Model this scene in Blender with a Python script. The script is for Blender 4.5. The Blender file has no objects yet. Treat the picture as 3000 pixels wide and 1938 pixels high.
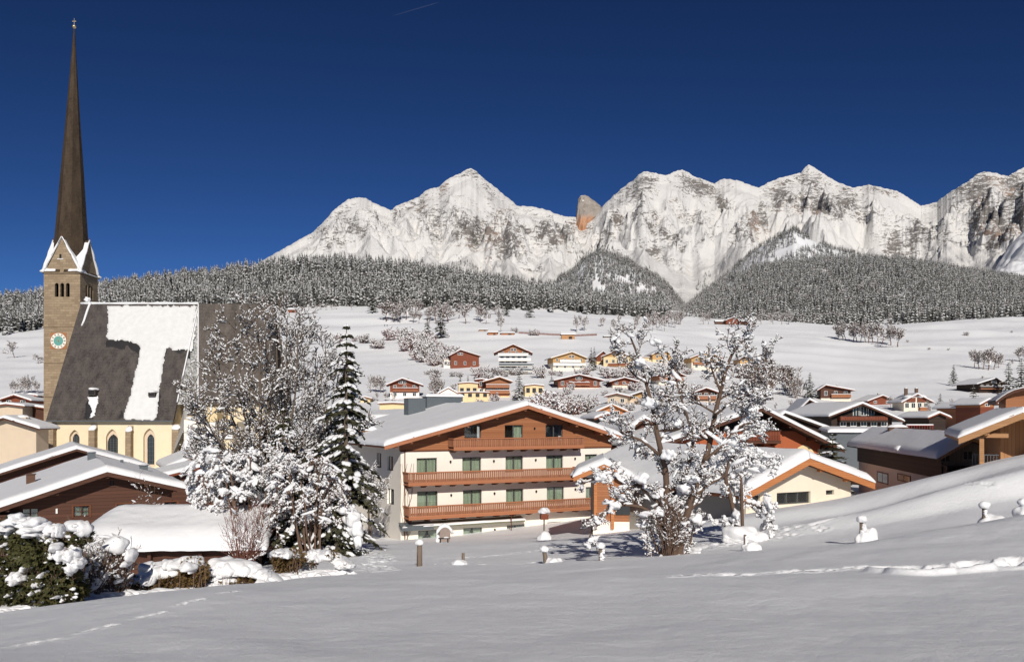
import bpy, math, random
import numpy as np
random.seed(7)
F, HX, HY = 2500.0, 1500.0, 1218.0        # focal length and principal point, in pixels of the 3000 px wide photograph
R = math.radians
sc = bpy.context.scene
COL = sc.collection

def P(x, y, Y):
    return ((x - HX) * Y / F, Y, (HY - y) * Y / F)

# ------------------------------------------------------------------ mesh helpers
class MB:
    def __init__(s):
        s.v, s.f, s.m = [], [], []
    def add(s, vs, fs, mi=0):
        o = len(s.v)
        s.v.extend(vs)
        for f in fs:
            s.f.append([i + o for i in f]); s.m.append(mi)
    def box(s, x0, y0, z0, x1, y1, z1, mi=0):
        s.add([(x0,y0,z0),(x1,y0,z0),(x1,y1,z0),(x0,y1,z0),(x0,y0,z1),(x1,y0,z1),(x1,y1,z1),(x0,y1,z1)],
              [(0,3,2,1),(4,5,6,7),(0,1,5,4),(1,2,6,5),(2,3,7,6),(3,0,4,7)], mi)
    def prism(s, prof, ext, mi=0):
        n = len(prof); e = ext
        s.add(list(prof) + [(p[0]+e[0], p[1]+e[1], p[2]+e[2]) for p in prof],
              [tuple(range(n-1,-1,-1)), tuple(range(n, 2*n))] + [(i, (i+1)%n, (i+1)%n+n, i+n) for i in range(n)], mi)
    def tube(s, pts, rad, n=5, mi=0, cap=True):
        pts = [np.array(p, float) for p in pts]
        vs, k = [], len(pts)
        ref = np.array((0.31, 0.2, 0.93)) if abs((pts[-1]-pts[0])[2]) < 0.9*np.linalg.norm(pts[-1]-pts[0])+1e-9 else np.array((1.0,0.1,0.0))
        for i, p in enumerate(pts):
            t = pts[min(i+1,k-1)] - pts[max(i-1,0)]
            t = t / (np.linalg.norm(t)+1e-9)
            a = np.cross(t, ref); a /= np.linalg.norm(a)+1e-9
            b = np.cross(t, a)
            r = rad[i] if hasattr(rad, '__len__') else rad
            for j in range(n):
                w = 2*math.pi*j/n
                vs.append(tuple(p + r*(math.cos(w)*a + math.sin(w)*b)))
        fs = [(i*n+j, i*n+(j+1)%n, (i+1)*n+(j+1)%n, (i+1)*n+j) for i in range(k-1) for j in range(n)]
        if cap:
            fs += [tuple(range(n-1,-1,-1)), tuple(range((k-1)*n, k*n))]
        s.add(vs, fs, mi)
    def blob(s, c, r, mi=0, rough=0.18, sub=1, flat=None, tilt=None, rot=0.0):
        vs, fs = ICO[sub]
        ph = [random.uniform(0, 6.28) for _ in range(6)]
        k = random.uniform(1.6, 2.8)
        out = []
        for (x, y, z) in vs:
            g = 1 + rough*(math.sin(k*x*2+ph[0])*math.cos(k*y*2+ph[1]) + .6*math.sin(k*2*z+ph[2]+x*3) + .5*math.sin(5*x+ph[3])*math.sin(5*y+ph[4])*math.cos(4*z+ph[5]))
            zz = z*g
            if flat is not None and zz < -flat: zz = -flat + (zz+flat)*0.25
            px, py, pz = x*g*r[0], y*g*r[1], zz*r[2]
            if tilt is not None: pz += tilt[0]*px + tilt[1]*py
            if rot: px, py = px*math.cos(rot)-py*math.sin(rot), px*math.sin(rot)+py*math.cos(rot)
            out.append((c[0]+px, c[1]+py, c[2]+pz))
        s.add(out, fs, mi)
    def build(s, name, mats, parent=None, smooth=False, loc=None, rz=0.0):
        me = bpy.data.meshes.new(name)
        me.from_pydata(s.v, [], s.f)
        if not isinstance(mats, (list, tuple)): mats = [mats]
        for m in mats: me.materials.append(m)
        if len(mats) > 1: me.polygons.foreach_set('material_index', s.m)
        if smooth: me.polygons.foreach_set('use_smooth', [True]*len(s.f))
        me.update()
        o = bpy.data.objects.new(name, me); COL.objects.link(o)
        if parent: o.parent = parent
        if loc is not None: o.location = loc
        if rz: o.rotation_euler = (0, 0, rz)
        return o

def _ico():
    t = (1+5**.5)/2
    v = [(-1,t,0),(1,t,0),(-1,-t,0),(1,-t,0),(0,-1,t),(0,1,t),(0,-1,-t),(0,1,-t),(t,0,-1),(t,0,1),(-t,0,-1),(-t,0,1)]
    f = [(0,11,5),(0,5,1),(0,1,7),(0,7,10),(0,10,11),(1,5,9),(5,11,4),(11,10,2),(10,7,6),(7,1,8),(3,9,4),(3,4,2),(3,2,6),(3,6,8),(3,8,9),(4,9,5),(2,4,11),(6,2,10),(8,6,7),(9,8,1)]
    nz = lambda p: tuple(c/math.sqrt(sum(q*q for q in p)) for c in p)
    v = [nz(p) for p in v]; out = [(v, f)]
    for _ in range(3):
        v = list(v); nf = []; ca = {}
        def mid(a, b):
            k = (min(a,b), max(a,b))
            if k not in ca:
                v.append(nz(tuple((v[a][i]+v[b][i])/2 for i in range(3)))); ca[k] = len(v)-1
            return ca[k]
        for (a,b,c) in f:
            x, y, z = mid(a,b), mid(b,c), mid(c,a)
            nf += [(a,x,z),(b,y,x),(c,z,y),(x,y,z)]
        f = nf; out.append((v, f))
    return out
ICO = _ico()

def np_mesh(name, V, Q, mats, smooth=True, mi=None, attrs=None, parent=None):
    me = bpy.data.meshes.new(name)
    nv, nf, k = len(V), len(Q), Q.shape[1]
    me.vertices.add(nv); me.vertices.foreach_set('co', np.asarray(V, np.float32).ravel())
    me.loops.add(nf*k); me.loops.foreach_set('vertex_index', np.asarray(Q, np.int32).ravel())
    me.polygons.add(nf); me.polygons.foreach_set('loop_start', np.arange(0, nf*k, k, dtype=np.int32))
    me.polygons.foreach_set('use_smooth', np.full(nf, smooth, dtype=bool))
    for m in (mats if isinstance(mats, (list, tuple)) else [mats]): me.materials.append(m)
    if mi is not None: me.polygons.foreach_set('material_index', np.asarray(mi, np.int32))
    me.update(calc_edges=True)
    for an, av in (attrs or {}).items():
        a = me.attributes.new(an, 'FLOAT', 'POINT'); a.data.foreach_set('value', np.asarray(av, np.float32))
    o = bpy.data.objects.new(name, me); COL.objects.link(o)
    if parent: o.parent = parent
    return o

def grid_quads(nr, nc):
    i = np.arange(nr-1)[:, None]*nc + np.arange(nc-1)[None, :]
    return np.stack([i, i+1, i+nc+1, i+nc], -1).reshape(-1, 4)

def tag(o, label=None, cat=None, group=None, kind=None):
    if label: o['label'] = label
    if cat: o['category'] = cat
    if group: o['group'] = group
    if kind: o['kind'] = kind
    return o

def thing(name, loc, rz=0.0, label=None, cat=None, group=None):
    o = bpy.data.objects.new(name, None); COL.objects.link(o)
    o.location = loc; o.rotation_euler = (0, 0, rz)
    o.empty_display_size = 0.5
    return tag(o, label, cat, group)

def dup(root, loc, rz=0.0, scale=1.0, label=None, group=None):
    r = root.copy(); COL.objects.link(r)
    r.location = loc; r.rotation_euler = (0, 0, rz); r.scale = (scale,)*3 if not hasattr(scale, '__len__') else scale
    if label: r['label'] = label
    if group: r['group'] = group
    for ch in list(root.children):
        c = ch.copy(); COL.objects.link(c); c.parent = r
        for g in list(ch.children):
            d = g.copy(); COL.objects.link(d); d.parent = c
    return r

# ------------------------------------------------------------------ numpy noise
def _h(ix, iy, seed):
    n = (ix.astype(np.int64)*374761393 + iy.astype(np.int64)*668265263 + seed*982451653) & 0xffffffff
    n = ((n ^ (n >> 13))*1274126177) & 0xffffffff
    n = n ^ (n >> 16)
    return (n & 0xffff)/65535.0*2*math.pi
def perlin(x, y, seed=0):
    x0, y0 = np.floor(x), np.floor(y); fx, fy = x-x0, y-y0
    u, v = fx*fx*fx*(fx*(fx*6-15)+10), fy*fy*fy*(fy*(fy*6-15)+10)
    def g(dx, dy):
        a = _h(x0+dx, y0+dy, seed)
        return np.cos(a)*(fx-dx) + np.sin(a)*(fy-dy)
    return (g(0,0)*(1-u)+g(1,0)*u)*(1-v) + (g(0,1)*(1-u)+g(1,1)*u)*v
def fbm(x, y, oct=4, seed=0, gain=.5, lac=2.03):
    s, a = 0, 1.0
    for i in range(oct):
        s = s + a*perlin(x, y, seed+i*17); x = x*lac+3.7; y = y*lac+1.3; a *= gain
    return s
def ridged(x, y, oct=5, seed=0, gain=.5, lac=2.07):
    s, a, w = 0, 1.0, 1.0
    for i in range(oct):
        n = 1 - np.abs(perlin(x, y, seed+i*31))*1.9
        n = np.clip(n, 0, 1)**2 * w
        s = s + a*n; w = np.clip(n*1.6, 0.25, 1); x = x*lac+5.1; y = y*lac+2.9; a *= gain
    return s
def pchip(xs, ys, q):
    xs = np.asarray(xs, float); ys = np.asarray(ys, float)     # ys: (..., n) along the last axis
    h = np.diff(xs); d = np.diff(ys, axis=-1)/h
    m = np.zeros_like(ys)
    s = d[..., :-1]*d[..., 1:] > 0
    w1, w2 = 2*h[1:]+h[:-1], h[1:]+2*h[:-1]
    with np.errstate(divide='ignore', invalid='ignore'):
        hm = (w1+w2)/(w1/d[..., :-1] + w2/d[..., 1:])
    m[..., 1:-1] = np.where(s, hm, 0)
    m[..., 0] = d[..., 0]; m[..., -1] = d[..., -1]
    q = np.clip(q, xs[0], xs[-1])
    i = np.clip(np.searchsorted(xs, q, side='right')-1, 0, len(xs)-2)
    t = (q-xs[i])/h[i]
    return i, t, h[i], m
def pchip_eval(xs, ys, q):
    i, t, h, m = pchip(xs, ys, q); ys = np.asarray(ys, float)
    a, b, ma, mb = ys[..., i], ys[..., i+1], m[..., i], m[..., i+1]
    return (2*t**3-3*t**2+1)*a + (t**3-2*t**2+t)*h*ma + (-2*t**3+3*t**2)*b + (t**3-t**2)*h*mb
def sstep(a, b, x):
    t = np.clip((x-a)/(b-a), 0, 1); return t*t*(3-2*t)

# ------------------------------------------------------------------ materials
class NT:
    def __init__(s, name):
        s.mat = bpy.data.materials.new(name); s.mat.use_nodes = True
        s.t = s.mat.node_tree; s.t.nodes.clear()
        s.out = s.n('ShaderNodeOutputMaterial'); s.b = s.n('ShaderNodeBsdfPrincipled')
        s.l(s.b.outputs[0], s.out.inputs[0])
    def n(s, typ, **kw):
        nd = s.t.nodes.new(typ)
        for k, v in kw.items(): setattr(nd, k, v)
        return nd
    def l(s, a, b): s.t.links.new(a, b)
    def noise(s, scale, detail=4, rough=.55, vec=None, dist=0.0):
        nd = s.n('ShaderNodeTexNoise'); nd.inputs['Scale'].default_value = scale
        nd.inputs['Detail'].default_value = detail; nd.inputs['Roughness'].default_value = rough
        nd.inputs['Distortion'].default_value = dist
        if vec is not None: s.l(vec, nd.inputs['Vector'])
        return nd.outputs['Fac']
    def ramp(s, fac, stops, interp='LINEAR'):
        nd = s.n('ShaderNodeValToRGB'); cr = nd.color_ramp; cr.interpolation = interp
        while len(cr.elements) < len(stops): cr.elements.new(0.5)
        for e, (p, c) in zip(cr.elements, stops):
            e.position = p; e.color = (c[0], c[1], c[2], 1) if hasattr(c, '__len__') else (c, c, c, 1)
        s.l(fac, nd.inputs[0]); return nd.outputs[0]
    def mix(s, fac, a, b, mode='MIX'):
        nd = s.n('ShaderNodeMix', data_type='RGBA', blend_type=mode)
        for src, i in ((fac, 0), (a, 6), (b, 7)):
            if hasattr(src, 'is_output'): s.l(src, nd.inputs[i])
            elif hasattr(src, '__len__'): nd.inputs[i].default_value = (*src, 1)
            else: nd.inputs[i].default_value = src if i == 0 else (src, src, src, 1)
        return nd.outputs[2]
    def math(s, op, a, b=0.0, clamp=False):
        nd = s.n('ShaderNodeMath', operation=op); nd.use_clamp = clamp
        for src, i in ((a, 0), (b, 1)):
            if hasattr(src, 'is_output'): s.l(src, nd.inputs[i])
            else: nd.inputs[i].default_value = src
        return nd.outputs[0]
    def coord(s, kind='Object', scale=(1,1,1), rot=(0,0,0)):
        tc = s.n('ShaderNodeTexCoord'); mp = s.n('ShaderNodeMapping')
        mp.inputs['Scale'].default_value = scale; mp.inputs['Rotation'].default_value = rot
        s.l(tc.outputs[kind], mp.inputs[0]); return mp.outputs[0]
    def pos(s, scale=(1,1,1)):
        g = s.n('ShaderNodeNewGeometry'); mp = s.n('ShaderNodeMapping'); mp.inputs['Scale'].default_value = scale
        s.l(g.outputs['Position'], mp.inputs[0]); return mp.outputs[0]
    def bump(s, h, strength=.4, dist=.05):
        nd = s.n('ShaderNodeBump'); nd.inputs['Strength'].default_value = strength; nd.inputs['Distance'].default_value = dist
        s.l(h, nd.inputs['Height']); s.l(nd.outputs[0], s.b.inputs['Normal'])
    def done(s, col=None, rough=.7, spec=.3):
        if col is not None:
            if hasattr(col, 'is_output'): s.l(col, s.b.inputs['Base Color'])
            else: s.b.inputs['Base Color'].default_value = (*col, 1)
        if hasattr(rough, 'is_output'): s.l(rough, s.b.inputs['Roughness'])
        else: s.b.inputs['Roughness'].default_value = rough
        s.b.inputs['Specular IOR Level'].default_value = spec
        return s.mat

SNOWC = (.90, .885, .87)
def m_snow(name, s1=3.0, s2=22.0, bs=.25, bd=.05):
    t = NT(name); v = t.pos()
    a, b = t.noise(s1, 4, .6, v), t.noise(s2, 3, .6, v)
    c = t.mix(t.ramp(a, [(.3, 0), (.7, 1)]), (.75, .75, .76), (.80, .798, .795)) if name != 'sun_dimmed_snow' else t.mix(t.ramp(a, [(.3, 0), (.7, 1)]), (.62, .615, .60), (.70, .69, .67))
    t.bump(t.math('ADD', a, t.math('MULTIPLY', b, .35)), bs, bd)
    return t.done(c, .55, .25)
M = {}
M['snow'] = m_snow('snow', 1.6, 12, .35, .12)
M['snow_dimmed'] = m_snow('sun_dimmed_snow', 1.2, 9, .45, .12)  # same snow coloured darker, to hold down full sun on the nave roof
M['snow_clump'] = m_snow('clumped_snow', 9, 40, .5, .04)
def m_ground():
    t = NT('snow_ground'); v = t.pos()
    a = t.noise(.5, 5, .55, v); b = t.noise(7.0, 4, .6, v); c = t.noise(40, 5, .8, v)
    far = t.noise(.02, 5, .6, t.pos((.35, 1, 1)))
    col = t.mix(t.ramp(far, [(.35, 0), (.7, 1)]), (.85, .855, .87), (.90, .90, .90))
    h = t.math('ADD', t.math('MULTIPLY', a, .5), t.math('ADD', t.math('MULTIPLY', b, .11), t.math('MULTIPLY', c, .10)))
    t.bump(h, .7, .25)
    sp = t.n('ShaderNodeTexVoronoi'); sp.inputs['Scale'].default_value = 22; t.l(v, sp.inputs['Vector'])
    gl = t.ramp(sp.outputs['Distance'], [(.03, .25), (.07, .6)])
    return t.done(col, gl, .35)
M['ground'] = m_ground()

def m_planks(name, c1, c2, horiz=True, n=6.0, rough=.65, grain=1.0):
    t = NT(name)
    v = t.coord('Object')
    sep = t.n('ShaderNodeSeparateXYZ'); t.l(v, sep.inputs[0])
    w = sep.outputs[2] if horiz else t.math('ADD', sep.outputs[0], sep.outputs[1])
    fr = t.math('FRACT', t.math('MULTIPLY', w, n))
    gap = t.ramp(fr, [(0, 0), (.06, 1), (.94, 1), (1, 0)])
    idx = t.math('FLOOR', t.math('MULTIPLY', w, n))
    wn = t.n('ShaderNodeTexWhiteNoise', noise_dimensions='1D'); t.l(idx, wn.inputs['W'])
    g = t.noise(3.0*grain, 6, .65, t.coord('Object', (1, 1, 9) if horiz else (9, 9, 1)), .4)
    k = t.math('ADD', t.math('MULTIPLY', wn.outputs[0], .55), t.math('MULTIPLY', g, .6), True)
    c = t.mix(k, c1, c2)
    c = t.mix(gap, tuple(.35*x for x in c1), c)
    t.bump(t.math('ADD', gap, t.math('MULTIPLY', g, .3)), .5, .02)
    return t.done(c, rough, .25)
M['wood_orange'] = m_planks('orange_larch_boards', (.26, .10, .042), (.39, .165, .075), True, 6)
M['wood_balcony'] = m_planks('balcony_boards', (.25, .10, .052), (.41, .185, .10), False, 8)
M['wood_rail'] = m_planks('rail_timber', (.33, .125, .058), (.47, .195, .10), True, 9)
M['wood_red'] = m_planks('red_brown_boards', (.14, .035, .018), (.23, .068, .032), True, 6)
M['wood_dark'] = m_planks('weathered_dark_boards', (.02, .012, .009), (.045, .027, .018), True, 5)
M['wood_brown'] = m_planks('brown_log_boards', (.062, .026, .016), (.108, .045, .026), True, 4)
M['wood_soffit'] = m_planks('soffit_boards', (.10, .035, .015), (.17, .06, .026), True, 6)
M['wood_tan'] = m_planks('fresh_tan_boards', (.34, .17, .07), (.47, .25, .115), False, 5)
M['wood_fascia'] = m_planks('orange_fascia', (.40, .15, .05), (.53, .215, .085), True, 8)
M['wood_tanfascia'] = m_planks('tan_fascia', (.33, .17, .075), (.46, .25, .12), True, 8)
M['wood_grey'] = m_planks('grey_split_wood', (.13, .10, .075), (.26, .2, .15), False, 14)
M['wood_yellow'] = m_planks('yellow_boards', (.42, .24, .085), (.56, .34, .14), True, 6)

def m_plaster(name, c, var=.08, bump=.25):
    t = NT(name); v = t.pos()
    a = t.noise(.7, 5, .6, v); b = t.noise(28, 3, .6, v)
    st = t.noise(1.2, 4, .6, t.pos((2.2, 2.2, .25)))
    cc = t.mix(t.ramp(a, [(.3, 0), (.75, 1)]), tuple(x*(1-var) for x in c), c)
    cc = t.mix(t.ramp(st, [(.55, 0), (.8, .14)]), cc, tuple(x*.62 for x in c))
    t.bump(b, bump, .02)
    return t.done(cc, .85, .15)
M['white'] = m_plaster('white_render', (.86, .80, .70))
M['cream'] = m_plaster('cream_render', (.76, .68, .55))
M['tan'] = m_plaster('tan_render', (.62, .50, .37))
M['yellow'] = m_plaster('church_yellow_render', (.77, .655, .455))
M['paleyellow'] = m_plaster('pale_yellow_render', (.74, .58, .33))
M['sienna'] = m_plaster('terracotta_render', (.40, .115, .05))
M['curtain_w'] = m_plaster('net_curtain', (.50, .52, .48))
M['concrete_and_shade'] = m_plaster('grey_concrete_and_wall_shade', (.36, .34, .31))

def m_simple(name, c, rough=.6, spec=.3, metal=0.0):
    t = NT(name); a = t.noise(4, 4, .6, t.coord('Object'))
    m = t.done(t.mix(a, tuple(x*.78 for x in c), tuple(min(1, x*1.2) for x in c)), rough, spec)
    t.b.inputs['Metallic'].default_value = metal; return m
M['frame'] = m_simple('dark_grey_window_frame', (.07, .07, .068), .45)
M['frame_brown'] = m_simple('brown_window_frame', (.10, .05, .028), .5)
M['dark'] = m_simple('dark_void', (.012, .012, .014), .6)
M['metal_grey'] = m_simple('grey_sheet_metal', (.10, .115, .125), .45, .4)
M['metal_green'] = m_simple('greenish_awning_cloth', (.19, .19, .12), .7)
M['white_trim'] = m_simple('white_painted_trim', (.75, .74, .70), .5)
M['gold'] = m_simple('gilded_metal', (.62, .50, .28), .35, .5, .7)
M['verdigris'] = m_simple('verdigris_copper', (.12, .33, .29), .5)
M['bark'] = m_simple('grey_brown_bark', (.125, .095, .072), .85)
M['bark_red'] = m_simple('reddish_bark', (.115, .074, .052), .85)
M['twig'] = m_simple('brown_twigs', (.135, .085, .06), .8)
M['twig_red'] = m_simple('reddish_twigs', (.16, .066, .045), .8)
M['jacket'] = m_simple('dark_winter_clothes', (.02, .022, .03), .7)
M['skin'] = m_simple('skin', (.45, .27, .19), .6)

def m_leafy(name, c1, c2, c3, sc=3.0):
    t = NT(name); a = t.noise(sc, 5, .7, t.pos()); b = t.noise(sc*6, 3, .6, t.pos())
    oi = t.n('ShaderNodeObjectInfo')
    c = t.mix(t.ramp(a, [(.35, 0), (.65, 1)]), c1, c2)
    c = t.mix(t.ramp(b, [(.5, 0), (.8, .8)]), c, c3)
    c = t.mix(t.math('MULTIPLY', oi.outputs['Random'], .35), c, tuple(x*.55 for x in c1))
    return t.done(c, .75, .2)
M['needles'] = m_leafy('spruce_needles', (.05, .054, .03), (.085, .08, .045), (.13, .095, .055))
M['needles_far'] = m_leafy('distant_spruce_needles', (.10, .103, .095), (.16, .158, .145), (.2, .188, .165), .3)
def m_rime():
    t = NT('rimed_spruce_boughs'); a = t.noise(.5, 5, .7, t.pos()); return t.done(t.mix(t.ramp(a, [(.35, 0), (.65, 1)]), (.42, .42, .415), (.72, .71, .70)), .8, .1)
M['rime'] = m_rime()
M['cedar'] = m_leafy('cedar_foliage', (.04, .045, .018), (.09, .09, .032), (.17, .11, .045), 2.5)
M['hedge'] = m_leafy('winter_hedge_leaves', (.12, .075, .03), (.2, .13, .05), (.27, .165, .075), 4)

def m_glass(name, tint=(.05, .07, .075), tr=.62):
    t = NT(name)
    g = t.n('ShaderNodeBsdfGlossy'); g.inputs['Roughness'].default_value = .04; g.inputs['Color'].default_value = (.85, .9, .92, 1)
    tp = t.n('ShaderNodeBsdfTransparent'); tp.inputs['Color'].default_value = (.90, .93, .90, 1)
    mx = t.n('ShaderNodeMixShader'); fr = t.n('ShaderNodeFresnel'); fr.inputs[0].default_value = 1.5
    t.l(t.math('ADD', fr.outputs[0], .06, True), mx.inputs[0]); t.l(tp.outputs[0], mx.inputs[1]); t.l(g.outputs[0], mx.inputs[2])
    t.l(mx.outputs[0], t.out.inputs[0]); return t.mat
M['glass'] = m_glass('window_glass')
def m_pane():
    t = NT('dark_far_pane'); m = t.done((.03, .034, .036), .12, .5); return m
M['pane'] = m_pane()
def m_curtain():
    t = NT('pale_green_curtain'); v = t.coord('Object')
    sep = t.n('ShaderNodeSeparateXYZ'); t.l(v, sep.inputs[0])
    w = t.math('SINE', t.math('ADD', t.math('MULTIPLY', sep.outputs[0], 46), t.math('MULTIPLY', t.noise(2, 2, .5, v), 9)))
    c = t.mix(t.math('ADD', t.math('MULTIPLY', w, .4), .5), (.36, .40, .33), (.56, .60, .50))
    return t.done(c, .9, .1)
M['curtain'] = m_curtain()

def m_stone():
    t = NT('sandstone_ashlar'); v = t.coord('Object')
    sep = t.n('ShaderNodeSeparateXYZ'); t.l(v, sep.inputs[0])
    cmb = t.n('ShaderNodeCombineXYZ'); t.l(t.math('ADD', sep.outputs[0], sep.outputs[1]), cmb.inputs[0]); t.l(sep.outputs[2], cmb.inputs[1])
    br = t.n('ShaderNodeTexBrick'); t.l(cmb.outputs[0], br.inputs['Vector'])
    br.inputs['Scale'].default_value = 1.0; br.inputs['Brick Width'].default_value = 1.15; br.inputs['Row Height'].default_value = .48
    br.inputs['Mortar Size'].default_value = .03; br.inputs['Bias'].default_value = -.1
    br.inputs['Color1'].default_value = (.37, .285, .19, 1); br.inputs['Color2'].default_value = (.24, .18, .12, 1); br.inputs['Mortar'].default_value = (.22, .16, .10, 1)
    a = t.noise(.35, 5, .65, v); b = t.noise(6, 4, .65, v)
    c = t.mix(t.ramp(a, [(.35, 0), (.7, .6)]), br.outputs[0], (.21, .15, .1))
    c = t.mix(t.ramp(b, [(.5, 0), (.8, .35)]), c, (.42, .30, .18))
    t.bump(t.math('ADD', br.outputs['Fac'], t.math('MULTIPLY', b, -.6)), .4, -.03)
    return t.done(c, .85, .15)
M['stone'] = m_stone()
def m_shingle(name, c1, c2, row=.28):
    t = NT(name); v = t.coord('Object')
    sep = t.n('ShaderNodeSeparateXYZ'); t.l(v, sep.inputs[0])
    cmb = t.n('ShaderNodeCombineXYZ'); t.l(t.math('ADD', sep.outputs[0], t.math('MULTIPLY', sep.outputs[1], .3)), cmb.inputs[0]); t.l(sep.outputs[2], cmb.inputs[1])
    br = t.n('ShaderNodeTexBrick'); t.l(cmb.outputs[0], br.inputs['Vector'])
    br.inputs['Scale'].default_value = 1.0; br.inputs['Brick Width'].default_value = row*.8; br.inputs['Row Height'].default_value = row
    br.inputs['Mortar Size'].default_value = .03
    br.inputs['Color1'].default_value = (*c1, 1); br.inputs['Color2'].default_value = (*c2, 1); br.inputs['Mortar'].default_value = (*[x*.5 for x in c1], 1)
    a = t.noise(.5, 5, .65, t.coord('Object', (1.6, 1.6, .5)))
    c = t.mix(t.ramp(a, [(.35, 0), (.75, .7)]), br.outputs[0], tuple(x*1.45 for x in c2))
    t.bump(br.outputs['Fac'], .5, -.03)
    return t.done(c, .8, .2)
M['shingle'] = m_shingle('grey_brown_shingles', (.052, .044, .04), (.095, .08, .072))
M['shingle_choir'] = m_shingle('brown_grey_shingles', (.075, .064, .056), (.125, .105, .09))
M['shingle_spire'] = m_shingle('brown_larch_spire_shingles', (.042, .029, .019), (.07, .048, .031))
def m_frost():
    t = NT('thin_frosty_snow'); a = t.noise(2.2, 6, .75, t.pos())
    return t.done(t.mix(t.ramp(a, [(.42, 0), (.62, 1)]), (.22, .215, .20), (.62, .62, .60)), .8, .1)
M['frost'] = m_frost()
M['tile_grey'] = m_shingle('grey_roof_tiles', (.10, .09, .085), (.17, .15, .14), .35)
# ------------------------------------------------------------------ camera, sun, sky
cam = bpy.data.objects.new('camera', bpy.data.cameras.new('camera')); COL.objects.link(cam)
cam.location = (0, 0, 0); cam.rotation_euler = (R(90), 0, 0)
cam.data.sensor_fit = 'HORIZONTAL'; cam.data.sensor_width = 36.0; cam.data.lens = 36.0*F/3000.0
cam.data.shift_y = (HY - 969.0)/3000.0
cam.data.clip_start = 0.1; cam.data.clip_end = 60000
sc.camera = cam
SUN_EL, SUN_AZ = 28.0, 7.0     # azimuth measured from straight behind the camera, positive: from the right
sd = bpy.data.lights.new('sun', 'SUN'); sd.energy = 4.35; sd.angle = R(.5); sd.color = (1, .945, .87)
so = bpy.data.objects.new('sun', sd); COL.objects.link(so)
so.rotation_euler = (R(90-SUN_EL), 0, R(SUN_AZ)); so.location = (-5, -60, 60)
w = bpy.data.worlds.new('World'); sc.world = w; w.use_nodes = True
nt = w.node_tree; bg = nt.nodes['Background']
sky = nt.nodes.new('ShaderNodeTexSky'); sky.sky_type = 'NISHITA'; sky.sun_disc = False
sky.sun_elevation = R(SUN_EL); sky.sun_rotation = R(180 - SUN_AZ); sky.altitude = 2800; sky.air_density = .75; sky.dust_density = .15; sky.ozone_density = 3.0
gm = nt.nodes.new('ShaderNodeGamma'); gm.inputs[1].default_value = 1.5          # deep polarised winter blue
mu = nt.nodes.new('ShaderNodeMix'); mu.data_type = 'RGBA'; mu.blend_type = 'MULTIPLY'; mu.inputs[0].default_value = 1; mu.inputs[7].default_value = (.225, .29, .345, 1)
nt.links.new(sky.outputs[0], gm.inputs[0]); nt.links.new(gm.outputs[0], mu.inputs[6]); nt.links.new(mu.outputs[2], bg.inputs[0]); bg.inputs[1].default_value = .06
vs = sc.view_settings; vs.view_transform = 'Standard'; vs.look = 'None'; vs.gamma = 1; vs.exposure = 0
sc.cycles.use_denoising = True
sc.cycles.max_bounces = 6; sc.cycles.transparent_max_bounces = 12
# ------------------------------------------------------------------ the ground: one sheet from the camera's feet to the wooded ridge
GC = [-900, 0, 500, 1000, 1500, 2000, 2500, 3000, 3900]
GT = {
 2.5: [3000,2950,2930,2918,2918,2910,2890,2870,2830],
 4:  [2380,2330,2310,2300,2290,2280,2265,2250,2220],
 6:  [2050,2020,2005,1995,1985,1972,1958,1945,1920],
 10: [1925,1885,1850,1832,1820,1805,1790,1775,1740],
 16: [1860,1795,1726,1712,1703,1682,1662,1645,1580],
 20: [1868,1812,1732,1691,1681,1658,1627,1572,1490],
 24: [1880,1830,1745,1680,1667,1644,1595,1509,1420],
 32: [1850,1800,1730,1668,1657,1624,1589,1520,1440],
 38: [1810,1775,1700,1645,1632,1600,1560,1478,1410],
 44: [1785,1752,1683,1624,1610,1575,1512,1402,1335],
 48: [1775,1742,1675,1615,1602,1564,1483,1355,1300],
 54: [1755,1720,1660,1603,1588,1545,1462,1337,1290],
 60: [1735,1700,1645,1594,1577,1532,1448,1345,1300],
 66: [1712,1682,1640,1600,1578,1526,1470,1400,1350],
 74: [1690,1660,1630,1594,1566,1516,1470,1425,1370],
 90: [1600,1580,1550,1530,1508,1480,1440,1410,1370],
 120:[1500,1480,1465,1445,1420,1400,1380,1360,1340],
 165:[1410,1400,1390,1365,1340,1320,1310,1300,1290],
 230:[1300,1290,1270,1240,1235,1232,1245,1240,1230],
 300:[1210,1200,1180,1170,1163,1158,1190,1185,1170],
 400:[1120,1110,1100,1092,1080,1088,1130,1135,1120],
 550:[1040,1030,1010,1010,990,1003,1050,1055,1040],
 750:[985,978,950,937,926,962,992,985,970],
 950:[955,952,912,904,906,945,962,937,920],
 1100:[918,912,872,850,872,926,955,930,905],
 1250:[895,890,836,790,850,912,955,935,910],
 1400:[890,886,834,787,848,925,965,945,920],
 1700:[915,910,880,850,890,950,985,970,950],
}
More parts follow.
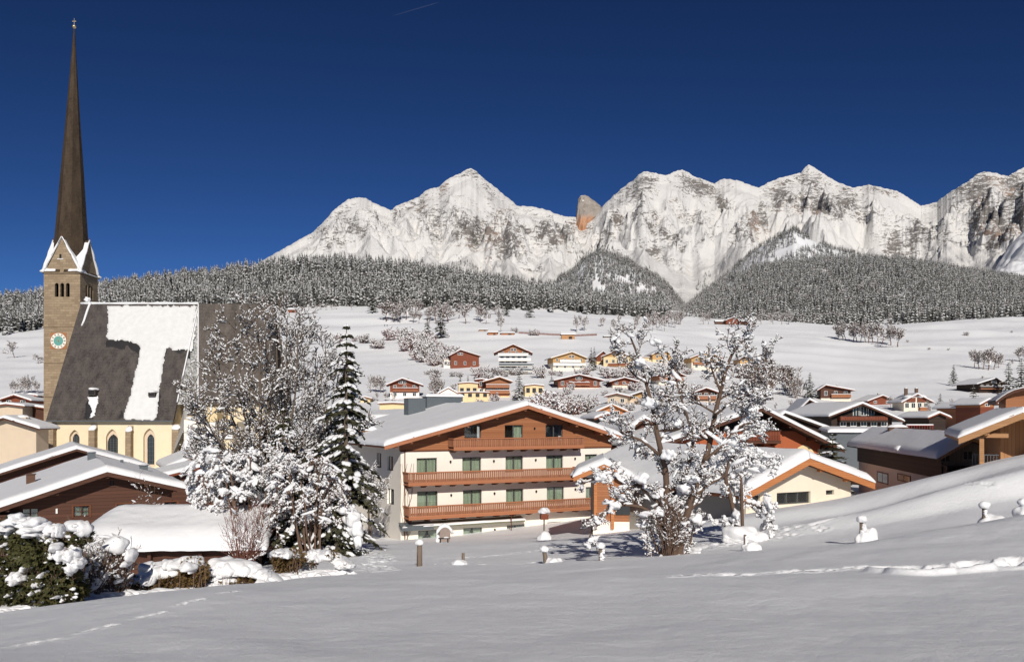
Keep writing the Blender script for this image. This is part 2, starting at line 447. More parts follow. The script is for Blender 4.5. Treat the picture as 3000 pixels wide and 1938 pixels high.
# a drift swells up on the right, in front of the low house
for Y_, row in {38: [1810,1775,1700,1645,1632,1600,1556,1462,1400], 41: [1798,1764,1692,1634,1620,1586,1508,1374,1330],
                44: [1785,1752,1683,1624,1610,1566,1504,1364,1310], 47: [1778,1745,1677,1617,1604,1545,1462,1338,1295],
                50: [1768,1735,1670,1610,1597,1540,1450,1334,1292], 54: [1755,1720,1660,1603,1588,1540,1458,1342,1296], 60: [1735,1700,1645,1598,1582,1534,1470,1370,1310]}.items():
    GT[Y_] = row
GT.pop(48); GT.pop(58, None)
GY = sorted(GT)
for Y_ in GY:
    r_ = GT[Y_]; m1, m2 = (r_[5]+r_[6])/2, (r_[6]+r_[7])/2
    if Y_ in (44, 47, 50, 54): m1 -= {44: 0, 47: 4, 50: 2, 54: 2}[Y_]; m2 -= {44: -4, 47: 4, 50: 4, 54: 4}[Y_]
    GT[Y_] = r_[:6]+[m1, r_[6], m2]+r_[7:]
GC = [-900, 0, 500, 1000, 1500, 2000, 2250, 2500, 2750, 3000, 3900]
GTAB = np.array([[(HY - y)*Y/F for y in GT[Y]] for Y in GY])          # heights
# work on the picture ordinate, it is smoother than the height
GPX = np.array([GT[Y] for Y in GY], float)
_gi = np.array(GC, float)
def ground_px(x, Y):
    x = np.clip(np.asarray(x, float), GC[0], GC[-1]); lY = np.log(np.clip(np.asarray(Y, float), GY[0], GY[-1]))
    cols = []
    i, t, h, m = pchip(np.log(GY), GPX.T, lY)      # m: (cols, rows)
    A = GPX.T
    t2, t3 = t*t, t*t*t
    V = (2*t3-3*t2+1)*A[:, i] + (t3-2*t2+t)*h*m[:, i] + (-2*t3+3*t2)*A[:, i+1] + (t3-t2)*h*m[:, i+1]   # (cols, N)
    hc = np.diff(_gi); d = np.diff(V, axis=0)/hc[:, None]
    mm = np.zeros_like(V)
    mm[1:-1] = (d[:-1]*hc[1:, None] + d[1:]*hc[:-1, None])/(hc[1:]+hc[:-1])[:, None]
    mm[0], mm[-1] = d[0], d[-1]
    k = np.clip(np.searchsorted(_gi, x, side='right')-1, 0, len(GC)-2)
    u = (x-_gi[k])/hc[k]; ar = np.arange(len(x)); H = hc[k]
    return (2*u**3-3*u**2+1)*V[k, ar] + (u**3-2*u**2+u)*H*mm[k, ar] + (-2*u**3+3*u**2)*V[k+1, ar] + (u**3-u**2)*H*mm[k+1, ar]
def bumps(X, Y):
    n = fbm(X/9.0, Y/9.0, 3, 5)*.10*np.clip(Y/14, .25, 1.6)
    far = sstep(180, 420, Y)
    n += far*(fbm(X/60.0, Y/48.0, 3, 11)*1.5) + sstep(430, 560, Y)*(1-sstep(1000, 1150, Y))*(fbm(X/120.0, Y/75.0, 2, 13)*4.2 + 2.2*np.abs(perlin(X/150., Y/55., 15)))
    n += sstep(10, 30, Y)*(1-sstep(60, 90, Y))*perlin(X/4.2, Y/6.0, 21)*.05
    n += (1-sstep(24, 40, Y))*(perlin(X/1.5+perlin(X/3., Y/3., 3), Y/2.4, 9)*.055 + perlin(X/.55, Y/.7, 19)*.016 + perlin(X/.2, Y/.25, 29)*.006*(1-sstep(8, 16, Y)))
    return n
def ground_z(X, Y):
    X = np.atleast_1d(np.asarray(X, float)); Y = np.atleast_1d(np.asarray(Y, float))
    return (HY - ground_px(HX + F*X/Y, Y))*Y/F + bumps(X, Y)
def gz(X, Y): return float(ground_z([X], [Y])[0])
def GP(x, Y, dz=0.0):           # the ground point seen at column x, Y metres away
    X = (x-HX)*Y/F
    return (X, Y, gz(X, Y)+dz)

def Yat(x, yb, lo=110.0, hi=1300.0):      # how far away the slope shows at picture row yb in column x
    q = np.geomspace(lo, hi, 500); v = ground_px(np.full(500, float(x)), q) - F*bumps((x-HX)*q/F, q)/q
    k = np.nonzero(v <= yb)[0]
    return float(q[k[0]]) if len(k) else hi
def tracks(X, Y, Z):
    # animal and boot prints pressed into the snow
    D = np.zeros_like(Z); E = np.zeros_like(Z)
    def line(pts, n, w, depth, jit, ln=1.0, rim=.35, seed=1):
        rr = random.Random(seed)
        pts = [np.array(((x-HX)*y/F, y)) for x, y in pts]
        L = [np.linalg.norm(pts[i+1]-pts[i]) for i in range(len(pts)-1)]; T = sum(L)
        for k in range(n):
            s = (k+rr.uniform(.2, .8))/n*T
            for i, l in enumerate(L):
                if s <= l or i == len(L)-1: break
                s -= l
            d = (pts[i+1]-pts[i])/L[i]; p = pts[i]+d*s
            p = p + np.array((-d[1], d[0]))*rr.uniform(-jit, jit)
            sel = np.nonzero((np.abs(X-p[0]) < 3.2*w*ln) & (np.abs(Y-p[1]) < 3.2*w*ln))[0]
            if not len(sel): continue
            dx, dy = X[sel]-p[0], Y[sel]-p[1]
            a, b = dx*d[0]+dy*d[1], -dx*d[1]+dy*d[0]
            q = (a/(w*ln))**2 + (b/w)**2
            depth_ = depth*rr.uniform(.35, 1.1); D[sel] = np.minimum(D[sel], -depth_*np.exp(-q**1.5)); E[sel] = np.maximum(E[sel], rim*depth_*np.exp(-(np.sqrt(q)-1.45)**2*7))
    for (x0, y0, x1, y1) in [(45,9.3,160,9.7),(238,10.2,330,10.7),(398,11.4,478,11.9),(520,12.6,592,13.2),(640,14.0,702,14.6),(748,15.5,802,16.2)]:
        line([(x0, y0), (x1, y1)], 10, .055, .06, .02, 1.6, .3, x0)
    line([(1990,15.3),(2200,15.8),(2450,16.1),(2750,15.9),(3100,16.1)], 80, .09, .14, .2, 1.6, .3, 5)
    line([(2600,15.0),(2850,15.0),(3100,15.1)], 15, .24, .26, .3, 1.0, .6, 6)
    line([(1280,38),(1420,40),(1560,42),(1700,47)], 34, .16, .12, .08, 1.2, .4, 7)
    line([(1040,50),(1090,44),(1110,38),(1090,33),(1130,29)], 90, .18, .16, .55, 1.0, .5, 8)
    line([(1230,33),(1320,34),(1440,32),(1600,34)], 30, .15, .12, .2, 1.4, .4, 9)
    line([(1960,36),(2080,37),(2200,38),(2380,40)], 120, .15, .12, 1.1, 1.0, .5, 10)
    line([(2380,40),(2560,42),(2720,42),(2900,40)], 26, .16, .13, .06, 2.2, .4, 12)
    line([(1250,58),(1450,57),(1640,60)], 40, .2, .12, .4, 1.3, .5, 13)
    return Z + D + E*(1+D/.3)

ys = np.concatenate([np.geomspace(2.6, 5.5, 24)[:-1], np.geomspace(5.5, 46, 640)[:-1], np.geomspace(46, 110, 120)[:-1], np.geomspace(110, 1690, 220)])
xs = np.concatenate([np.linspace(-880, -60, 40)[:-1], np.linspace(-60, 3060, 640)[:-1], np.linspace(3060, 3880, 40)])
YY, PX = np.meshgrid(ys, xs, indexing='ij'); YY = YY.ravel(); PX = PX.ravel(); XX = (PX-HX)*YY/F
ZZ = tracks(XX, YY, ground_z(XX, YY))
g = np_mesh('snow_ground', np.stack([XX, YY, ZZ], -1), grid_quads(len(ys), len(xs)), M['ground'])
tag(g, kind='structure')
del YY, PX, XX, ZZ

# ------------------------------------------------------------------ mountains
RIDGE = [(-400,900),(200,860),(500,842),(600,825),(690,797),(745,777),(800,745),(851,717),(885,697),(916,681),(935,662),(952,646),(965,630),(977,616),(1000,598),(1022,583),(1045,579),(1062,578),(1078,584),(1093,593),(1120,605),(1145,616),(1160,604),(1178,596),(1205,586),(1228,576),(1245,560),(1259,553),(1286,548),(1300,534),(1314,523),(1335,513),(1349,508),(1362,499),(1377,493),(1394,500),(1410,516),(1425,530),(1445,543),(1465,561),(1485,577),(1505,593),(1515,603),(1540,604),(1566,606),(1606,616),(1630,627),(1656,634),(1691,636),(1702,648),(1735,646),(1756,622),(1767,602),(1782,588),(1800,571),(1817,556),(1840,538),(1858,526),(1870,512),(1888,502),(1920,507),(1952,514),(1975,503),(1999,497),(2015,504),(2034,517),(2065,527),(2093,538),(2110,527),(2123,523),(2164,529),(2195,541),(2222,550),(2255,533),(2287,520),(2315,514),(2346,506),(2358,491),(2369,482),(2385,490),(2404,503),(2430,520),(2451,532),(2498,550),(2520,546),(2545,541),(2570,546),(2598,553),(2630,560),(2657,576),(2698,603),(2720,598),(2745,591),(2775,568),(2804,550),(2845,526),(2860,511),(2880,503),(2915,506),(2940,514),(2956,515),(2980,500),(3000,491),(3060,470),(3200,480),(3400,520),(3900,640)]
nx, ny = 1500, 330
px = np.linspace(350, 3350, nx); uu = np.linspace(0, 1, ny)
ry = np.interp(px, [p[0] for p in RIDGE], [p[1] for p in RIDGE])
ry = ry + 3.2*perlin(px/11., px*0, 3)*sstep(640, 900, px) + 1.6*perlin(px/4., px*0, 4)
# how far the crest stands (it swings back and forth), and the foot of the range
yr = 6000 + 500*fbm(px/330., px*0+.5, 3, 8) - 500*sstep(2650, 2900, px)
Y0 = 2700.0; Zb = 330.0
Zr = (HY-ry)*yr/F
U, PXg = np.meshgrid(uu, px, indexing='ij')
Yg = Y0 + (yr[None, :]-Y0)*U
Xg = (PXg-HX)*Yg/F
# gentle talus below, steep walls above; the break of slope varies along the range
brk = .60 + .18*fbm(px/170., px*0+3.3, 3, 14)[None, :]
g1 = .50*(U/brk)**1.2; g2 = .50 + .50*(np.clip(U-brk, 0, 1)/(1-brk))**1.3
sh = np.where(U < brk, g1, np.clip(g2, 0, 1.2))
wX = Xg + 260*fbm(Xg/900., Yg/900., 3, 41); wY = Yg + 260*fbm(Xg/900., Yg/900., 3, 42)
rd = ridged((wX+.35*wY)/900., wY/1250., 6, 51) - .9
rd2 = ridged((wX-.4*wY)/300., wY/300., 5, 61) - .9
fine = fbm(Xg/70., Yg/60., 4, 71)
env = (U*(1-U)*4)**.8*np.clip(.25+U*1.2, 0, 1)
edge = sstep(0, .16, 1-U)
wall = sstep(.0, .22, U-brk+.06)
Zg = Zb + (Zr[None, :]-Zb)*sh + 270*rd*env*edge*(.5+.5*wall) + 85*rd2*edge*np.clip(.05+wall, 0, 1)*sstep(.05, .3, U) + 14*fine*edge*wall
# bands of cliff: sedimentary steps
st = Zg + 80*fbm(Xg/700., Yg/700., 3, 91) + .12*Xg
step = (st/150.0) % 1.0
Zg = Zg + wall*edge*16*(sstep(.0, .35, step) - step)
# keep everything under the traced skyline
lim = (HY - (ry[None, :] + 1.5 + 45*(1-U)))*Yg/F
soft = lambda z: np.where(U < .985, lim - 60*np.log1p(np.exp(np.clip((lim-z)/60., -30, 30))), z)
Zg = soft(Zg - 60*env)
Zg[-1] = Zr
dzx = np.gradient(Zg, axis=1)/np.gradient(Xg, axis=1); dzy = np.gradient(Zg, axis=0)/np.gradient(Yg, axis=0)
slope = np.sqrt(dzx**2+dzy**2)
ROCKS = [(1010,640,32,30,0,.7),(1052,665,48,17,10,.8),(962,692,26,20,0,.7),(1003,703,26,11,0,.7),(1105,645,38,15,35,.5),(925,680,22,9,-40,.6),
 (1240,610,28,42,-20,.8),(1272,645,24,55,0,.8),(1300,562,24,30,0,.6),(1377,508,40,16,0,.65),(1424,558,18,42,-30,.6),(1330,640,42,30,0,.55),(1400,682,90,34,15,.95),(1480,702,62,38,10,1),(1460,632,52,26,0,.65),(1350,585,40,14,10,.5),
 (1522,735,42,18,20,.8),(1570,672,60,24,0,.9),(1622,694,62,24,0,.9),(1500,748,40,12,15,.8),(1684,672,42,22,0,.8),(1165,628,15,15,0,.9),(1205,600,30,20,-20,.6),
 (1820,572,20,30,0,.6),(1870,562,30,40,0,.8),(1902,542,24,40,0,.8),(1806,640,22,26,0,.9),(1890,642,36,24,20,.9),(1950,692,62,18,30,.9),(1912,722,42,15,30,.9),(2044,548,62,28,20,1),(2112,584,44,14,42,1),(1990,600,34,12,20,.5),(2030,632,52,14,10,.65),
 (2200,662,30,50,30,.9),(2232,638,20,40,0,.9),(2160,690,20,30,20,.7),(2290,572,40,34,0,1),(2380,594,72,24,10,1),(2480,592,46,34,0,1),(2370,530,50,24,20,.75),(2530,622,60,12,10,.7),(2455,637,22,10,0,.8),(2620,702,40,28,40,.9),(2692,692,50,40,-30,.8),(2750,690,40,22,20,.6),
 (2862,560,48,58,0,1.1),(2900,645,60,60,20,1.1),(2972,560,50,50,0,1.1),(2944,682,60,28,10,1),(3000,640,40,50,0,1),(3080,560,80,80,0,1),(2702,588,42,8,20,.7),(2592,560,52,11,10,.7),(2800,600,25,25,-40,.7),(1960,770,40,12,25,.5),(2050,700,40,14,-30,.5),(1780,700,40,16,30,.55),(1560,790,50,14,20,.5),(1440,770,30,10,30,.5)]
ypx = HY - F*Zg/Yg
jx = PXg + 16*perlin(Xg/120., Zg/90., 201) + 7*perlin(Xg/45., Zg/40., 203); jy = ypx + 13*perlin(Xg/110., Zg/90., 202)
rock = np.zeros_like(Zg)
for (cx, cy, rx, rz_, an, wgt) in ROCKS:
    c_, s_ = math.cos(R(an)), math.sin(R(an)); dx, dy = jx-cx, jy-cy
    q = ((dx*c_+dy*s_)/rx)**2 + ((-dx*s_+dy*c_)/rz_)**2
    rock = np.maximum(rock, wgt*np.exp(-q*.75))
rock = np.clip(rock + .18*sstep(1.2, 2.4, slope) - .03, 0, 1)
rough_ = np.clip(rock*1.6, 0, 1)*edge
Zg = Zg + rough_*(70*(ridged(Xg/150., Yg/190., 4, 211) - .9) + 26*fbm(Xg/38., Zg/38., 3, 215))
Zg = np.where(U < .985, np.minimum(Zg, lim+8), Zg); Zg[-1] = Zr
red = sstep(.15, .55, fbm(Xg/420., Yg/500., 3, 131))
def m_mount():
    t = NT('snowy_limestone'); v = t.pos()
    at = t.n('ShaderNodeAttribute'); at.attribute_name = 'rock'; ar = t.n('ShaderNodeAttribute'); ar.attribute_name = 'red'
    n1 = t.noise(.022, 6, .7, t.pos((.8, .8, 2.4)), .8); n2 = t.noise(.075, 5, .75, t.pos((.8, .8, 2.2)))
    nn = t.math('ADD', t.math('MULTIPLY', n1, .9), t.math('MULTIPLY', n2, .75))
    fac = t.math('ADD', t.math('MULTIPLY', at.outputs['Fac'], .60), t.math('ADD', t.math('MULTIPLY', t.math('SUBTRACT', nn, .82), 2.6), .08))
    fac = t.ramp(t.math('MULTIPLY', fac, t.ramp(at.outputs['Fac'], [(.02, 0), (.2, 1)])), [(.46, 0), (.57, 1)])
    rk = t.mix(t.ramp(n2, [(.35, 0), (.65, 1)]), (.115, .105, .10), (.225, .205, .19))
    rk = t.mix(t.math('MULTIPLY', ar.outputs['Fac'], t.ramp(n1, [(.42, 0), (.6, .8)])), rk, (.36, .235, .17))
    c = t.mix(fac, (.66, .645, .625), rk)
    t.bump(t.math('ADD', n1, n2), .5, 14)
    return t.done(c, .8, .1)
M['mount'] = m_mount()
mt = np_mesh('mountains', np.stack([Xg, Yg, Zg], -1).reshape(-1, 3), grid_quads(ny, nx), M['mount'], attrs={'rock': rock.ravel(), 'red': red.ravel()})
tag(mt, kind='structure')
MTZ = (px, uu, Y0, yr, Zg)
def mount_z(x, Y):               # height of the range at picture column x, distance Y
    j = int(np.clip(np.searchsorted(px, x), 1, nx-1)); u = (Y-Y0)/(yr[j]-Y0)
    i = int(np.clip(u*(ny-1), 0, ny-2)); return float(Zg[i, j])
# the orange rock tooth on the saddle
Yp = float(np.interp(1728, px, yr)) + 70
prof = [(1688,648),(1692,612),(1697,577),(1704,570),(1712,566),(1722,572),(1733,579),(1744,588),(1757,597),(1768,612),(1774,640)]
mb = MB(); rows = 14; vs = []; nrm = len(prof)
for r in range(rows):
    k = r/(rows-1)
    for (x, y) in prof:
        cx = 1728+(x-1728)*(1-.10*math.sin(k*3.1)*0)
        X, Yq, Z = P(cx, y, Yp)
        bulge = 4*k*(1-k)
        zz = Z if k > 0 else Z-0
        vs.append((X*(1+.0*k)+random.uniform(-9, 9), Yp - 45 + 190*k + random.uniform(-12, 12), Z*1.0 - (1-bulge)*55 - 30*(k > .6) + random.uniform(-7, 7)))
fs = [(r*nrm+i, r*nrm+i+1, (r+1)*nrm+i+1, (r+1)*nrm+i) for r in range(rows-1) for i in range(nrm-1)]
fr = [(vs[i][0], vs[i][1]-25, vs[i][2]) for i in range(nrm)]
mb.add(vs, fs)
# front wall, roughened
nl = 9; wv = []
for a in range(nl):
    for i in range(nrm):
        X, Yq, Z = P(prof[i][0], prof[i][1], Yp); zb = P(0, 690, Yp)[2]
        q = a/(nl-1)
        wv.append((X + random.uniform(-5, 5), Yp-45-60*(1-q)+random.uniform(-14, 14), (zb+(Z-55-zb)*q) if a < nl-1 else vs[i][2]))
        if a == nl-1: wv[-1] = vs[i]
mb.add(wv, [(a*nrm+i, a*nrm+i+1, (a+1)*nrm+i+1, (a+1)*nrm+i) for a in range(nl-1) for i in range(nrm-1)])
def m_tooth():
    t = NT('orange_rock_wall'); v = t.pos((1, 1, .45)); n1 = t.noise(.03, 6, .7, v); n2 = t.noise(.012, 3, .6, t.pos())
    g = t.n('ShaderNodeNewGeometry'); sp = t.n('ShaderNodeSeparateXYZ'); t.l(g.outputs['Position'], sp.inputs[0])
    up = t.ramp(t.math('ADD', t.math('MULTIPLY', t.math('SUBTRACT', sp.outputs[2], 1335), .006), t.math('MULTIPLY', n2, .7)), [(.45, 0), (.75, 1)])
    c = t.mix(t.ramp(n1, [(.35, 0), (.65, 1)]), (.36, .185, .105), (.50, .29, .18))
    c = t.mix(up, c, (.33, .29, .255))
    t.bump(n1, .5, 12)
    sn = t.n('ShaderNodeSeparateXYZ'); t.l(g.outputs['Normal'], sn.inputs[0])
    c = t.mix(t.ramp(t.math('ADD', sn.outputs[2], t.math('MULTIPLY', n1, .3)), [(.97, 0), (1.04, 1)]), c, SNOWC)
    return t.done(c, .85, .1)
tag(mb.build('rock_pinnacle', m_tooth()), kind='structure')

# ------------------------------------------------------------------ wooded hills in the middle distance
def hill(name, crest, Ya, Yb, foot, x0, x1, n=160, m=70, rough=1.0, seed=1, p=1.0):
    xs = np.linspace(x0, x1, n); us = np.linspace(0, 1.25, m)
    cy = np.interp(xs, [c[0] for c in crest], [c[1] for c in crest]); fy = np.interp(xs, [c[0] for c in foot], [c[1] for c in foot])
    Uq, Xq = np.meshgrid(us, xs, indexing='ij')
    Yq = Ya + (Yb-Ya)*Uq
    sh_ = np.where(Uq <= 1, np.sin(np.clip(Uq, 0, 1)*math.pi/2)**p, 1)
    yq = fy[None, :] + (cy-fy)[None, :]*sh_ + np.clip(Uq-1, 0, 1)*260
    X = (Xq-HX)*Yq/F
    Z = (HY-yq)*Yq/F + rough*11*fbm(X/150., Yq/150., 4, seed)*np.clip(Uq*(1.0-Uq)*4, 0, 1)
    o = np_mesh(name, np.stack([X, Yq, Z], -1).reshape(-1, 3), grid_quads(m, n), M['ground'])
    tag(o, kind='structure')
    def z(x, u):
        i = np.clip(u/1.25*(m-1), 0, m-1.001); j = np.clip((x-x0)/(x1-x0)*(n-1), 0, n-1.001)
        a, b = i.astype(int), j.astype(int); fa, fb = i-a, j-b
        return Z[a, b]*(1-fa)*(1-fb)+Z[a+1, b]*fa*(1-fb)+Z[a, b+1]*(1-fa)*fb+Z[a+1, b+1]*fa*fb
    return z, lambda u: Ya+(Yb-Ya)*u
HILL_R = hill('forest_hill', [(1880,965),(1960,935),(2011,912),(2060,872),(2128,828),(2187,800),(2275,784),(2363,772),(2481,766),(2569,766),(2657,770),(2774,793),(2921,815),(3000,827),(3400,860),(3900,900)], 1080, 2050, [(1800,965),(2000,958),(2300,965),(2500,965),(2600,955),(3000,938),(3900,915)], 1860, 3800, seed=3, p=.85)
HILL_B = hill('back_forest_hill', [(1950,960),(2060,865),(2128,805),(2200,745),(2246,712),(2290,690),(2328,672),(2380,705),(2440,728),(2510,745),(2580,765),(2680,790),(2900,880)], 2000, 2900, [(1900,960),(2900,900)], 1900, 2950, seed=5)
HILL_M = hill('ravine_forest_hill', [(1480,905),(1540,885),(1590,868),(1617,848),(1640,815),(1662,808),(1688,790),(1706,768),(1730,752),(1758,742),(1782,748),(1805,758),(1840,766),(1865,786),(1893,798),(1925,815),(1950,835),(1975,862),(2000,895),(2060,960)], 1900, 2650, [(1400,925),(2100,945)], 1460, 2100, seed=7)
# slate-blue shaded shoulder at the far right edge of the range
HILL_E = hill('rock_shoulder', [(2880,850),(2920,790),(2950,735),(2985,695),(3020,660),(3100,600),(3300,540),(3600,560)], 3000, 3900, [(2800,850),(3600,820)], 2860, 3600, seed=9, rough=6)
# ------------------------------------------------------------------ far spruces
def spruce_template(tiers, blades, seed, wid=.17, snow=.38, base=.06):
    rr = random.Random(seed); V, Q, mi = [], [], []
    def quad(a, b, c, d, m):
        n = len(V); V.extend([a, b, c, d]); Q.append((n, n+1, n+2, n+3)); mi.append(m)
    for k in range(3):
        w = k*2.094; w2 = w+2.094; r = .012
        quad((r*math.cos(w), r*math.sin(w), -.12), (r*math.cos(w2), r*math.sin(w2), -.12), (r*.3*math.cos(w2), r*.3*math.sin(w2), .9), (r*.3*math.cos(w), r*.3*math.sin(w), .9), 2)
    for i in range(tiers):
        q = i/(tiers-1); z = base + (1-base)*(q**.9)*.97
        rad = wid*(1-q)**.85*rr.uniform(.82, 1.15) + .014
        off = rr.uniform(0, 6.28)
        for b in range(blades):
            a = off + 6.283*b/blades + rr.uniform(-.25, .25); r = rad*rr.uniform(.7, 1.2)
            if rr.random() < .08: continue
            c, s = math.cos(a), math.sin(a); wd = r*rr.uniform(.34, .55) + .006
            dr = r*rr.uniform(.45, .85); lift = rr.uniform(.02, .05)
            m = 1 if rr.random() < snow else 0
            p0 = (c*.01, s*.01, z+lift); tip = (c*r, s*r, z-dr*.75)
            mx, my, mz = c*r*.55, s*r*.55, z-dr*.22
            quad(p0, (mx-s*wd, my+c*wd, mz-.01), tip, (mx+s*wd, my-c*wd, mz-.01), m)
            if rr.random() < .75:      # hanging dark underside
                quad((c*.012, s*.012, z-.015), (mx-s*wd*.8, my+c*wd*.8, mz-.035), (c*r*.9, s*r*.9, z-dr-.02), (mx+s*wd*.8, my-c*wd*.8, mz-.035), 0)
    return np.array(V), np.array(Q), np.array(mi)
FT = [spruce_template(12, 6, 40+i, .15+.03*(i % 3), .5) for i in range(6)]
FT_LOW = [spruce_template(7, 5, 60+i, .17+.03*(i % 3), .52) for i in range(5)]
def scatter(name, pts, temps, mats, seed=1):
    rng = np.random.default_rng(seed); VV, QQ, MM, o = [], [], [], 0
    for (x, y, z, h) in pts:
        V, Q, mi = temps[rng.integers(len(temps))]
        a = rng.uniform(0, 6.283); c, s = math.cos(a), math.sin(a); wf = h*rng.uniform(.8, 1.25)
        W = np.stack([x + wf*(V[:, 0]*c-V[:, 1]*s), y + wf*(V[:, 0]*s+V[:, 1]*c), z + h*V[:, 2]], -1)
        VV.append(W); QQ.append(Q+o); MM.append(mi); o += len(V)
    return np_mesh(name, np.concatenate(VV), np.concatenate(QQ), mats, False, np.concatenate(MM))
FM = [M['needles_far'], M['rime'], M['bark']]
rng = np.random.default_rng(5)
# the wood on the ridge
n = 5200; x = rng.uniform(-150, 1960, n); u = rng.uniform(0, 1, n)
ymin = np.interp(x, [-150,40,125,230,300,1180,1240,1460,1520,1880,1960], [720,740,830,930,955,955,915,915,955,990,1010])
ymin = ymin + 45*fbm(x/38., x*0+2.2, 3, 44)
Y = ymin + (1370-ymin)*u**1.15
X = (x-HX)*Y/F
keep = (fbm(X/45., Y/60., 3, 301) > -.42) & ~((x > 125) & (x < 225))
x, X, Y = x[keep], X[keep], Y[keep]; Z = ground_z(X, Y)
H = rng.uniform(14, 26, len(x))*np.interp(x, [0, 600, 1000, 1500, 1900], [.85, 1, 1.05, 1, .8])*(1+.15*fbm(X/60., Y/60., 2, 9))
order = np.argsort(Y); x, X, Y, Z, H = x[order], X[order], Y[order], Z[order], H[order]
NI = 240
tm = []
for i, (V, Q, mi) in enumerate(FT):
    o = np_mesh('spruce_tree', V, Q, FM, False, mi); tm.append(o)
LBL_F = 'snow dusted spruce standing along the lower front edge of the wooded ridge'
for i in range(NI):
    o = tm[i] if i < len(tm) else tm[i % len(tm)].copy()
    if i >= len(tm): COL.objects.link(o)
    o.location = (X[i], Y[i], Z[i]); wf = H[i]*random.uniform(.85, 1.25); o.scale = (wf, wf, H[i]); o.rotation_euler = (0, 0, random.uniform(0, 6.28))
    tag(o, LBL_F, 'tree', 'spruces along the front edge of the wooded ridge')
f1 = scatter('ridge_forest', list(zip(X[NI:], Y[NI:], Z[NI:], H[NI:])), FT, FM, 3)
tag(f1, 'dense snow dusted spruce wood covering the ridge behind the village', 'forest', kind='stuff')
# wooded hills on the right
def wood(name, HL, n, xr, ur, hr, label, seed, gap=-.5, clear=(), up=lambda x: 1.0, temps=FT_LOW, extra=()):
    rng = np.random.default_rng(seed); z, yf = HL
    x = rng.uniform(*xr, n); u = rng.uniform(ur[0], ur[1], n); Y = yf(u); X = (x-HX)*Y/F; Z = z(x, u)
    py = HY - F*Z/Y
    k = fbm(X/70., Y/90., 3, seed) > gap
    for (cx, cy, rx, ry, an) in clear:
        c, s = math.cos(R(an)), math.sin(R(an)); dx, dy = x-cx, py-cy
        k &= ((dx*c+dy*s)/rx)**2 + ((-dx*s+dy*c)/ry)**2 > 1
    H = rng.uniform(*hr, n)
    pts = list(zip(X[k], Y[k], Z[k]-.5, H[k])) + list(extra)
    tag(scatter(name, pts, temps, FM, seed), label, 'forest', kind='stuff')
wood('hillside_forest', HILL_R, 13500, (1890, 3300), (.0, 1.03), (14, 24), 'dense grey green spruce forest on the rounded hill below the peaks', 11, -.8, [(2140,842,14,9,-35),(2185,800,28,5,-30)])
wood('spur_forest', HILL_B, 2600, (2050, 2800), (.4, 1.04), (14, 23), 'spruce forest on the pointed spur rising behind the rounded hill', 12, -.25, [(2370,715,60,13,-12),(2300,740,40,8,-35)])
ex = []
for (cx, cyt, wd, cnt) in [(1349,745,75,150),(1233,752,45,70),(1138,762,50,60),(1065,772,40,30),(2060,800,30,40),(2075,770,16,14),(1758,702,75,170),(1700,745,40,60),(1830,740,50,60),(1900,775,45,50),(2250,690,60,60),(2450,725,80,60)]:
    for _ in range(cnt):
        q = abs(random.gauss(0, .5)); xx = cx + random.uniform(-1, 1)*wd; yy = cyt + 8 + abs(xx-cx)/wd*45 + random.uniform(0, 40)
        # find the range surface at this picture point
        j = int(np.clip(np.searchsorted(px, xx), 1, nx-1)); col = HY - F*Zg[:, j]/Yg[:, j]
        i = int(np.argmax(col < yy)); ex.append((Xg[i, j], Yg[i, j], Zg[i, j]-2, random.uniform(15, 24)))
wood('ravine_forest', HILL_M, 3600, (1560, 2060), (.1, 1.04), (12, 24), 'dark spruce forest on the steep wooded spur under the rock tooth', 13, -.6, [(1830,822,26,7,30),(1750,842,16,18,0),(1880,850,14,14,0)], extra=ex)

# ------------------------------------------------------------------ tree builders
def branch(out, p, d, L, r, depth, pr, rr):
    n = pr.get('n', 4); pts = [p]; rad = [r]; dd = np.array(d, float)
    for i in range(n):
        dd = dd + np.array([rr.gauss(0, pr['wob']), rr.gauss(0, pr['wob']), rr.gauss(0, pr['wob']*.6) + pr['up'][min(depth, len(pr['up'])-1)]])
        dd /= np.linalg.norm(dd)
        p = p + dd*L/n; pts.append(p); rad.append(max(r*(1-(i+1)/n*pr['taper']), pr['rmin']))
    out.append((pts, rad, depth))
    if depth >= pr['depth']: return
    k = pr['kids'][min(depth, len(pr['kids'])-1)]
    for i in range(k):
        t = pr['from'][min(depth, len(pr['from'])-1)]; t = t + (1-t)*(i+rr.random())/k
        f = t*n; a = min(int(f), n-1); q = pts[a] + (pts[a+1]-pts[a])*(f-a)
        ax = pts[a+1]-pts[a]; ax /= np.linalg.norm(ax)
        sd = np.cross(ax, np.array([rr.gauss(0,1), rr.gauss(0,1), rr.gauss(0,1)])); sd /= np.linalg.norm(sd)+1e-9
        an = R(rr.uniform(*pr['ang'][min(depth, len(pr['ang'])-1)]))
        nd = ax*math.cos(an) + sd*math.sin(an)
        branch(out, q, nd, L*rr.uniform(*pr['len'][min(depth, len(pr['len'])-1)])*(1-.35*t), max(rad[a]*pr['rk'], pr['rmin']), depth+1, pr, rr)
def skeleton(pr, h, seed, starts=None):
    rr = random.Random(seed); out = []
    for (p, d, L, r) in (starts or [((0,0,-.3), (0,0,1), h*.55, h*.016)]):
        branch(out, np.array(p, float), d, L, r, 0, pr, rr)
    return out
def wood_mesh(mb, sk, mi=0, sides=(7,5,4,3,3)):
    for pts, rad, dp in sk:
        mb.tube(pts, rad, sides[min(dp, len(sides)-1)], mi, cap=dp < 2)
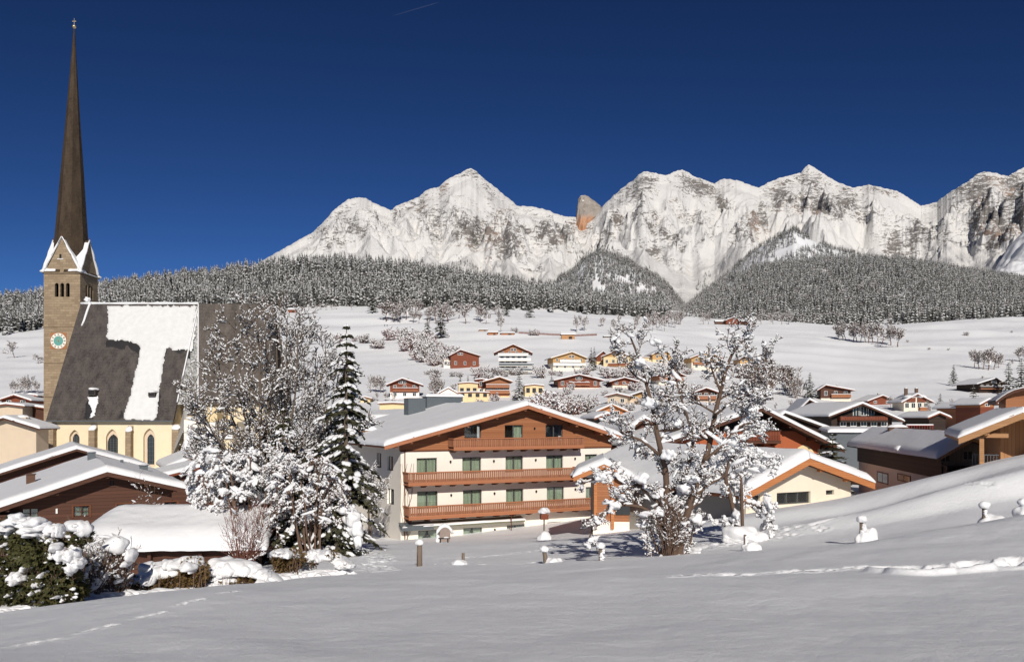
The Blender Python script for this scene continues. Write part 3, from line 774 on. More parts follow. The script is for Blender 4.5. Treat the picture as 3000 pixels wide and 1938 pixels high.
def snow_on(mb, sk, mi, rr, dmin=1, prob=.6, thick=1.0, base=.02, k=1.6, sides=5):
    for pts, rad, dp in sk:
        if dp < dmin: continue
        for a in range(len(pts)-1):
            v = pts[a+1]-pts[a]; L = np.linalg.norm(v)
            if rr.random() > prob or abs(v[2]) > .9*L: continue
            t = base + rad[a]*k; t *= thick*rr.uniform(.6, 1.4)
            q = [pts[a]+v*x for x in (-.04, .25, .55, .85, 1.06)]
            off = [.35, .95, 1.05, .85, .3]
            mb.tube([p+np.array((0,0,rad[a]*.6+t*.55)) for p in q], [t*o*rr.uniform(.8, 1.2) for o in off], sides, mi)
BARE = dict(n=4, wob=.12, up=(.03,.06,.06,.04), taper=.75, rmin=.016, depth=3, kids=(9,6,5), ang=((25,60),(25,60),(25,65)), len=((.5,.8),(.45,.7),(.4,.7)), rk=.55)
BARE['from'] = (.3,.25,.2)
def small_bare(name, seed, h, mats, kids=(9,7,5), up=(.03,.06,.06,.04), rmin=.03, snowp=.4, starts=None, ang=None, snowb=.03):
    pr = dict(BARE); pr['kids'] = kids; pr['up'] = up; pr['rmin'] = rmin
    if ang: pr['ang'] = ang
    sk = skeleton(pr, h, seed, starts); mb = MB(); wood_mesh(mb, sk, 0, (5,4,3,3)); snow_on(mb, sk, 1, random.Random(seed), 1, snowp, 1, snowb, 1.3, 4)
    return mb.build(name, mats)
# templates used at a distance (single meshes: they are a few pixels wide)
TB = [small_bare('bare_tree', 100+i, 9+i, [M['twig'], M['snow']], (9,6,4), (.03,.06,.06,.04), .06, .35) for i in range(3)]
SHRUB = [((random.gauss(0,.5), random.gauss(0,.5), -.2), (random.gauss(0,.35), random.gauss(0,.35), 1), random.uniform(1.6, 2.8), .06) for _ in range(11)]
TS = [small_bare('bare_bush', 120+i, 4, [M['twig_red'] if i == 1 else M['twig'], M['snow']], (6,5,0), (.02,.02,.02), .05, .4, SHRUB, ((15,45),(20,60),(20,60)), .05) for i in range(3)]

def spruce_mesh(h, rad, seed, mats, tiers=24, nb=9, droop=.55, snow=.55, leaf=.34, dens=1.0, parent=None, single=False, gap=0.0):
    """a spruce with drooping sprays: trunk, foliage and snow lying on the boughs"""
    rr = random.Random(seed); tk, fo, sn = MB(), MB(), MB()
    tk.tube([(0,0,-.5),(0.03*h*.1,0,h*.5),(0,0,h)], [h*.014+.03, h*.008+.02, .015], 6)
    for i in range(tiers):
        q = i/(tiers-1); z0 = h*(.07+.92*q**.95); L = rad*(1-q)**.8*rr.uniform(.8, 1.15)+.12*h/12
        for b in range(max(4, int(nb*(1-.45*q)))):
            if rr.random() < gap: continue
            a = rr.uniform(0, 6.28); c, s = math.cos(a), math.sin(a); l = L*rr.uniform(.65, 1.15)
            ns = 5; pts = []
            for k in range(ns+1):
                t = k/ns; pts.append(np.array((c*l*t, s*l*t, z0 + l*(.18*t - droop*t*t) + (.10*l*t**3))))
            tk.tube(pts[:4], [.02+.012*l, .02, .015, .01], 3, cap=False)
            w0 = .16+.13*l
            for k in range(1, ns+1):
                t = k/ns; wd = w0*(1.15-t*.75)
                for sd in (-1, 1):
                    for _ in range(max(1, int(2*dens))):
                        p = pts[k]+(pts[k-1]-pts[k])*rr.random(); ln = wd*rr.uniform(.7, 1.4)
                        fa = a + sd*rr.uniform(.5, 1.1); e = p + np.array((math.cos(fa)*ln, math.sin(fa)*ln, -ln*rr.uniform(.25, .8)))
                        n_ = np.array((-math.sin(fa), math.cos(fa), rr.uniform(-.6, .6)))*leaf*.32*rr.uniform(.6, 1.2)
                        m_ = (p+e)/2
                        fo.add([tuple(p), tuple(m_+n_), tuple(e), tuple(m_-n_)], [(0,1,2,3)])
                # twigs hanging down
                e = pts[k]+np.array((rr.gauss(0,.05), rr.gauss(0,.05), -wd*rr.uniform(.5, 1.1))); n_ = np.array((-s, c, 0))*leaf*.3
                fo.add([tuple(pts[k]), tuple((pts[k]+e)/2+n_), tuple(e), tuple((pts[k]+e)/2-n_)], [(0,1,2,3)])
            if rr.random() < snow:
                for _ in range(rr.randint(4, 9)):
                    f_ = rr.uniform(.25, 1.0)*ns; k0 = min(int(f_), ns-1); p = pts[k0]+(pts[k0+1]-pts[k0])*(f_-k0); g_ = w0*rr.uniform(.16, .46)*(1.15-.5*f_/ns)
                    sn.blob((p[0]+rr.gauss(0, .3*w0), p[1]+rr.gauss(0, .3*w0), p[2]+g_*.45), (g_*rr.uniform(.9, 1.6), g_*rr.uniform(.9, 1.6), g_*.62), 0, .22, 1, tilt=(-c*droop*.7, -s*droop*.7))
    return tk, fo, sn
def spruce(name, loc, h, rad, seed, label, group=None, **kw):
    t = thing(name, loc, random.uniform(0, 6), label, 'tree', group)
    tk, fo, sn = spruce_mesh(h, rad, seed, None, **kw)
    tk.build('trunk', M['bark'], t); fo.build('foliage', M['needles'], t); sn.build('snow_clumps', M['snow_clump'], t, True)
    return t
# mid-distance spruces share two meshes
def mid_tmpl(seed, **kw):
    tk, fo, sn = spruce_mesh(10, 2.6, seed, None, **kw)
    root = thing('spruce_tree', (0, 0, 0)); tk.build('trunk', M['bark'], root); fo.build('foliage', M['needles'], root); sn.build('snow_clumps', M['snow'], root, True)
    return root
MIDS = [mid_tmpl(31, tiers=15, nb=8, snow=.35, leaf=.9), mid_tmpl(32, tiers=15, nb=8, snow=.6, leaf=.9)]
_mused = [False, False]
def mid_spruce(x, Y, ytop, kind, label, wid=1.0, group='single spruces around the village', ybase=None):
    if ybase: Y = Yat(x, ybase)
    X = (x-HX)*Y/F; z = gz(X, Y)
    h = ((HY-ytop)*Y/F - z)/10.0; r = MIDS[kind]; s = (h*wid, h*wid, h)
    if not _mused[kind]:
        _mused[kind] = True; r.location = (X, Y, z); r.scale = s; tag(r, label, 'tree', group)
    else: dup(r, (X, Y, z), random.uniform(0, 6), s, label, group)
mid_spruce(1091, 780, 862, 1, 'broad snow laden spruce standing alone at the foot of the ridge wood', 1.5, ybase=916)
mid_spruce(1128, 800, 868, 0, 'narrow dark spruce close beside the broad snow laden one', 1.0, ybase=914)
mid_spruce(1290, 640, 906, 0, 'big dark green spruce above the thicket on the hill', 1.35, ybase=990)
mid_spruce(1252, 660, 925, 1, 'small snowy spruce tucked left of the big dark green one', 1.2, ybase=985)
mid_spruce(1553, 760, 872, 0, 'dark spruce nearest the centre on the open field edge', 1.25, ybase=931)
mid_spruce(1485, 780, 878, 0, 'dark spruce on the field edge beside grey bare trees', 1.1, ybase=926)
mid_spruce(1521, 255, 1092, 1, 'dense spruce standing in front of the yellow balconied house', 1.3, ybase=1175)
mid_spruce(1732, 390, 1018, 0, 'slim dark spruce between the cream and the red gabled chalets', .75)
mid_spruce(1741, 392, 1016, 0, 'second slim dark spruce between the cream and the red gabled chalets', .7)
mid_spruce(2373, 240, 1092, 1, 'snowy spruce at the right end of the brown thicket', 1.3, ybase=1168)
mid_spruce(2794, 300, 1068, 0, 'pointed spruce alone on the snowfield near the dark far chalet', 1.1, ybase=1130)
mid_spruce(2955, 250, 1062, 1, 'tall snowy spruce just right of the dark far chalet', 1.2, ybase=1156)
mid_spruce(2992, 255, 1050, 1, 'tall snowy spruce cut by the right picture edge', 1.2, ybase=1150)
mid_spruce(2755, 170, 1152, 1, 'young snow covered spruce beside the red railing', 1.15, ybase=1208)
mid_spruce(2790, 160, 1180, 0, 'small spruce below the young snow covered one', 1.2, ybase=1232)
mid_spruce(2852, 165, 1128, 1, 'ragged tall spruce behind the small red shed', 1.1, ybase=1240)
mid_spruce(2880, 155, 1185, 0, 'low dark spruce left of the new timber house', 1.4, ybase=1250)
mid_spruce(1616, 330, 1095, 0, 'small spruce left of the wide red chalet', .9, ybase=1118)
mid_spruce(1348, 330, 1092, 1, 'little snowy spruce behind the white snowed in garage', .9, ybase=1122)
mid_spruce(1371, 330, 1096, 0, 'tiny dark spruce behind the white snowed in garage', .8, ybase=1120)

_bt = [False]*3; _bs = [False]*3
def bare(x, Y, ytop, ybase, kind, label, group, wid=1.0, bush=False):
    if ybase: Y = Yat(x, ybase)
    T, U_ = (TS, _bs) if bush else (TB, _bt); o = T[kind]
    X = (x-HX)*Y/F; z = gz(X, Y); h = ((HY-ytop)*Y/F - z)
    hh = (3.6 if bush else (9+kind)*1.0); s = (h/hh*wid, h/hh*wid, h/hh)
    if U_[kind]:
        o = o.copy(); COL.objects.link(o)
    U_[kind] = True
    o.location = (X, Y, z); o.scale = s; o.rotation_euler = (0, 0, random.uniform(0, 6.28))
    tag(o, label, 'bush' if bush else 'tree', group)
def belt(items, label, group, bush=False, wid=1.0):
    for i, (x, Y, yt, yb) in enumerate(items): bare(x, Y, yt, yb, i % 3, label, group, wid*random.uniform(.85, 1.15), bush)
rr = random.Random(77)
belt([(rr.uniform(1120, 1480), rr.uniform(800, 890), rr.uniform(858, 905), rr.uniform(920, 950)) for _ in range(34)], 'bare grey tree at the ragged lower edge of the ridge wood', 'bare trees below the ridge wood', wid=1.3)
belt([(rr.gauss(1215, 45), rr.uniform(560, 640), 0, 0) for _ in range(0)], '', '')
it = []
for _ in range(44):
    q = rr.random(); x = 1165+q*150+rr.uniform(-40, 40); yb = 985+q*85+rr.uniform(-18, 18); it.append((x, np.interp(yb, [960, 1080], [720, 400]), yb-rr.uniform(32, 58), yb))
belt(it, 'brown leafless bush in the thicket running down to the red glazed chalet', 'thicket on the slope', True)
belt([(rr.uniform(990, 1070), 600, rr.uniform(972, 985), rr.uniform(1000, 1008)) for _ in range(5)] + [(x, 570, 985, 1022) for x in (1105, 1120)], 'low brown bush on the bank above the open snowfield', 'bushes on the snow bank', True)
belt([(x, 880, rr.uniform(880, 890), 908) for x in (905, 925, 940, 955, 972, 985, 1030)], 'thin bare tree in the row by the little brown hut', 'row of bare trees by the hut', wid=.8)
belt([(x, rr.uniform(600, 760), rr.uniform(905, 925), rr.uniform(950, 975)) for x in (1700, 1712, 1765, 1768, 1808, 1860, 1868, 1895, 1902, 1912, 1925, 1938, 1947, 1960, 1978, 1468, 1690)], 'thin leafless tree standing on the white field below the ravine', 'thin trees on the field', wid=.8)
belt([(rr.uniform(1850, 2000), 800, rr.uniform(895, 915), rr.uniform(940, 955)) for _ in range(14)] + [(x, 780, 905, 950) for x in (2060, 2075, 2230, 2265, 2290, 2310)], 'bare tree in the grey belt at the mouth of the ravine', 'bare trees at the ravine mouth', wid=1.1)
belt([(x, 640, rr.uniform(925, 940), yb) for x, yb in ((2455,995),(2470,996),(2478,998),(2500,1000),(2510,1000),(2522,1003),(2535,1004),(2545,1006),(2558,1006),(2570,1008),(2585,1010),(2610,1012),(2630,1016))], 'bare reddish tree in the copse on the edge of the white field', 'copse on the field edge', wid=1.2)
belt([(x, 380, yt, yb) for x, yt, yb in ((2855,1010,1075),(2868,1006,1080),(2880,1012,1082),(2895,998,1084),(2912,1010,1082),(2925,1020,1078),(2985,1000,1060),(3000,1005,1060),(2960,1045,1070))], 'leafless tree in the group at the foot of the right snowfield', 'trees at the right snowfield', wid=1.2)
it = []
for _ in range(30):
    x = rr.uniform(2190, 2350); top = np.interp(x, [2190, 2240, 2290, 2350], [1030, 1000, 1010, 1060])
    it.append((x, rr.uniform(240, 285), top+rr.uniform(0, 90), 1150+rr.uniform(-10, 25)))
belt(it, 'bare red brown tree in the dense thicket right of the snowy fruit tree', 'brown thicket in the village', wid=1.2)
belt([(rr.uniform(1590, 1740), rr.uniform(130, 165), rr.uniform(1135, 1165), rr.uniform(1195, 1222)) for _ in range(22)], 'frosted bush behind the ridge of the hotel roof', 'bushes behind the hotel roof', True)
belt([(rr.uniform(1268, 1290), 250, rr.uniform(1070, 1100), 1158) for _ in range(5)] + [(x, 240, 1085, 1150) for x in (1085, 1100, 1115, 1125)] + [(x, 250, 1140, 1175) for x in (1130,1150,1105)], 'hoar frosted bare tree beside the red brown chalet', 'frosted trees by the red brown chalet', wid=1.0)
belt([(x, 380, yt, 1108) for x, yt in ((1830,1065),(1850,1070),(1795,1070),(1810,1074),(1420,1065),(1438,1068),(1590,1060),(1990,1062),(2160,1050),(2175,1058))], 'snow covered garden bush between the upper chalets', 'garden bushes in the village', True)
belt([(x, 230, yt, 1155) for x, yt in ((35,1105),(45,1098),(58,1092),(70,1085),(82,1090),(95,1082),(104,1100),(112,1110))], 'hoar frosted tree behind the low roofs left of the tower', 'frosted trees left of the tower', wid=.8)
bare(42, 560, 985, 1048, 2, 'round crowned bare tree on the white field left of the tower', 'field trees left of the tower', 1.3)
bare(112, 520, 1028, 1066, 1, 'rounded bush against the left edge of the church tower', 'field trees left of the tower', 1.6)
belt([(x, 560, yt, yb) for x, yt, yb in ((2835,968,984),(2965,966,974),(2660,992,1002),(2720,1015,1025),(2778,1018,1026))], 'lone little bush dotting the right snowfield', 'lone bushes on the right snowfield', True)
bare(1513, 560, 955, 975, 0, 'small round bush on the field by the long hedge line', 'lone bushes on the field', 1.2, True)
belt([(x, 560, 960, 983) for x in (1560, 1575)], 'low grey bush on the middle field', 'lone bushes on the field', True)

rr = random.Random(99)
for _ in range(105):
    x = rr.uniform(1250, 2150); yb = rr.choice([rr.uniform(1096, 1112), rr.uniform(1140, 1168), rr.uniform(1178, 1215)]); 
    bare(x, 0, yb-rr.uniform(15, 36), yb, rr.randrange(3), 'hoar white garden shrub among the chalets of the slope', 'white garden shrubs of the slope', rr.uniform(.9, 1.4), True)
for _ in range(26):
    x = rr.uniform(2120, 2960); yb = rr.uniform(1190, 1235); bare(x, 0, yb-rr.uniform(22, 45), yb, rr.randrange(3), 'frosted bare tree between the houses on the right', 'frosted trees on the right', rr.uniform(.8, 1.2), False)
# ------------------------------------------------------------------ house kit (local axes: x along the front, y into the house, z up)
class Fr:
    def __init__(s, O, rot, zb):
        s.O = O; s.c, s.s = math.cos(R(rot)), math.sin(R(rot)); s.rot = rot; s.zb = zb
    def uz(s, x, y, y0=0.0):
        a = (x-HX)/F
        u = (a*(s.O[1]+y0*s.c) - s.O[0] + y0*s.s)/(s.c - a*s.s)
        Y = s.O[1] + u*s.s + y0*s.c
        return u, (HY-y)*Y/F - s.zb
    def side(s, x, y, u0=0.0):      # on a wall running back from the front at local x = u0: returns (local y, z)
        a = (x-HX)/F; ox, oy = s.O[0]+u0*s.c, s.O[1]+u0*s.s
        v = (ox - a*oy)/(s.s + a*s.c); Y = oy + v*s.c
        return v, (HY-y)*Y/F - s.zb
    def thing(s, name, label, cat, group=None):
        return thing(name, (s.O[0], s.O[1], s.zb), R(s.rot), label, cat, group)

def lerp(a, b, t): return tuple(a[i]+(b[i]-a[i])*t for i in range(3))
def edge_samples(L, n, rad):
    v = [0, .03*rad, .12*rad, .3*rad, .6*rad, rad]
    v = [x for x in v if x < L*.45]
    inner = np.linspace(v[-1], L-v[-1], n)[1:-1]
    return np.array(v + list(inner) + [L-x for x in reversed(v)])/L
def snow_slab(mb, a, b, c, d, thick, rnd=(1,1,1,1), n=(14,14), rad=None, wav=.12, over=.06, seed=1, mi=0, sag=0.0):
    """snow lying on the quad a-b-c-d (a->b one edge, d->c the opposite one); rnd: which edges (ab, bc, cd, da) end in a rounded lip"""
    rad = rad or thick*.9; a, b, c, d = map(np.array, (a, b, c, d))
    LS, LT = np.linalg.norm(b-a), np.linalg.norm(d-a)
    S = edge_samples(LS, n[0], rad); T = edge_samples(LT, n[1], rad); vs = []
    for t in T:
        for s_ in S:
            p = (a*(1-s_)+b*s_)*(1-t) + (d*(1-s_)+c*s_)*t
            h = 1.0
            es = [(t*LT, rnd[0]), ((1-s_)*LS, rnd[1]), ((1-t)*LT, rnd[2]), (s_*LS, rnd[3])]
            for e, r in es:
                if r and e < rad: h = min(h, 1) * math.sqrt(max(0, 1-(1-e/rad)**2)) if h < 1 else math.sqrt(max(0, 1-(1-e/rad)**2))
            w = 1 + wav*float(perlin(np.array([p[0]*.45+seed*3.1]), np.array([p[1]*.45+seed]), seed)[0])*1.6 + wav*.5*float(perlin(np.array([p[0]*1.9+seed]), np.array([p[1]*1.9]), seed+5)[0])
            o = np.zeros(3)
            if h < .98:          # lip bulges outward, unevenly
                ir = over*(1+1.2*float(perlin(np.array([p[0]*1.3+p[1]*.7+seed]), np.array([p[2]*1.1+p[1]]), seed+9)[0]))
                if t*LT < rad*.3 and rnd[0]: o += (a-d)/LT*ir
                if (1-t)*LT < rad*.3 and rnd[2]: o += (d-a)/LT*ir
                if s_*LS < rad*.3 and rnd[3]: o += (a-b)/LS*ir
                if (1-s_)*LS < rad*.3 and rnd[1]: o += (b-a)/LS*ir
            z = thick*h*w - (.05 if h == 0 else 0) - sag*(1 if h == 0 else 0)
            vs.append((p[0]+o[0], p[1]+o[1], p[2]+o[2]+z))
    m = len(S)
    mb.add(vs, [(j*m+i, j*m+i+1, (j+1)*m+i+1, (j+1)*m+i) for j in range(len(T)-1) for i in range(m-1)], mi)

def gable_roof(t, L, A, Rt, y0, y1, mat, snow=.35, th=.2, board=.3, n=(14,16), seed=1, purl=(), pmat=None, snowname='roof_snow', yA=None, res=None, hang=.25, soff=None):
    """two slopes through the front points L, A, Rt = (x, z) of the underside edge; from y0 (front) to y1 (back)"""
    mb = MB()
    for (p, q) in ((L, A), (A, Rt)):
        mb.prism([(p[0], y0, p[1]), (q[0], y0, q[1]), (q[0], y0, q[1]+th), (p[0], y0, p[1]+th)], (0, y1-y0, 0))
    roof = mb.build('roof', soff or mat, t)
    if board:
        for sgn, (p, q) in ((1, (L, A)), (-1, (A, Rt))):
            b = MB(); d0 = -board*.55
            b.prism([(p[0], y0-.06, p[1]+d0+board*.2), (q[0], y0-.06, q[1]+d0+board*.2), (q[0], y0-.06, q[1]+th*1.0+.03), (p[0], y0-.06, p[1]+th*1.0+.03)], (0, .05, 0))
            b.build('bargeboard', mat, roof)
    if snow:
        sb = MB()
        for k, (p, q, rr_) in enumerate(((L, A, (1,0,1,1)), (A, Rt, (1,1,1,0)))):
            sb_a = (p[0]-(.0 if k else .0), y0-.03, p[1]+th); sb_b = (q[0], y0-.03, q[1]+th)
            sb_c = (q[0], y1, q[1]+th); sb_d = (p[0], y1, p[1]+th)
            snow_slab(sb, sb_a, sb_b, sb_c, sb_d, snow, rr_, n, seed=seed+k)
        sb.build(snowname, M['snow'], t, True)
    for (x, z) in purl:
        b = MB(); b.prism([(x-.13, y0+.12, z-.30), (x+.13, y0+.12, z-.30), (x+.13, y0+.12, z), (x-.13, y0+.12, z)], (0, -y0+.3, 0))
        b.build('purlin', pmat or mat, t)
    return roof

def wall_open(mb, u0, u1, z0, z1, ops, y=0.0, thick=.3, mi=0, axis='x'):
    us = sorted(set([u0, u1]+[v for o in ops for v in (o[0], o[1]) if u0 < v < u1])); zs = sorted(set([z0, z1]+[v for o in ops for v in (o[2], o[3]) if z0 < v < z1]))
    for j in range(len(zs)-1):
        run = None
        for i in range(len(us)-1):
            cu, cz = (us[i]+us[i+1])/2, (zs[j]+zs[j+1])/2
            solid = not any(o[0] < cu < o[1] and o[2] < cz < o[3] for o in ops)
            if solid: run = [run[0] if run else us[i], us[i+1]]
            if (not solid or i == len(us)-2) and run:
                if axis == 'x': mb.box(run[0], y, zs[j], run[1], y+thick, zs[j+1], mi)
                else: mb.box(y, run[0], zs[j], y+thick, run[1], zs[j+1], mi)
                run = None
def ftrans(vs, face, W=0.0):
    """from front-wall coordinates (u, depth, z) to another wall"""
    if face == 'front': return vs
    if face == 'left': return [(v, u, z) for (u, v, z) in vs]
    if face == 'right': return [(W-v, u, z) for (u, v, z) in vs]
def window(t, u0, u1, z0, z1, face='front', W=0.0, rec=.16, bar=.07, mull=1, curtain='both', fm='frame', base=0.0, cm='curtain', cross=0, name='window'):
    f = MB(); b = base
    f.box(u0, b+rec, z0, u0+bar, b+rec+.08, z1); f.box(u1-bar, b+rec, z0, u1, b+rec+.08, z1)
    f.box(u0+bar, b+rec, z0, u1-bar, b+rec+.08, z0+bar); f.box(u0+bar, b+rec, z1-bar, u1-bar, b+rec+.08, z1)
    for k in range(mull):
        x = u0+(u1-u0)*(k+1)/(mull+1); f.box(x-bar*.8, b+rec-.004, z0+bar, x+bar*.8, b+rec+.076, z1-bar)
    for k in range(cross):
        z = z0+(z1-z0)*(k+1)/(cross+1); f.box(u0+bar, b+rec+.01, z-bar*.3, u1-bar, b+rec+.05, z+bar*.3)
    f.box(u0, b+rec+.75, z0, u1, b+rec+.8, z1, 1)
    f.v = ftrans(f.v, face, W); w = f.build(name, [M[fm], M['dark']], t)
    p = MB(); p.box(u0+bar*.5, b+rec+.03, z0+bar*.5, u1-bar*.5, b+rec+.045, z1-bar*.5); p.v = ftrans(p.v, face, W); p.build('pane', M['glass'], w)
    if curtain:
        n = 26; cb = MB(); spans = {'both': [(u0+.03, u0+(u1-u0)*.48), (u0+(u1-u0)*.54, u1-.03)], 'full': [(u0+.03, u1-.03)], 'left': [(u0+.03, u0+(u1-u0)*.5)], 'right': [(u0+(u1-u0)*.5, u1-.03)], 'tied': [(u0+.03, u0+(u1-u0)*.5), (u1-.03, u0+(u1-u0)*.52)]}[curtain]
        for (a, c) in spans:
            vs = []
            for i in range(n+1):
                x = a+(c-a)*i/n; y = b+rec+.2+.045*math.sin(i*1.9+a*3)
                zl = z0+.03
                if curtain == 'tied': zl = z0+.03 + (z1-z0)*.9*(i/n)**2.2*1.0 if i > 0 else z0+.03
                vs += [(x, y, zl), (x, y, z1-.05)]
            cb.add(vs, [(2*i, 2*i+2, 2*i+3, 2*i+1) for i in range(n)])
        cb.v = ftrans(cb.v, face, W); cb.build('curtain', M[cm], w)
    return w
def far_window(t, u0, u1, z0, z1, face='front', W=0.0, fm='white_trim', y=0.0, mull=1):
    f = MB(); p = .05; b = max(.06, .1)
    f.box(u0-b, y-p, z0-b, u0, y, z1+b); f.box(u1, y-p, z0-b, u1+b, y, z1+b); f.box(u0, y-p, z0-b, u1, y, z0); f.box(u0, y-p, z1, u1, y, z1+b)
    for k in range(mull):
        x = u0+(u1-u0)*(k+1)/(mull+1); f.box(x-.04, y-p+.01, z0, x+.04, y, z1)
    f.v = ftrans(f.v, face, W); w = f.build('window', M[fm], t)
    q = MB(); q.box(u0, y-.03, z0, u1, y-.002, z1); q.v = ftrans(q.v, face, W); q.build('pane', M['pane'], w)
    return w
def balcony(t, u0, u1, z0, z1, dep, mat='wood_balcony', rail='wood_rail', slat=.16, brackets=0, ends=True, snow=0.0, face='front', W=0.0, gap=.03, joist=True, y=0.0):
    f = MB(); f.box(u0, y-dep, z0-.14, u1, y-.004, z0); f.v = ftrans(f.v, face, W)
    o = f.build('balcony', M[rail], t)
    r = MB(); zt = z1-.10
    zb_ = z0+.16
    n = max(2, int((u1-u0)/slat)); st = (u1-u0)/n
    for i in range(n): r.box(u0+i*st+gap/2, y-dep-.02, zb_, u0+(i+1)*st-gap/2, y-dep+.02, zt)
    if ends:
        m = max(2, int(dep/slat)); sq = dep/m
        for xx in (u0, u1):
            for i in range(m): r.box(xx-.02, y-dep+.03+i*sq+gap/2, zb_, xx+.02, y-dep+.03+(i+1)*sq-gap/2, zt)
    r.v = ftrans(r.v, face, W); r.build('railing', M[mat], o)
    q = MB()
    q.box(u0-.06, y-dep-.10, zt, u1+.06, y-dep+.07, zt+.10); q.box(u0-.04, y-dep-.06, z0-.16, u1+.04, y-dep-.024, zb_-.004); 
    if ends:
        for xx in (u0, u1): q.box(xx-.07, y-dep+.074, zt, xx+.07, y-.01, zt+.10)
    q.v = ftrans(q.v, face, W); q.build('top_rail', M[rail], o)
    for i in range(brackets):
        x = u0+.3+(u1-u0-.6)*i/max(1, brackets-1); b = MB()
        b.prism([(x-.1, y-.02, z0-.145), (x-.1, y-.02, z0-.42), (x-.1, y-dep*.55, z0-.38), (x-.1, y-dep*.98, z0-.145)], (.2, 0, 0))
        b.v = ftrans(b.v, face, W); b.build('bracket', M['wood_soffit'], o)
    if snow:
        s = MB(); snow_slab(s, (u0-.06, y-dep-.12, zt+.10), (u1+.06, y-dep-.12, zt+.10), (u1+.06, y-dep+.09, zt+.10), (u0-.06, y-dep+.09, zt+.10), snow, (1,1,1,1), (10, 4), rad=.1)
        s.v = ftrans(s.v, face, W); s.build('snow', M['snow'], o, True)
    return o
def chimney(t, x, y, z0, z1, w=.5, d=.5, mat='metal_grey', cap=True, snow=.15):
    b = MB(); b.box(x-w/2, y-d/2, z0, x+w/2, y+d/2, z1)
    if cap: b.box(x-w/2-.06, y-d/2-.06, z1, x+w/2+.06, y+d/2+.06, z1+.07)
    o = b.build('chimney', M[mat], t)
    if snow:
        s = MB(); s.blob((x, y, z1+.1), (w*.55, d*.55, snow), 0, .08, 2); s.build('snow_cap', M['snow'], o, True)
    return o

# ------------------------------------------------------------------ chalets of the village
def village(name, label, x0, x1, yb, yapex, yeave, rot=0.0, d=12.0, lower='cream', upper='wood_red', split=.4, ox=1.0, oy=1.1, snow=.32, rows=(3, 3), bal=(), fascia='wood_red', side=None,
            Y=None, cat='house', group='chalets of the village', wid=1.0, apexx=None, balm='wood_balcony', fmat='white_trim', chim=1, yw=None, top=1, sidewin=0):
    xc = (x0+x1)/2
    if Y is None: Y = Yat(xc, yb)
    zb = (HY-yb)*Y/F
    c, s = math.cos(R(rot)), math.sin(R(rot)); a0, a1 = (x0-HX)/F, (x1-HX)/F
    O = (a0*Y, Y); w = (a1*Y - O[0])/(c - a1*s)
    fr = Fr(O, rot, zb); t = fr.thing(name, label, cat, group)
    A = fr.uz(apexx or xc, yapex, -oy); eL = fr.uz(x0, yeave, -oy)
    ax = A[0] if apexx else w/2; hz = A[1]-.3; he = eL[1]-.2
    sl = (hz-he)/max(.5, ax+ox); sr = (hz-he)/max(.5, w-ax+ox)
    L, Ap, Rt = (-ox, he), (ax, hz), (w+ox, he)
    zL, zR = he+sl*ox, he+sr*ox
    zs = split*zL
    if zs > 0:
        m = MB(); m.box(0, 0, -4, w, d, zs); m.build('wall', M[lower], t)
    m = MB(); q = .03
    m.prism([(-q, -q, zs), (w+q, -q, zs), (w+q, -q, zR-.02), (ax, -q, hz-.02), (-q, -q, zL-.02)], (0, d+2*q, 0)); m.build('upper_wall' if zs > 0 else 'wall', M[upper], t)
    gable_roof(t, L, Ap, Rt, -oy, d+oy, M[fascia], snow, .2, .34, (9, 9), seed=int(xc) % 50, soff=M['wood_soffit'])
    # windows: rows[0] below, rows[1] above
    wz = min(1.25, zs*.45) if zs > 0 else 0
    if rows[0] and zs > 1.6:
        n = rows[0]
        for i in range(n):
            u = w*(i+.5)/n; far_window(t, u-.55*wid, u+.55*wid, zs*.38, zs*.38+min(1.5, zs*.5), fm=fmat, y=0)
    if rows[1]:
        n = rows[1]; up = zL-zs; h = min(1.5, up*.55)
        for i in range(n):
            u = w*(i+.5)/n; far_window(t, u-.5*wid, u+.5*wid, zs+up*.3, zs+up*.3+h, fm=fmat, y=-q)
    if top and hz-zL > 1.6:
        far_window(t, ax-1.1, ax-.1, zL+.1, zL+1.15, fm=fmat, y=-q); far_window(t, ax+.25, ax+1.25, zL+.1, zL+1.15, fm=fmat, y=-q)
    for i in range(sidewin):
        far_window(t, d*(i+.5)/sidewin-.5, d*(i+.5)/sidewin+.5, zs*.4, zs*.4+1.3, 'right' if xc < HX else 'left', w, fmat, y=-.04)
    for (f0, f1, zf) in bal:
        z = zf*zL; balcony(t, w*f0, w*f1, z, z+1.05, 1.1, balm, balm if balm in ('white_trim',) else 'wood_rail', .4, 0, True, .12, y=-q)
    if chim:
        xx = w*.62; zz = hz - (xx-ax)*sr if xx > ax else hz - (ax-xx)*sl
        chimney(t, xx, d*.45, zz-.2, zz+1.3, .7, .7, 'concrete_and_shade')
    return t, fr, w, zL, zs, d
# ------------------------------------------------------------------ the church
ch = thing('church', (0, 165, -12.0), 0, 'yellow walled parish church with a tall needle spire, stone tower and steep dark roof', 'church')
ZC = -12.0
tx0, tx1, ty0, ty1 = -90.55, -83.5, 0.0, 7.05       # local to (0, 165, -12)
def Zc(y, Y=165.0): return (HY-y)*Y/F - ZC
def Xc(x, Y=165.0): return (x-HX)*Y/F
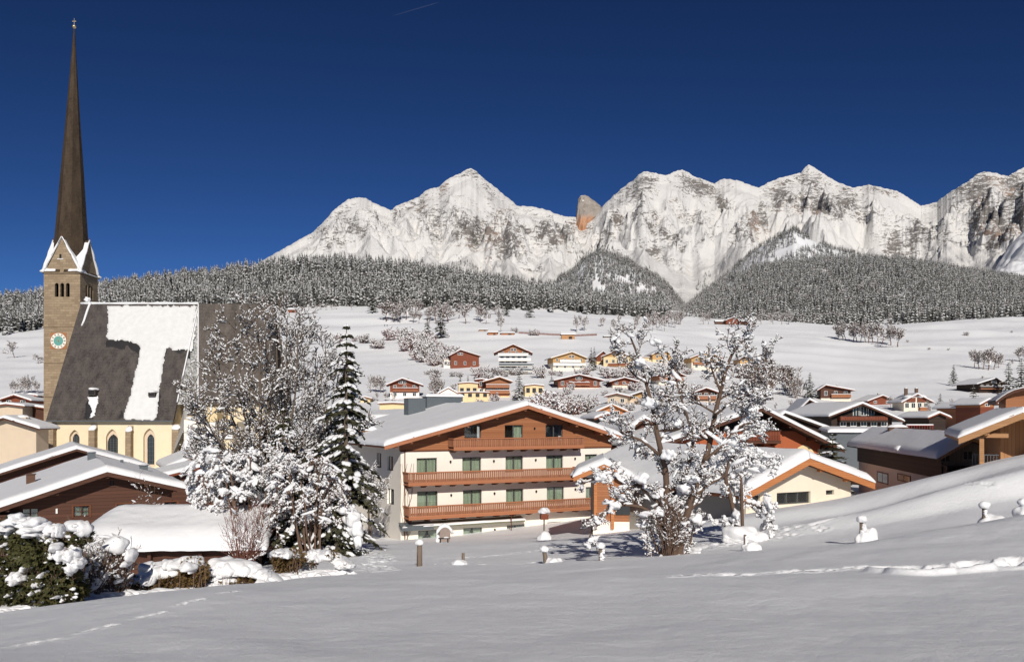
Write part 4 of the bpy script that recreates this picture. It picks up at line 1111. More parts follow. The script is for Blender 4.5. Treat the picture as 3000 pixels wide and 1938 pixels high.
# arched openings are cut as stepped cells along the arch so that they are really open
def arch_poly(xc, w, z0, z1, n=10, pointed=False):
    r = w/2; zs_ = z1 - (r if not pointed else w*.8)
    pts = [(xc-r, z0), (xc+r, z0), (xc+r, zs_)]
    if not pointed: pts += [(xc+r*math.cos(math.pi*k/n), zs_+r*math.sin(math.pi*k/n)) for k in range(1, n)]
    else:
        for k in range(1, n): 
            q = k/n; ang = q*math.acos(.5)*1.0
            pts.append((xc-r+w*math.cos(ang)*1.0 if False else xc+r-w*(1-math.cos(q*R(60))), zs_+w*.8*math.sin(q*R(60))/math.sin(R(60))))
        pts.append((xc, z1))
        for k in range(n-1, 0, -1): pts.append((xc-r+w*(1-math.cos(k/n*R(60))), zs_+w*.8*math.sin(k/n*R(60))/math.sin(R(60))))
    pts.append((xc-r, zs_)); return pts
def plate_with_arches(mb, x0, x1, z0, z1, arches, y, thick, mi=0):
    """a wall piece with arched holes: faces between the arch outline and the surrounding rectangle, with reveals"""
    xs_ = sorted(arches, key=lambda a: min(p[0] for p in a)); cuts = [x0]
    for i, a in enumerate(xs_):
        cuts.append(max(p[0] for p in a) if i == len(xs_)-1 else (max(p[0] for p in a)+min(p[0] for p in xs_[i+1]))/2)
    cuts[-1] = x1
    for a, c0, c1 in zip(xs_, cuts[:-1], cuts[1:]):
        ax0, ax1 = min(p[0] for p in a), max(p[0] for p in a); az0, az1 = min(p[1] for p in a), max(p[1] for p in a)
        mb.box(c0, y, z0, c1, y+thick, az0, mi) if az0 > z0+.01 else None
        mb.box(c0, y, az0, ax0, y+thick, z1, mi); mb.box(ax1, y, az0, c1, y+thick, z1, mi)
        top = [p for p in a[2:]]        # from the right spring over the top to the left spring
        for p, q in zip(top[:-1], top[1:]):
            mb.add([(p[0], y, p[1]), (q[0], y, q[1]), (q[0], y, z1), (p[0], y, z1)], [(0, 1, 2, 3)], mi)
            mb.add([(p[0], y, p[1]), (q[0], y, q[1]), (q[0], y+thick, q[1]), (p[0], y+thick, p[1])], [(3, 2, 1, 0)], mi)
tw = MB(); z1t = Zc(800)
bel = [arch_poly(Xc(x), .72, Zc(869), Zc(828.5)) for x in (166, 182.2, 198.7)]
plate_with_arches(tw, tx0, tx1, Zc(880), Zc(818), bel, 0, .6)
tw.box(tx0, 0, -3, tx1, .6, Zc(880)); tw.box(tx0, 0, Zc(818), tx1, .6, z1t)
tw.box(tx0, .6, -3, tx0+.6, ty1, z1t)
# right flank with its own belfry openings
tmp = MB(); yc = 3.6
plate_with_arches(tmp, .6, ty1, Zc(880), Zc(818), [arch_poly(yc+o, .72, Zc(869), Zc(828.5)) for o in (-1.1, 0, 1.1)], 0, .6)
tw.add([(tx1-v, u, z) for (u, v, z) in tmp.v], tmp.f)
tw.box(tx1-.6, .6, -3, tx1, ty1, Zc(880)); tw.box(tx1-.6, .6, Zc(818), tx1, ty1, z1t)
tw.box(tx0+.6, ty1-.6, -3, tx1-.6, ty1, z1t); tw.box(tx0+.6, .6, Zc(895), tx1-.6, ty1-.6, Zc(893))
tower = tw.build('tower', M['stone'], ch)
dk = MB(); dk.box(tx0+.62, 1.6, Zc(892), tx1-1.4, ty1-.65, Zc(806)); dk.build('belfry_interior', M['dark'], tower)
for yy in (956, 1061, 1160):
    b = MB(); z = Zc(yy); b.box(tx0-.14, -.14, z-.12, tx1+.14, ty1+.14, z+.12); b.build('string_course', M['stone'], tower)
b = MB(); b.box(tx0-.25, -.25, z1t-.003, tx1+.25, ty1+.25, z1t+.22); b.build('cornice', M['stone'], tower)
for (xa, xb, ya, yb2) in ((tx0-.5, tx0+.25, -.6, .1), (tx1-.2, tx1+.55, -.6, .15), (tx1-.1, tx1+.55, ty1-.2, ty1+.6), (tx0-.5, tx0+.2, ty1-.2, ty1+.5)):
    s = MB(); s.blob(((xa+xb)/2, (ya+yb2)/2, z1t+.34), ((xb-xa)*.62, (yb2-ya)*.62, .26), 0, .12, 2); s.build('ledge_snow', M['snow'], tower, True)
s = MB(); snow_slab(s, (tx1-.02, .3, z1t+.22), (tx1+.26, .3, z1t+.22), (tx1+.26, ty1-.3, z1t+.22), (tx1-.02, ty1-.3, z1t+.22), .16, (1,1,1,1), (4, 16), rad=.12); s.build('ledge_snow', M['snow'], tower, True)
# four gables
za = Zc(699); cx, cy = (tx0+tx1)/2, (ty0+ty1)/2; hw = (tx1-tx0)/2
def rotq(vs, k):
    for _ in range(k): vs = [(cx-(y-cy), cy+(x-cx), z) for (x, y, z) in vs]
    return vs
for k in range(4):
    gbl = MB(); gbl.prism([(tx0+.25, .02, z1t+.22), (tx1-.25, .02, z1t+.22), (cx, .02, za)], (0, hw-.8, 0))
    if k == 0:
        pass
    gbl.v = rotq(gbl.v, k); go = gbl.build('gable', M['stone'] if k != 1 else M['stone'], tower)
    rf = MB()
    for sg in (-1, 1):
        e = (cx+sg*(hw+.18), z1t+.1); rf.prism([(e[0], -.22, e[1]), (cx, -.22, za+.18), (cx, -.22, za+.36), (e[0]+sg*.12, -.22, e[1]+.1)], (0, hw-.2, 0))
    rf.v = rotq(rf.v, k); rf.build('gable_roof', M['shingle_spire'], go)
    sn = MB()
    for sg in (-1, 1):
        pts = []
        for i in range(9):
            q = i/8; pts.append((cx+sg*(hw+.24)*(1-q), -.16, z1t+.24+(za+.40-z1t-.24)*q))
        sn.tube([(p[0], p[1]+.1+.05*math.sin(i*2.1), p[2]) for i, p in enumerate(pts)], [.34, .3, .27, .25, .23, .22, .2, .18, .14], 6)
        # snow lying in the valley slope behind the verge
        sl_ = [(cx+sg*(hw+.2)*(1-q), .1, z1t+.26+(za+.4-z1t-.26)*q) for q in (0, .9)]
        if (k == 1 and sg == -1) or (k == 0 and sg == 1) or k == 3:
            snow_slab(sn, sl_[0], sl_[1], (sl_[1][0], 1.2, sl_[1][2]), (sl_[0][0], 2.3, sl_[0][2]), .18, (0,0,1,1), (10, 6), rad=.15, wav=.3)
    sn.v = rotq(sn.v, k); sn.build('gable_snow', M['snow'], go, True)
    fin = MB(); fin.tube([(cx, -.1, za+.2), (cx, -.1, za+.9)], .05, 5); fin.blob((cx, -.1, za+.62), (.14, .14, .14), 0, 0, 1); fin.v = rotq(fin.v, k); fin.build('finial', M['wood_soffit'], go)
w_ = MB(); w_.box(Xc(174), -.03, Zc(756), Xc(180), .03, Zc(744)); w_.build('gable_opening', M['dark'], tower)
w_ = MB(); w_.box(Xc(168), -.1, Zc(759.5), Xc(186), .06, Zc(757.5)); w_.build('sill_snow', M['snow'], tower)
# spire: octagon, slightly concave, leaning a little as it stands
sp = MB(); zt_ = Zc(85, 168.5); prof_ = [(z1t+.25, 3.15), (za-2.0, 3.02), (za+.4, 2.9), (za+6, 2.5), (za+14, 1.98), (za+23, 1.32), (za+31, .80), (za+37, .42), (zt_, .12)]
lean = lambda z: .55*((z-za)/(zt_-za) if z > za else 0)
for j, (z, r) in enumerate(prof_):
    for k in range(8):
        a = math.pi/8+k*math.pi/4+.02*j; sp.v.append((cx+lean(z)+r*1.04*math.cos(a), cy+r*1.04*math.sin(a), z))
for j in range(len(prof_)-1):
    for k in range(8): sp.f.append([j*8+k, j*8+(k+1) % 8, (j+1)*8+(k+1) % 8, (j+1)*8+k]); sp.m.append(0)
sp.f.append(list(range((len(prof_)-1)*8, len(prof_)*8))); sp.m.append(0)
spire = sp.build('spire', M['shingle_spire'], ch)
b = MB(); b.tube([(cx+.55, cy, zt_-.5), (cx+.57, cy, zt_+2.1)], [.09, .05], 6); b.blob((cx+.56, cy, zt_+.45), (.36, .36, .36), 0, 0, 2); b.box(cx+.2, cy-.04, zt_+1.45, cx+.95, cy+.04, zt_+1.57); b.build('spire_cross', M['gold'], spire, False)
# clock on the tower face
ccx, ccz = Xc(171.5), Zc(998)
b = MB(); b.box(ccx-1.55, -.05, ccz-1.58, ccx+1.55, -.004, ccz+1.58)
clock = b.build('clock', m_plaster('clock_ground', (.36, .16, .075)), ch)
rg = MB(); n = 48
for k in range(n):
    a0, a1 = 2*math.pi*k/n, 2*math.pi*(k+1)/n
    rg.add([(ccx+r*math.cos(a), -.062, ccz+r*math.sin(a)) for r, a in ((.92,a0),(1.5,a0),(1.5,a1),(.92,a1))], [(0,1,2,3)])
rg.build('clock_ring', M['white'], clock)
ds = MB(); ds.add([(ccx, -.066, ccz)]+[(ccx+.93*math.cos(2*math.pi*k/n), -.066, ccz+.93*math.sin(2*math.pi*k/n)) for k in range(n)], [(0, k+1, (k+1) % n+1) for k in range(n)]); ds.build('clock_disc', M['verdigris'], clock)
nm = MB()
for k in range(12):           # Roman hour strokes
    a = k*math.pi/6; c_, s_ = math.cos(a), math.sin(a); cnt = 1 if k % 3 else 2
    for j in range(3):
        o = (j-1)*.12
        nm.add([(ccx+r*c_-(o+w2)*s_, -.072, ccz+r*s_+(o+w2)*c_) for r, w2 in ((1.02,-.03),(1.42,-.03),(1.42,.03),(1.02,.03))], [(0,1,2,3)])
nm.build('clock_numeral', M['dark'], clock)
for (ang, L_, wd) in ((R(78), 1.15, .07), (R(148), .75, .1)):
    h_ = MB(); c_, s_ = math.cos(ang), math.sin(ang)
    h_.add([(ccx+r*c_-w2*s_, -.085, ccz+r*s_+w2*c_) for r, w2 in ((-.25,-wd),(L_,-.02),(L_,.02),(-.25,wd))], [(0,1,2,3)]); h_.build('clock_hand', M['gold'], clock)
# nave: roof planes measured from the picture
NY0, NYR, ZE, ZR = 149.0-165, 161.0-165, Zc(1232, 149), Zc(889, 161)
nx0, nx1 = -81.35, -59.15
nv = MB(); wy0 = NY0+.9
gw = [arch_poly(Xc(x, 149.9), w, Zc(b_, 149.9), Zc(t_, 149.9), 8, True) for x, w, b_, t_ in ((218.5, 1.85, 1302, 1258), (328, 2.1, 1338, 1256), (437.5, 2.1, 1366, 1254))]
plate_with_arches(nv, nx0+.5, nx1-.5, Zc(1420, 149.9), ZE+.1, gw, wy0, .8)
nv.box(nx0+.5, wy0, -4, nx1-.5, wy0+.8, Zc(1420, 149.9)); nv.box(nx0+.5, wy0+.8, -4, nx0+1.2, 6, ZE); nv.box(nx1-1.2, wy0+.8, -4, nx1-.5, 6, ZE)
nv.prism([(nx0+.9, wy0+.8, ZE), (nx0+.9, NYR, ZR-.3), (nx0+.9, 7, ZE)], (.3, 0, 0)); nv.prism([(nx1-.9, wy0+.8, ZE), (nx1-.9, NYR, ZR-.3), (nx1-.9, 7, ZE)], (.3, 0, 0))
nave = nv.build('nave_wall', M['yellow'], ch)
for (x, w, b_, t_), poly in zip(((218.5, 1.15, 1298, 1269), (328, 2.0, 1330, 1271), (438, 1.2, 1360, 1271)), gw):
    f = MB(); yq = wy0+.55
    # stone reveal round the window, then the leaded glass
    xc_ = Xc(x, 149.9); ip = arch_poly(xc_, w, Zc(b_, 149.9), Zc(t_, 149.9), 8, True)
    f.add([(p[0], yq, p[1]) for p in poly] + [(p[0], yq, p[1]) for p in ip], [(i, (i+1) % len(poly), (i+1) % len(ip)+len(poly), i+len(poly)) for i in range(len(poly))])
    wo = f.build('window', M['tan'], nave)
    g_ = MB(); g_.add([(p[0], yq+.1, p[1]) for p in ip], [tuple(range(len(ip)))]); g_.build('pane', M['pane'], wo)
    lb = MB(); zz0, zz1 = Zc(b_, 149.9), Zc(t_, 149.9)
    for k in range(1, 4): xx = xc_-w/2+w*k/4; lb.box(xx-.03, yq+.04, zz0, xx+.03, yq+.08, zz1-w*.35)
    for k in range(1, 7): zq = zz0+(zz1-zz0-w*.5)*k/6; lb.box(xc_-w/2, yq+.045, zq-.02, xc_+w/2, yq+.075, zq+.02)
    lb.build('leading', M['metal_grey'], wo)
for (xa, xb, yt_) in ((131, 156, 1236), (259, 277, 1240), (367, 383, 1244), (503, 523, 1238)):
    b = MB(); x0_, x1_ = Xc(xa, 148.8), Xc(xb, 148.8); zt2 = Zc(yt_, 148.8)
    b.prism([(x0_, wy0-.003, -4), (x0_, wy0-1.4, -4), (x0_, wy0-1.1, zt2-1.2), (x0_, wy0-.003, zt2-.15)], (x1_-x0_, 0, 0)); bo = b.build('buttress', M['stone'], ch)
    s = MB(); s.blob(((x0_+x1_)/2, wy0-.75, zt2-.75), ((x1_-x0_)*.62, .5, .34), 0, .1, 2, tilt=(0, .75)); s.build('snow_cap', M['snow'], bo, True)
Nn = np.array((0, -(ZR-ZE), (NYR-NY0))); Nn = Nn/np.linalg.norm(Nn); Nn = Nn*np.sign(Nn[2])
def on_roof(x, y, off=0.0):
    # ray through the picture point against the nave's front roof plane
    a, b_ = (x-HX)/F, (HY-y)/F; k = (ZR-ZE)/(NYR-NY0)
    # world: z = ZE+ZC + k*(Y-(NY0+165));  z = b*Y
    Y = (ZE+ZC - k*(NY0+165))/(b_-k); p = np.array((a*Y, Y-165, b_*Y-ZC)); return p + Nn*off
rf = MB(); th = .3
rf.prism([(nx0, NY0, ZE), (nx0, NYR, ZR), (nx0, NYR-.0, ZR-th*1.6), (nx0, NY0+.35, ZE-.1)], (nx1-nx0, 0, 0))
rf.prism([(nx0, NYR, ZR), (nx0, 8, ZE), (nx0, 7.6, ZE-.1), (nx0, NYR, ZR-th*1.6)], (nx1-nx0, 0, 0))
q4 = [tuple(on_roof(x, y, .02)) for x, y in ((134.5, 1231), (150, 1231), (240, 976), (212, 978))]
rf.prism(q4, (0, .4, -.1))
nroof = rf.build('nave_roof', M['shingle'], ch)
b = MB(); b.tube([(nx0, NY0-.1, ZE-.06), (nx1, NY0-.1, ZE-.06)], .12, 6); b.build('gutter', M['metal_grey'], nroof)
def roof_patch(poly, thick, mat, name, jag=.0, par=None, step=5, smooth=True, seed=3):
    """fills an outline (picture points on the nave roof) with a lumpy layer of snow"""
    xs_ = [p[0] for p in poly]; ys_ = [p[1] for p in poly]; x0_, x1_, y0_, y1_ = min(xs_)-4, max(xs_)+4, min(ys_)-4, max(ys_)+4
    nx_, ny_ = int((x1_-x0_)/step)+1, int((y1_-y0_)/step)+1
    gx, gy = np.meshgrid(np.linspace(x0_, x1_, nx_), np.linspace(y0_, y1_, ny_))
    wx = gx + jag*perlin(gx/14., gy/14., seed) + jag*.7*perlin(gx/5., gy/5., seed+1); wy = gy + jag*1.3*perlin(gx/11., gy/18., seed+2)+ jag*.8*perlin(gx/4., gy/9., seed+4)
    dist = np.full(gx.shape, 1e9); ins = np.zeros(gx.shape, bool); n_ = len(poly)
    for i in range(n_):
        (xa, ya), (xb, yb_) = poly[i], poly[(i+1) % n_]
        ins ^= ((ya > wy) != (yb_ > wy)) & (wx < (xb-xa)*(wy-ya)/(yb_-ya+1e-9)+xa)
        L2 = (xb-xa)**2+(yb_-ya)**2+1e-9; tt = np.clip(((wx-xa)*(xb-xa)+(wy-ya)*(yb_-ya))/L2, 0, 1)
        dist = np.minimum(dist, np.hypot(wx-xa-tt*(xb-xa), wy-ya-tt*(yb_-ya)))
    sd_ = np.where(ins, dist, -dist); h = np.where(sd_ > 0, thick*np.sqrt(1-(1-np.clip(sd_/7.0, 0, 1))**2), -.12) + np.where(sd_ > 0, .06*perlin(gx/30., gy/30., seed+6), 0)
    V = np.array([on_roof(gx[j, i], gy[j, i], h[j, i]) for j in range(ny_) for i in range(nx_)])
    Q = grid_quads(ny_, nx_); keep = (sd_.ravel()[Q] > -6).any(1)
    return np_mesh(name, V, Q[keep], mat, smooth, parent=par)
T_SNOW = [(313,895),(575,897),(567,940),(560,985),(556,1018),(549,1022),(530,1024),(508,1026),(499,1015),(487,1020),(481,1040),(475,1090),(465,1150),(463,1190),(457,1222),(452,1229),(440,1230),(366,1228),(362,1221),(378,1170),(392,1110),(404,1060),(411,1020),(411,1012),(396,1005),(375,998),(345,994),(318,996),(313,985),(316,945)]
roof_patch(T_SNOW, .28, M['snow_dimmed'], 'roof_snow', 4.0, nroof, 3.5)
def m_wet():
    t = NT('wet_dark_shingles'); a = t.noise(3, 4, .6, t.coord('Object', (1, 1, .3)))
    return t.done(t.mix(a, (.008, .008, .01), (.028, .025, .024)), .5, .4)
M['wet'] = m_wet()
roof_patch([(309,996),(330,992),(375,996),(408,1008),(412,1018),(408,1045),(396,1036),(384,1034),(366,1026),(345,1022),(322,1016),(309,1018)], .014, M['wet'], 'melt_stain', 5, nroof, 3, False, 8)
roof_patch([(486,1018),(500,1014),(552,1020),(549,1040),(530,1036),(508,1036),(490,1046),(483,1044)], .014, M['wet'], 'melt_stain', 5, nroof, 3, False, 9)
roof_patch([(252,1176),(264,1160),(287,1160),(284,1195),(276,1226),(243,1228)], .014, M['wet'], 'melt_stain', 5, nroof, 3, False, 10)
roof_patch([(345,1226),(353,1205),(360,1200),(366,1226)], .014, M['wet'], 'melt_stain', 4, nroof, 3, False, 12)
roof_patch([(461,1150),(474,1130),(471,1180),(464,1226),(452,1228)], .014, M['wet'], 'melt_stain', 4, nroof, 3, False, 11)
roof_patch([(258,1160),(286,1158),(285,1178),(281,1195),(276,1222),(262,1224),(270,1195),(258,1182)], .2, M['snow'], 'roof_snow', 5, nroof, 3)
def dormer(x, y, w=1.0, h=.8):
    p = on_roof(x, y, 0); b = MB(); b.box(p[0]-w/2, p[1]-.9, p[2]-.1, p[0]+w/2, p[1]+1.0, p[2]+h); o = b.build('dormer', M['shingle'], nroof)
    s = MB(); s.blob((p[0], p[1]-.1, p[2]+h+.1), (w*.62, 1.0, .32), 0, .1, 2); s.build('snow_cap', M['snow'], o, True)
    q = MB(); q.box(p[0]-w*.38, p[1]-.93, p[2]+.05, p[0]+w*.38, p[1]-.9, p[2]+h*.8); q.build('opening', M['dark'], o)
dormer(275, 1156, 1.4, .9); dormer(450, 1159, 1.2, .6)
s = MB(); s.tube([(nx0+(nx1-nx0)*k/12, NYR+.05*math.sin(k*2), ZR+.05) for k in range(13)], [.22+.06*math.sin(k*1.7) for k in range(13)], 6); s.build('ridge_snow', M['snow'], nroof, True)
# verge snow by the tower
s = MB(); s.tube([tuple(on_roof(x, y, .12)) for x, y in ((267,888),(262,895),(255,915),(247,940),(240,955))], [.3, .2, .22, .2, .14], 6); s.blob(tuple(on_roof(258, 880, .3)), (.55, .5, .5), 0, .2, 2); s.build('verge_snow', M['snow'], nroof, True)
# choir
kx1 = Xc(805, 161); ck = MB(); k_ = (ZR-ZE)/(NYR-NY0); zE2 = Zc(1184, 153.5); yE2 = 153.5-165
tip = (nx1, NYR, ZR-.02); bl = (nx1+.02, 150.8-165, Zc(1184, 150.8)); br = (Xc(579.5, 153.4), yE2+.1, Zc(1184, 150.8))
ck.add([tip, (kx1, NYR, ZR-.02), (kx1+1.2, NYR-2, zE2), (kx1+.6, yE2, zE2), (br[0], yE2, zE2)], [(0, 4, 3, 1), (1, 3, 2)])
ck.add([tip, (kx1, NYR, ZR-.02), (kx1+.8, 6, zE2), (nx1, 6, zE2)], [(0, 1, 2, 3)])
cr = ck.build('choir_roof', M['shingle_choir'], ch)
fz = MB(); fz.add([tip, bl, br], [(0, 1, 2)]); fz.build('frosted_facet', M['frost'], cr)
s = MB(); s.tube([(tip[0]+(br[0]-tip[0])*q, tip[1]+(br[1]-tip[1])*q-.1, tip[2]+(br[2]-tip[2])*q) for q in np.linspace(0, 1, 14)], [.12]*14, 5); s.tube([(nx1+.02, NY0+(NYR-NY0)*q-.1, ZE+(ZR-ZE)*q) for q in np.linspace(.15, .97, 14)], [.14]*14, 5); s.build('hip_snow', M['snow'], cr, True)
cw = MB(); cw.box(nx1-.5, 154.4-165, -4, kx1-.3, 5, zE2-.02); cw.build('choir_wall', M['yellow'], ch)
b = MB(); x0_, x1_ = Xc(507, 148.5), Xc(543, 148.5); b.prism([(x0_+.3, 147.6-165, Zc(1330,148)), (x0_+1.0, 151.3-165, zE2-.1), (x1_+.5, 151.3-165, zE2-.1), (x1_, 147.6-165, Zc(1262,148))], (0, 1.5, 0)); b.build('buttress', M['concrete_and_shade'], ch)
# low apse chapel with curved snow roof below the choir
b = MB(); x0_, x1_ = Xc(545, 146), Xc(640, 146); zt2 = Zc(1196, 146)
b.prism([(x0_, 145.5-165, Zc(1228,146)), (x0_+1.6, 145.3-165, zt2-.6), (x0_+3.2, 145.3-165, zt2), (x1_, 145.3-165, zt2), (x1_, 145.4-165, Zc(1236,146))], (0, 5.5, 0)); cp = b.build('chapel_wall', M['paleyellow'], ch)
b = MB(); b.box(x0_-.2, 145.6-165, -4, x1_-.2, 151-165, Zc(1229,146)); b.build('chapel_base', M['white'], cp)
s = MB(); snow_slab(s, (Xc(525,142), 141.5-165, Zc(1345,142)), (Xc(640,142), 141.5-165, Zc(1345,142)), (Xc(628,146), 145.5-165, Zc(1252,146)), (Xc(556,146), 145.5-165, Zc(1256,146)), .5, (1,1,1,1), (12, 10)); s.build('chapel_roof_snow', M['snow'], cp, True)
b = MB(); b.box(Xc(525,142), 141.9-165, -4, Xc(640,142), 145.5-165, Zc(1345,142)); b.build('chapel_annex', M['white'], cp)
b = MB(); b.box(Xc(545,141), 141.0-165, Zc(1330,141), Xc(580,141), 142-165, Zc(1308,141)); b.build('skylight', M['metal_grey'], cp)
b = MB(); x0_, x1_ = Xc(640, 147), Xc(700, 147); b.box(x0_, 146-165, -4, x1_, 151-165, Zc(1235,147)); cq = b.build('sacristy_wall', M['yellow'], ch)
s = MB(); snow_slab(s, (x0_-.3, 145.6-165, Zc(1282,146)), (x1_, 145.6-165, Zc(1282,146)), (x1_, 146.1-165, Zc(1272,146)), (x0_-.3, 146.1-165, Zc(1272,146)), .3, (1,1,1,1), (8, 6)); s.build('ledge_snow', M['snow'], cq, True)
b = MB(); b.box(Xc(684,146), 145.5-165, -4, Xc(697,146), 145.99-165, Zc(1240,146)); b.build('buttress', M['stone'], cq)
# ------------------------------------------------------------------ the hotel
HF = Fr((-9.82, 75.24), 27.0, -10.95)
ht = HF.thing('hotel', 'big white hotel with three rows of orange wooden balconies under a wide snowy gable', 'hotel')
oy = 1.4
L = HF.uz(1126, 1312, -oy); A = HF.uz(1547, 1192, -oy); Rt = HF.uz(1823, 1283, -oy)
W = HF.uz(1790, 1300)[0]; D = 25.0
zsplit = HF.uz(1400, 1316)[1]
def ops(fr, rects, k, ox, oy_, y0=0.0):
    out = []
    for (a, b, c, d) in rects:
        u0, z1 = fr.uz(ox+a/k, oy_+c/k, y0); u1, z1b = fr.uz(ox+b/k, oy_+c/k, y0); _, z0 = fr.uz(ox+(a+b)/2/k, oy_+d/k, y0)
        out.append((u0, u1, z0, (z1+z1b)/2))
    return out
r1 = ops(HF, [(567,720,618,742),(910,1052,612,735),(1235,1367,603,725),(1540,1668,597,715),(1832,1925,590,700)], 2.567, 1000, 1100)
r2 = ops(HF, [(570,725,868,1000),(915,1057,858,985),(1238,1370,850,975),(1545,1675,835,960),(1838,1925,835,950)], 2.567, 1000, 1100)
r3 = ops(HF, [(578,725,1160,1240),(917,1060,1142,1228),(1245,1380,1120,1215),(1548,1678,1097,1180),(1835,1925,1085,1150)], 2.567, 1000, 1100)
r0 = ops(HF, [(925,1050,372,490),(1228,1365,365,490),(1535,1665,362,490)], 2.567, 1000, 1100)
sv = lambda x, y: HF.side(x, y, 0.0)
sw = []
for (a, b, c, d) in [(260,300,575,690),(345,390,598,712),(345,395,842,968),(262,296,838,930),(300,330,1100,1230)]:
    v0 = sv(1000+b/2.567, 1100+c/2.567)[0]; v1 = sv(1000+a/2.567, 1100+c/2.567)[0]; zz1 = sv(1000+(a+b)/2/2.567, 1100+(c+6)/2.567)[1]; zz0 = sv(1000+(a+b)/2/2.567, 1100+d/2.567)[1]
    sw.append((v0, v1, zz0, zz1))
wl = MB()
wall_open(wl, 0, W, -3, zsplit, r1+r2+r3, 0, .35)
wall_open(wl, .35, D, -3, zsplit+.6, sw, 0, .35, 0, 'y')
wl.box(W-.35, .35, -3, W, D, zsplit); wl.box(.35, D-.35, -3, W-.35, D, zsplit)
for z in (zsplit-.02, (r1[0][2]+r2[0][3])/2, (r2[0][2]+r3[0][3])/2): wl.box(.36, 1.4, z-.2, W-.36, D-.36, z)
wl.build('wall', M['white'], ht)
ww = MB(); ax, az = A; sl = (az-L[1])/(ax-L[0]); sr = (az-Rt[1])/(Rt[0]-ax)
zt = min(r[3] for r in r0)
hi = lambda u: az - (ax-u)*sl if u < ax else az-(u-ax)*sr
# gable: band with window openings, cut along the slope
u_l = ax-(az-(zt+.02))/sl; u_r = ax+(az-(zt+.02))/sr
wall_open(ww, max(-.03, u_l), min(W+.03, u_r), zsplit, zt, [(o[0], o[1], o[2], zt+.01) for o in r0], -.04, .3)
ww.prism([(u_l, -.04, zt), (u_r, -.04, zt), (ax, -.04, az-.02)], (0, .3, 0))
ww.prism([(-.04, -.04, zsplit), (u_l, -.04, zsplit), (u_l, -.04, zt), (-.04, -.04, hi(-.04)-.02)], (0, .3, 0))
ww.prism([(u_r, -.04, zsplit), (W+.04, -.04, zsplit), (W+.04, -.04, hi(W)-.02), (u_r, -.04, zt)], (0, .3, 0))
ww.build('gable_wall', M['wood_orange'], ht)
b = MB(); b.box(-.06, -.09, zsplit-.07, W+.05, -.045, zsplit+.05); b.build('wood_sill', M['wood_soffit'], ht)
for o, c in zip(r1+r2, ['both']*10): window(ht, *o, curtain=c)
for o, c in zip(r3, ['tied', 'tied', None, None, None]): window(ht, *o, curtain=c, cross=0)
for o, c in zip(r0, [None, 'right', None]): window(ht, o[0], o[1], o[2], zt, base=-.04, curtain=c)
for o in sw: window(ht, *o, face='left', curtain=None, mull=1 if o[1]-o[0] > .8 else 0)
purl = []
for (x, y) in ((1160,1302),(1204,1304),(1284,1282),(1370,1255),(1455,1233),(1538,1206)):
    u, z = HF.uz(x, y, -oy+.2); purl.append((u, hi(u)))
for (x, y) in ((1612,1232),(1690,1255),(1762,1278)):
    u, z = HF.uz(x, y, -oy+.2); purl.append((u, hi(u)))
rf = gable_roof(ht, L, A, Rt, -oy, D+1, M['wood_rail'], .42, .24, .42, (30, 34), 4, purl, M['wood_rail'], soff=M['wood_soffit'])
# soffit boards underneath, proud of the slab
for nm_, (a, b2, c, d, br, z0a) in {'upper': (845, 1820, 470, 548, 10, 0), 'middle': (505, 1795, 728, 815, 13, 0), 'lower': (508, 1925, 985, 1070, 12, 0)}.items():
    u0, zt_b = HF.uz(1000+a/2.567, 1100+c/2.567, -1.35); _, zb_b = HF.uz(1000+a/2.567, 1100+(d)/2.567, -1.35); u1 = HF.uz(1000+b2/2.567, 1100+c/2.567, -1.35)[0]
    balcony(ht, u0, min(u1, W+.4), zb_b-.02, zt_b, 1.35, brackets=br, slat=.21, y=-.05, gap=.05)
# awning and gutter over the ground floor
u0, z = HF.uz(1178, 1540, -.9); u1, z1 = HF.uz(1539, 1528, -.9)
b = MB(); b.prism([(u0, -.06, z+.15), (u0, -.06, z-.1), (u0, -.85, z-.3), (u0, -.85, z-.08)], (u1-u0, 0, 0)); aw = b.build('awning', M['metal_green'], ht)
b = MB(); b.prism([(u0-.05, -.062, z+.2), (u0-.05, -.95, z-.05), (u0-.05, -.95, z-.45), (u0-.05, -.85, z-.45), (u0-.05, -.5, z-.2)], (3.0, 0, 0)); b.build('gutter_box', M['metal_grey'], aw)
s = MB(); snow_slab(s, (u0+.1, -.9, z-.09), (u1, -.9, z-.09), (u1, -.7, z-.03), (u0+.1, -.7, z-.03), .07, (1,1,1,1), (24, 4), rad=.08, wav=.6); s.build('snow', M['snow'], aw, True)
for (x, y) in ((821,645),(1147,640),(1462,632),(1758,622),(826,896),(1152,883),(1466,868),(1760,852),(1154,1157),(1469,1138),(1762,1113),(1453,395)):
    u, z = HF.uz(1000+x/2.567, 1100+y/2.567, -.1)
    b = MB(); b.blob((u, -.13, z), (.09, .09, .12), 0, 0, 1); b.box(u-.05, -.06, z-.06, u+.05, -.005, z+.06); b.build('wall_lamp', M['dark'], ht)
dp = MB(); u, z = HF.uz(1186, 1320, -.1); dp.tube([(u, -.12, -.3), (u, -.12, zsplit+.1)], .05, 5); dp.build('drainpipe', M['wood_soffit'], ht)
u, z = HF.uz(1484, 1500, -.4); dp = MB(); dp.tube([(u, -1.4, -.6), (u, -1.4, z+.4)], .04, 5); dp.build('drainpipe', M['wood_soffit'], ht)
# climbing stems by the drainpipe
cl = MB(); rr = random.Random(3); u, _ = HF.uz(1190, 1500, -.1)
for k in range(7):
    p = np.array((u+rr.uniform(-.2, .2), -.08, 0.0)); q = [p]
    for i in range(9): p = p+np.array((rr.gauss(0, .14), 0, .75)); q.append(p)
    cl.tube(q, .018, 3)
cl.build('climbing_stems', M['twig'], ht)
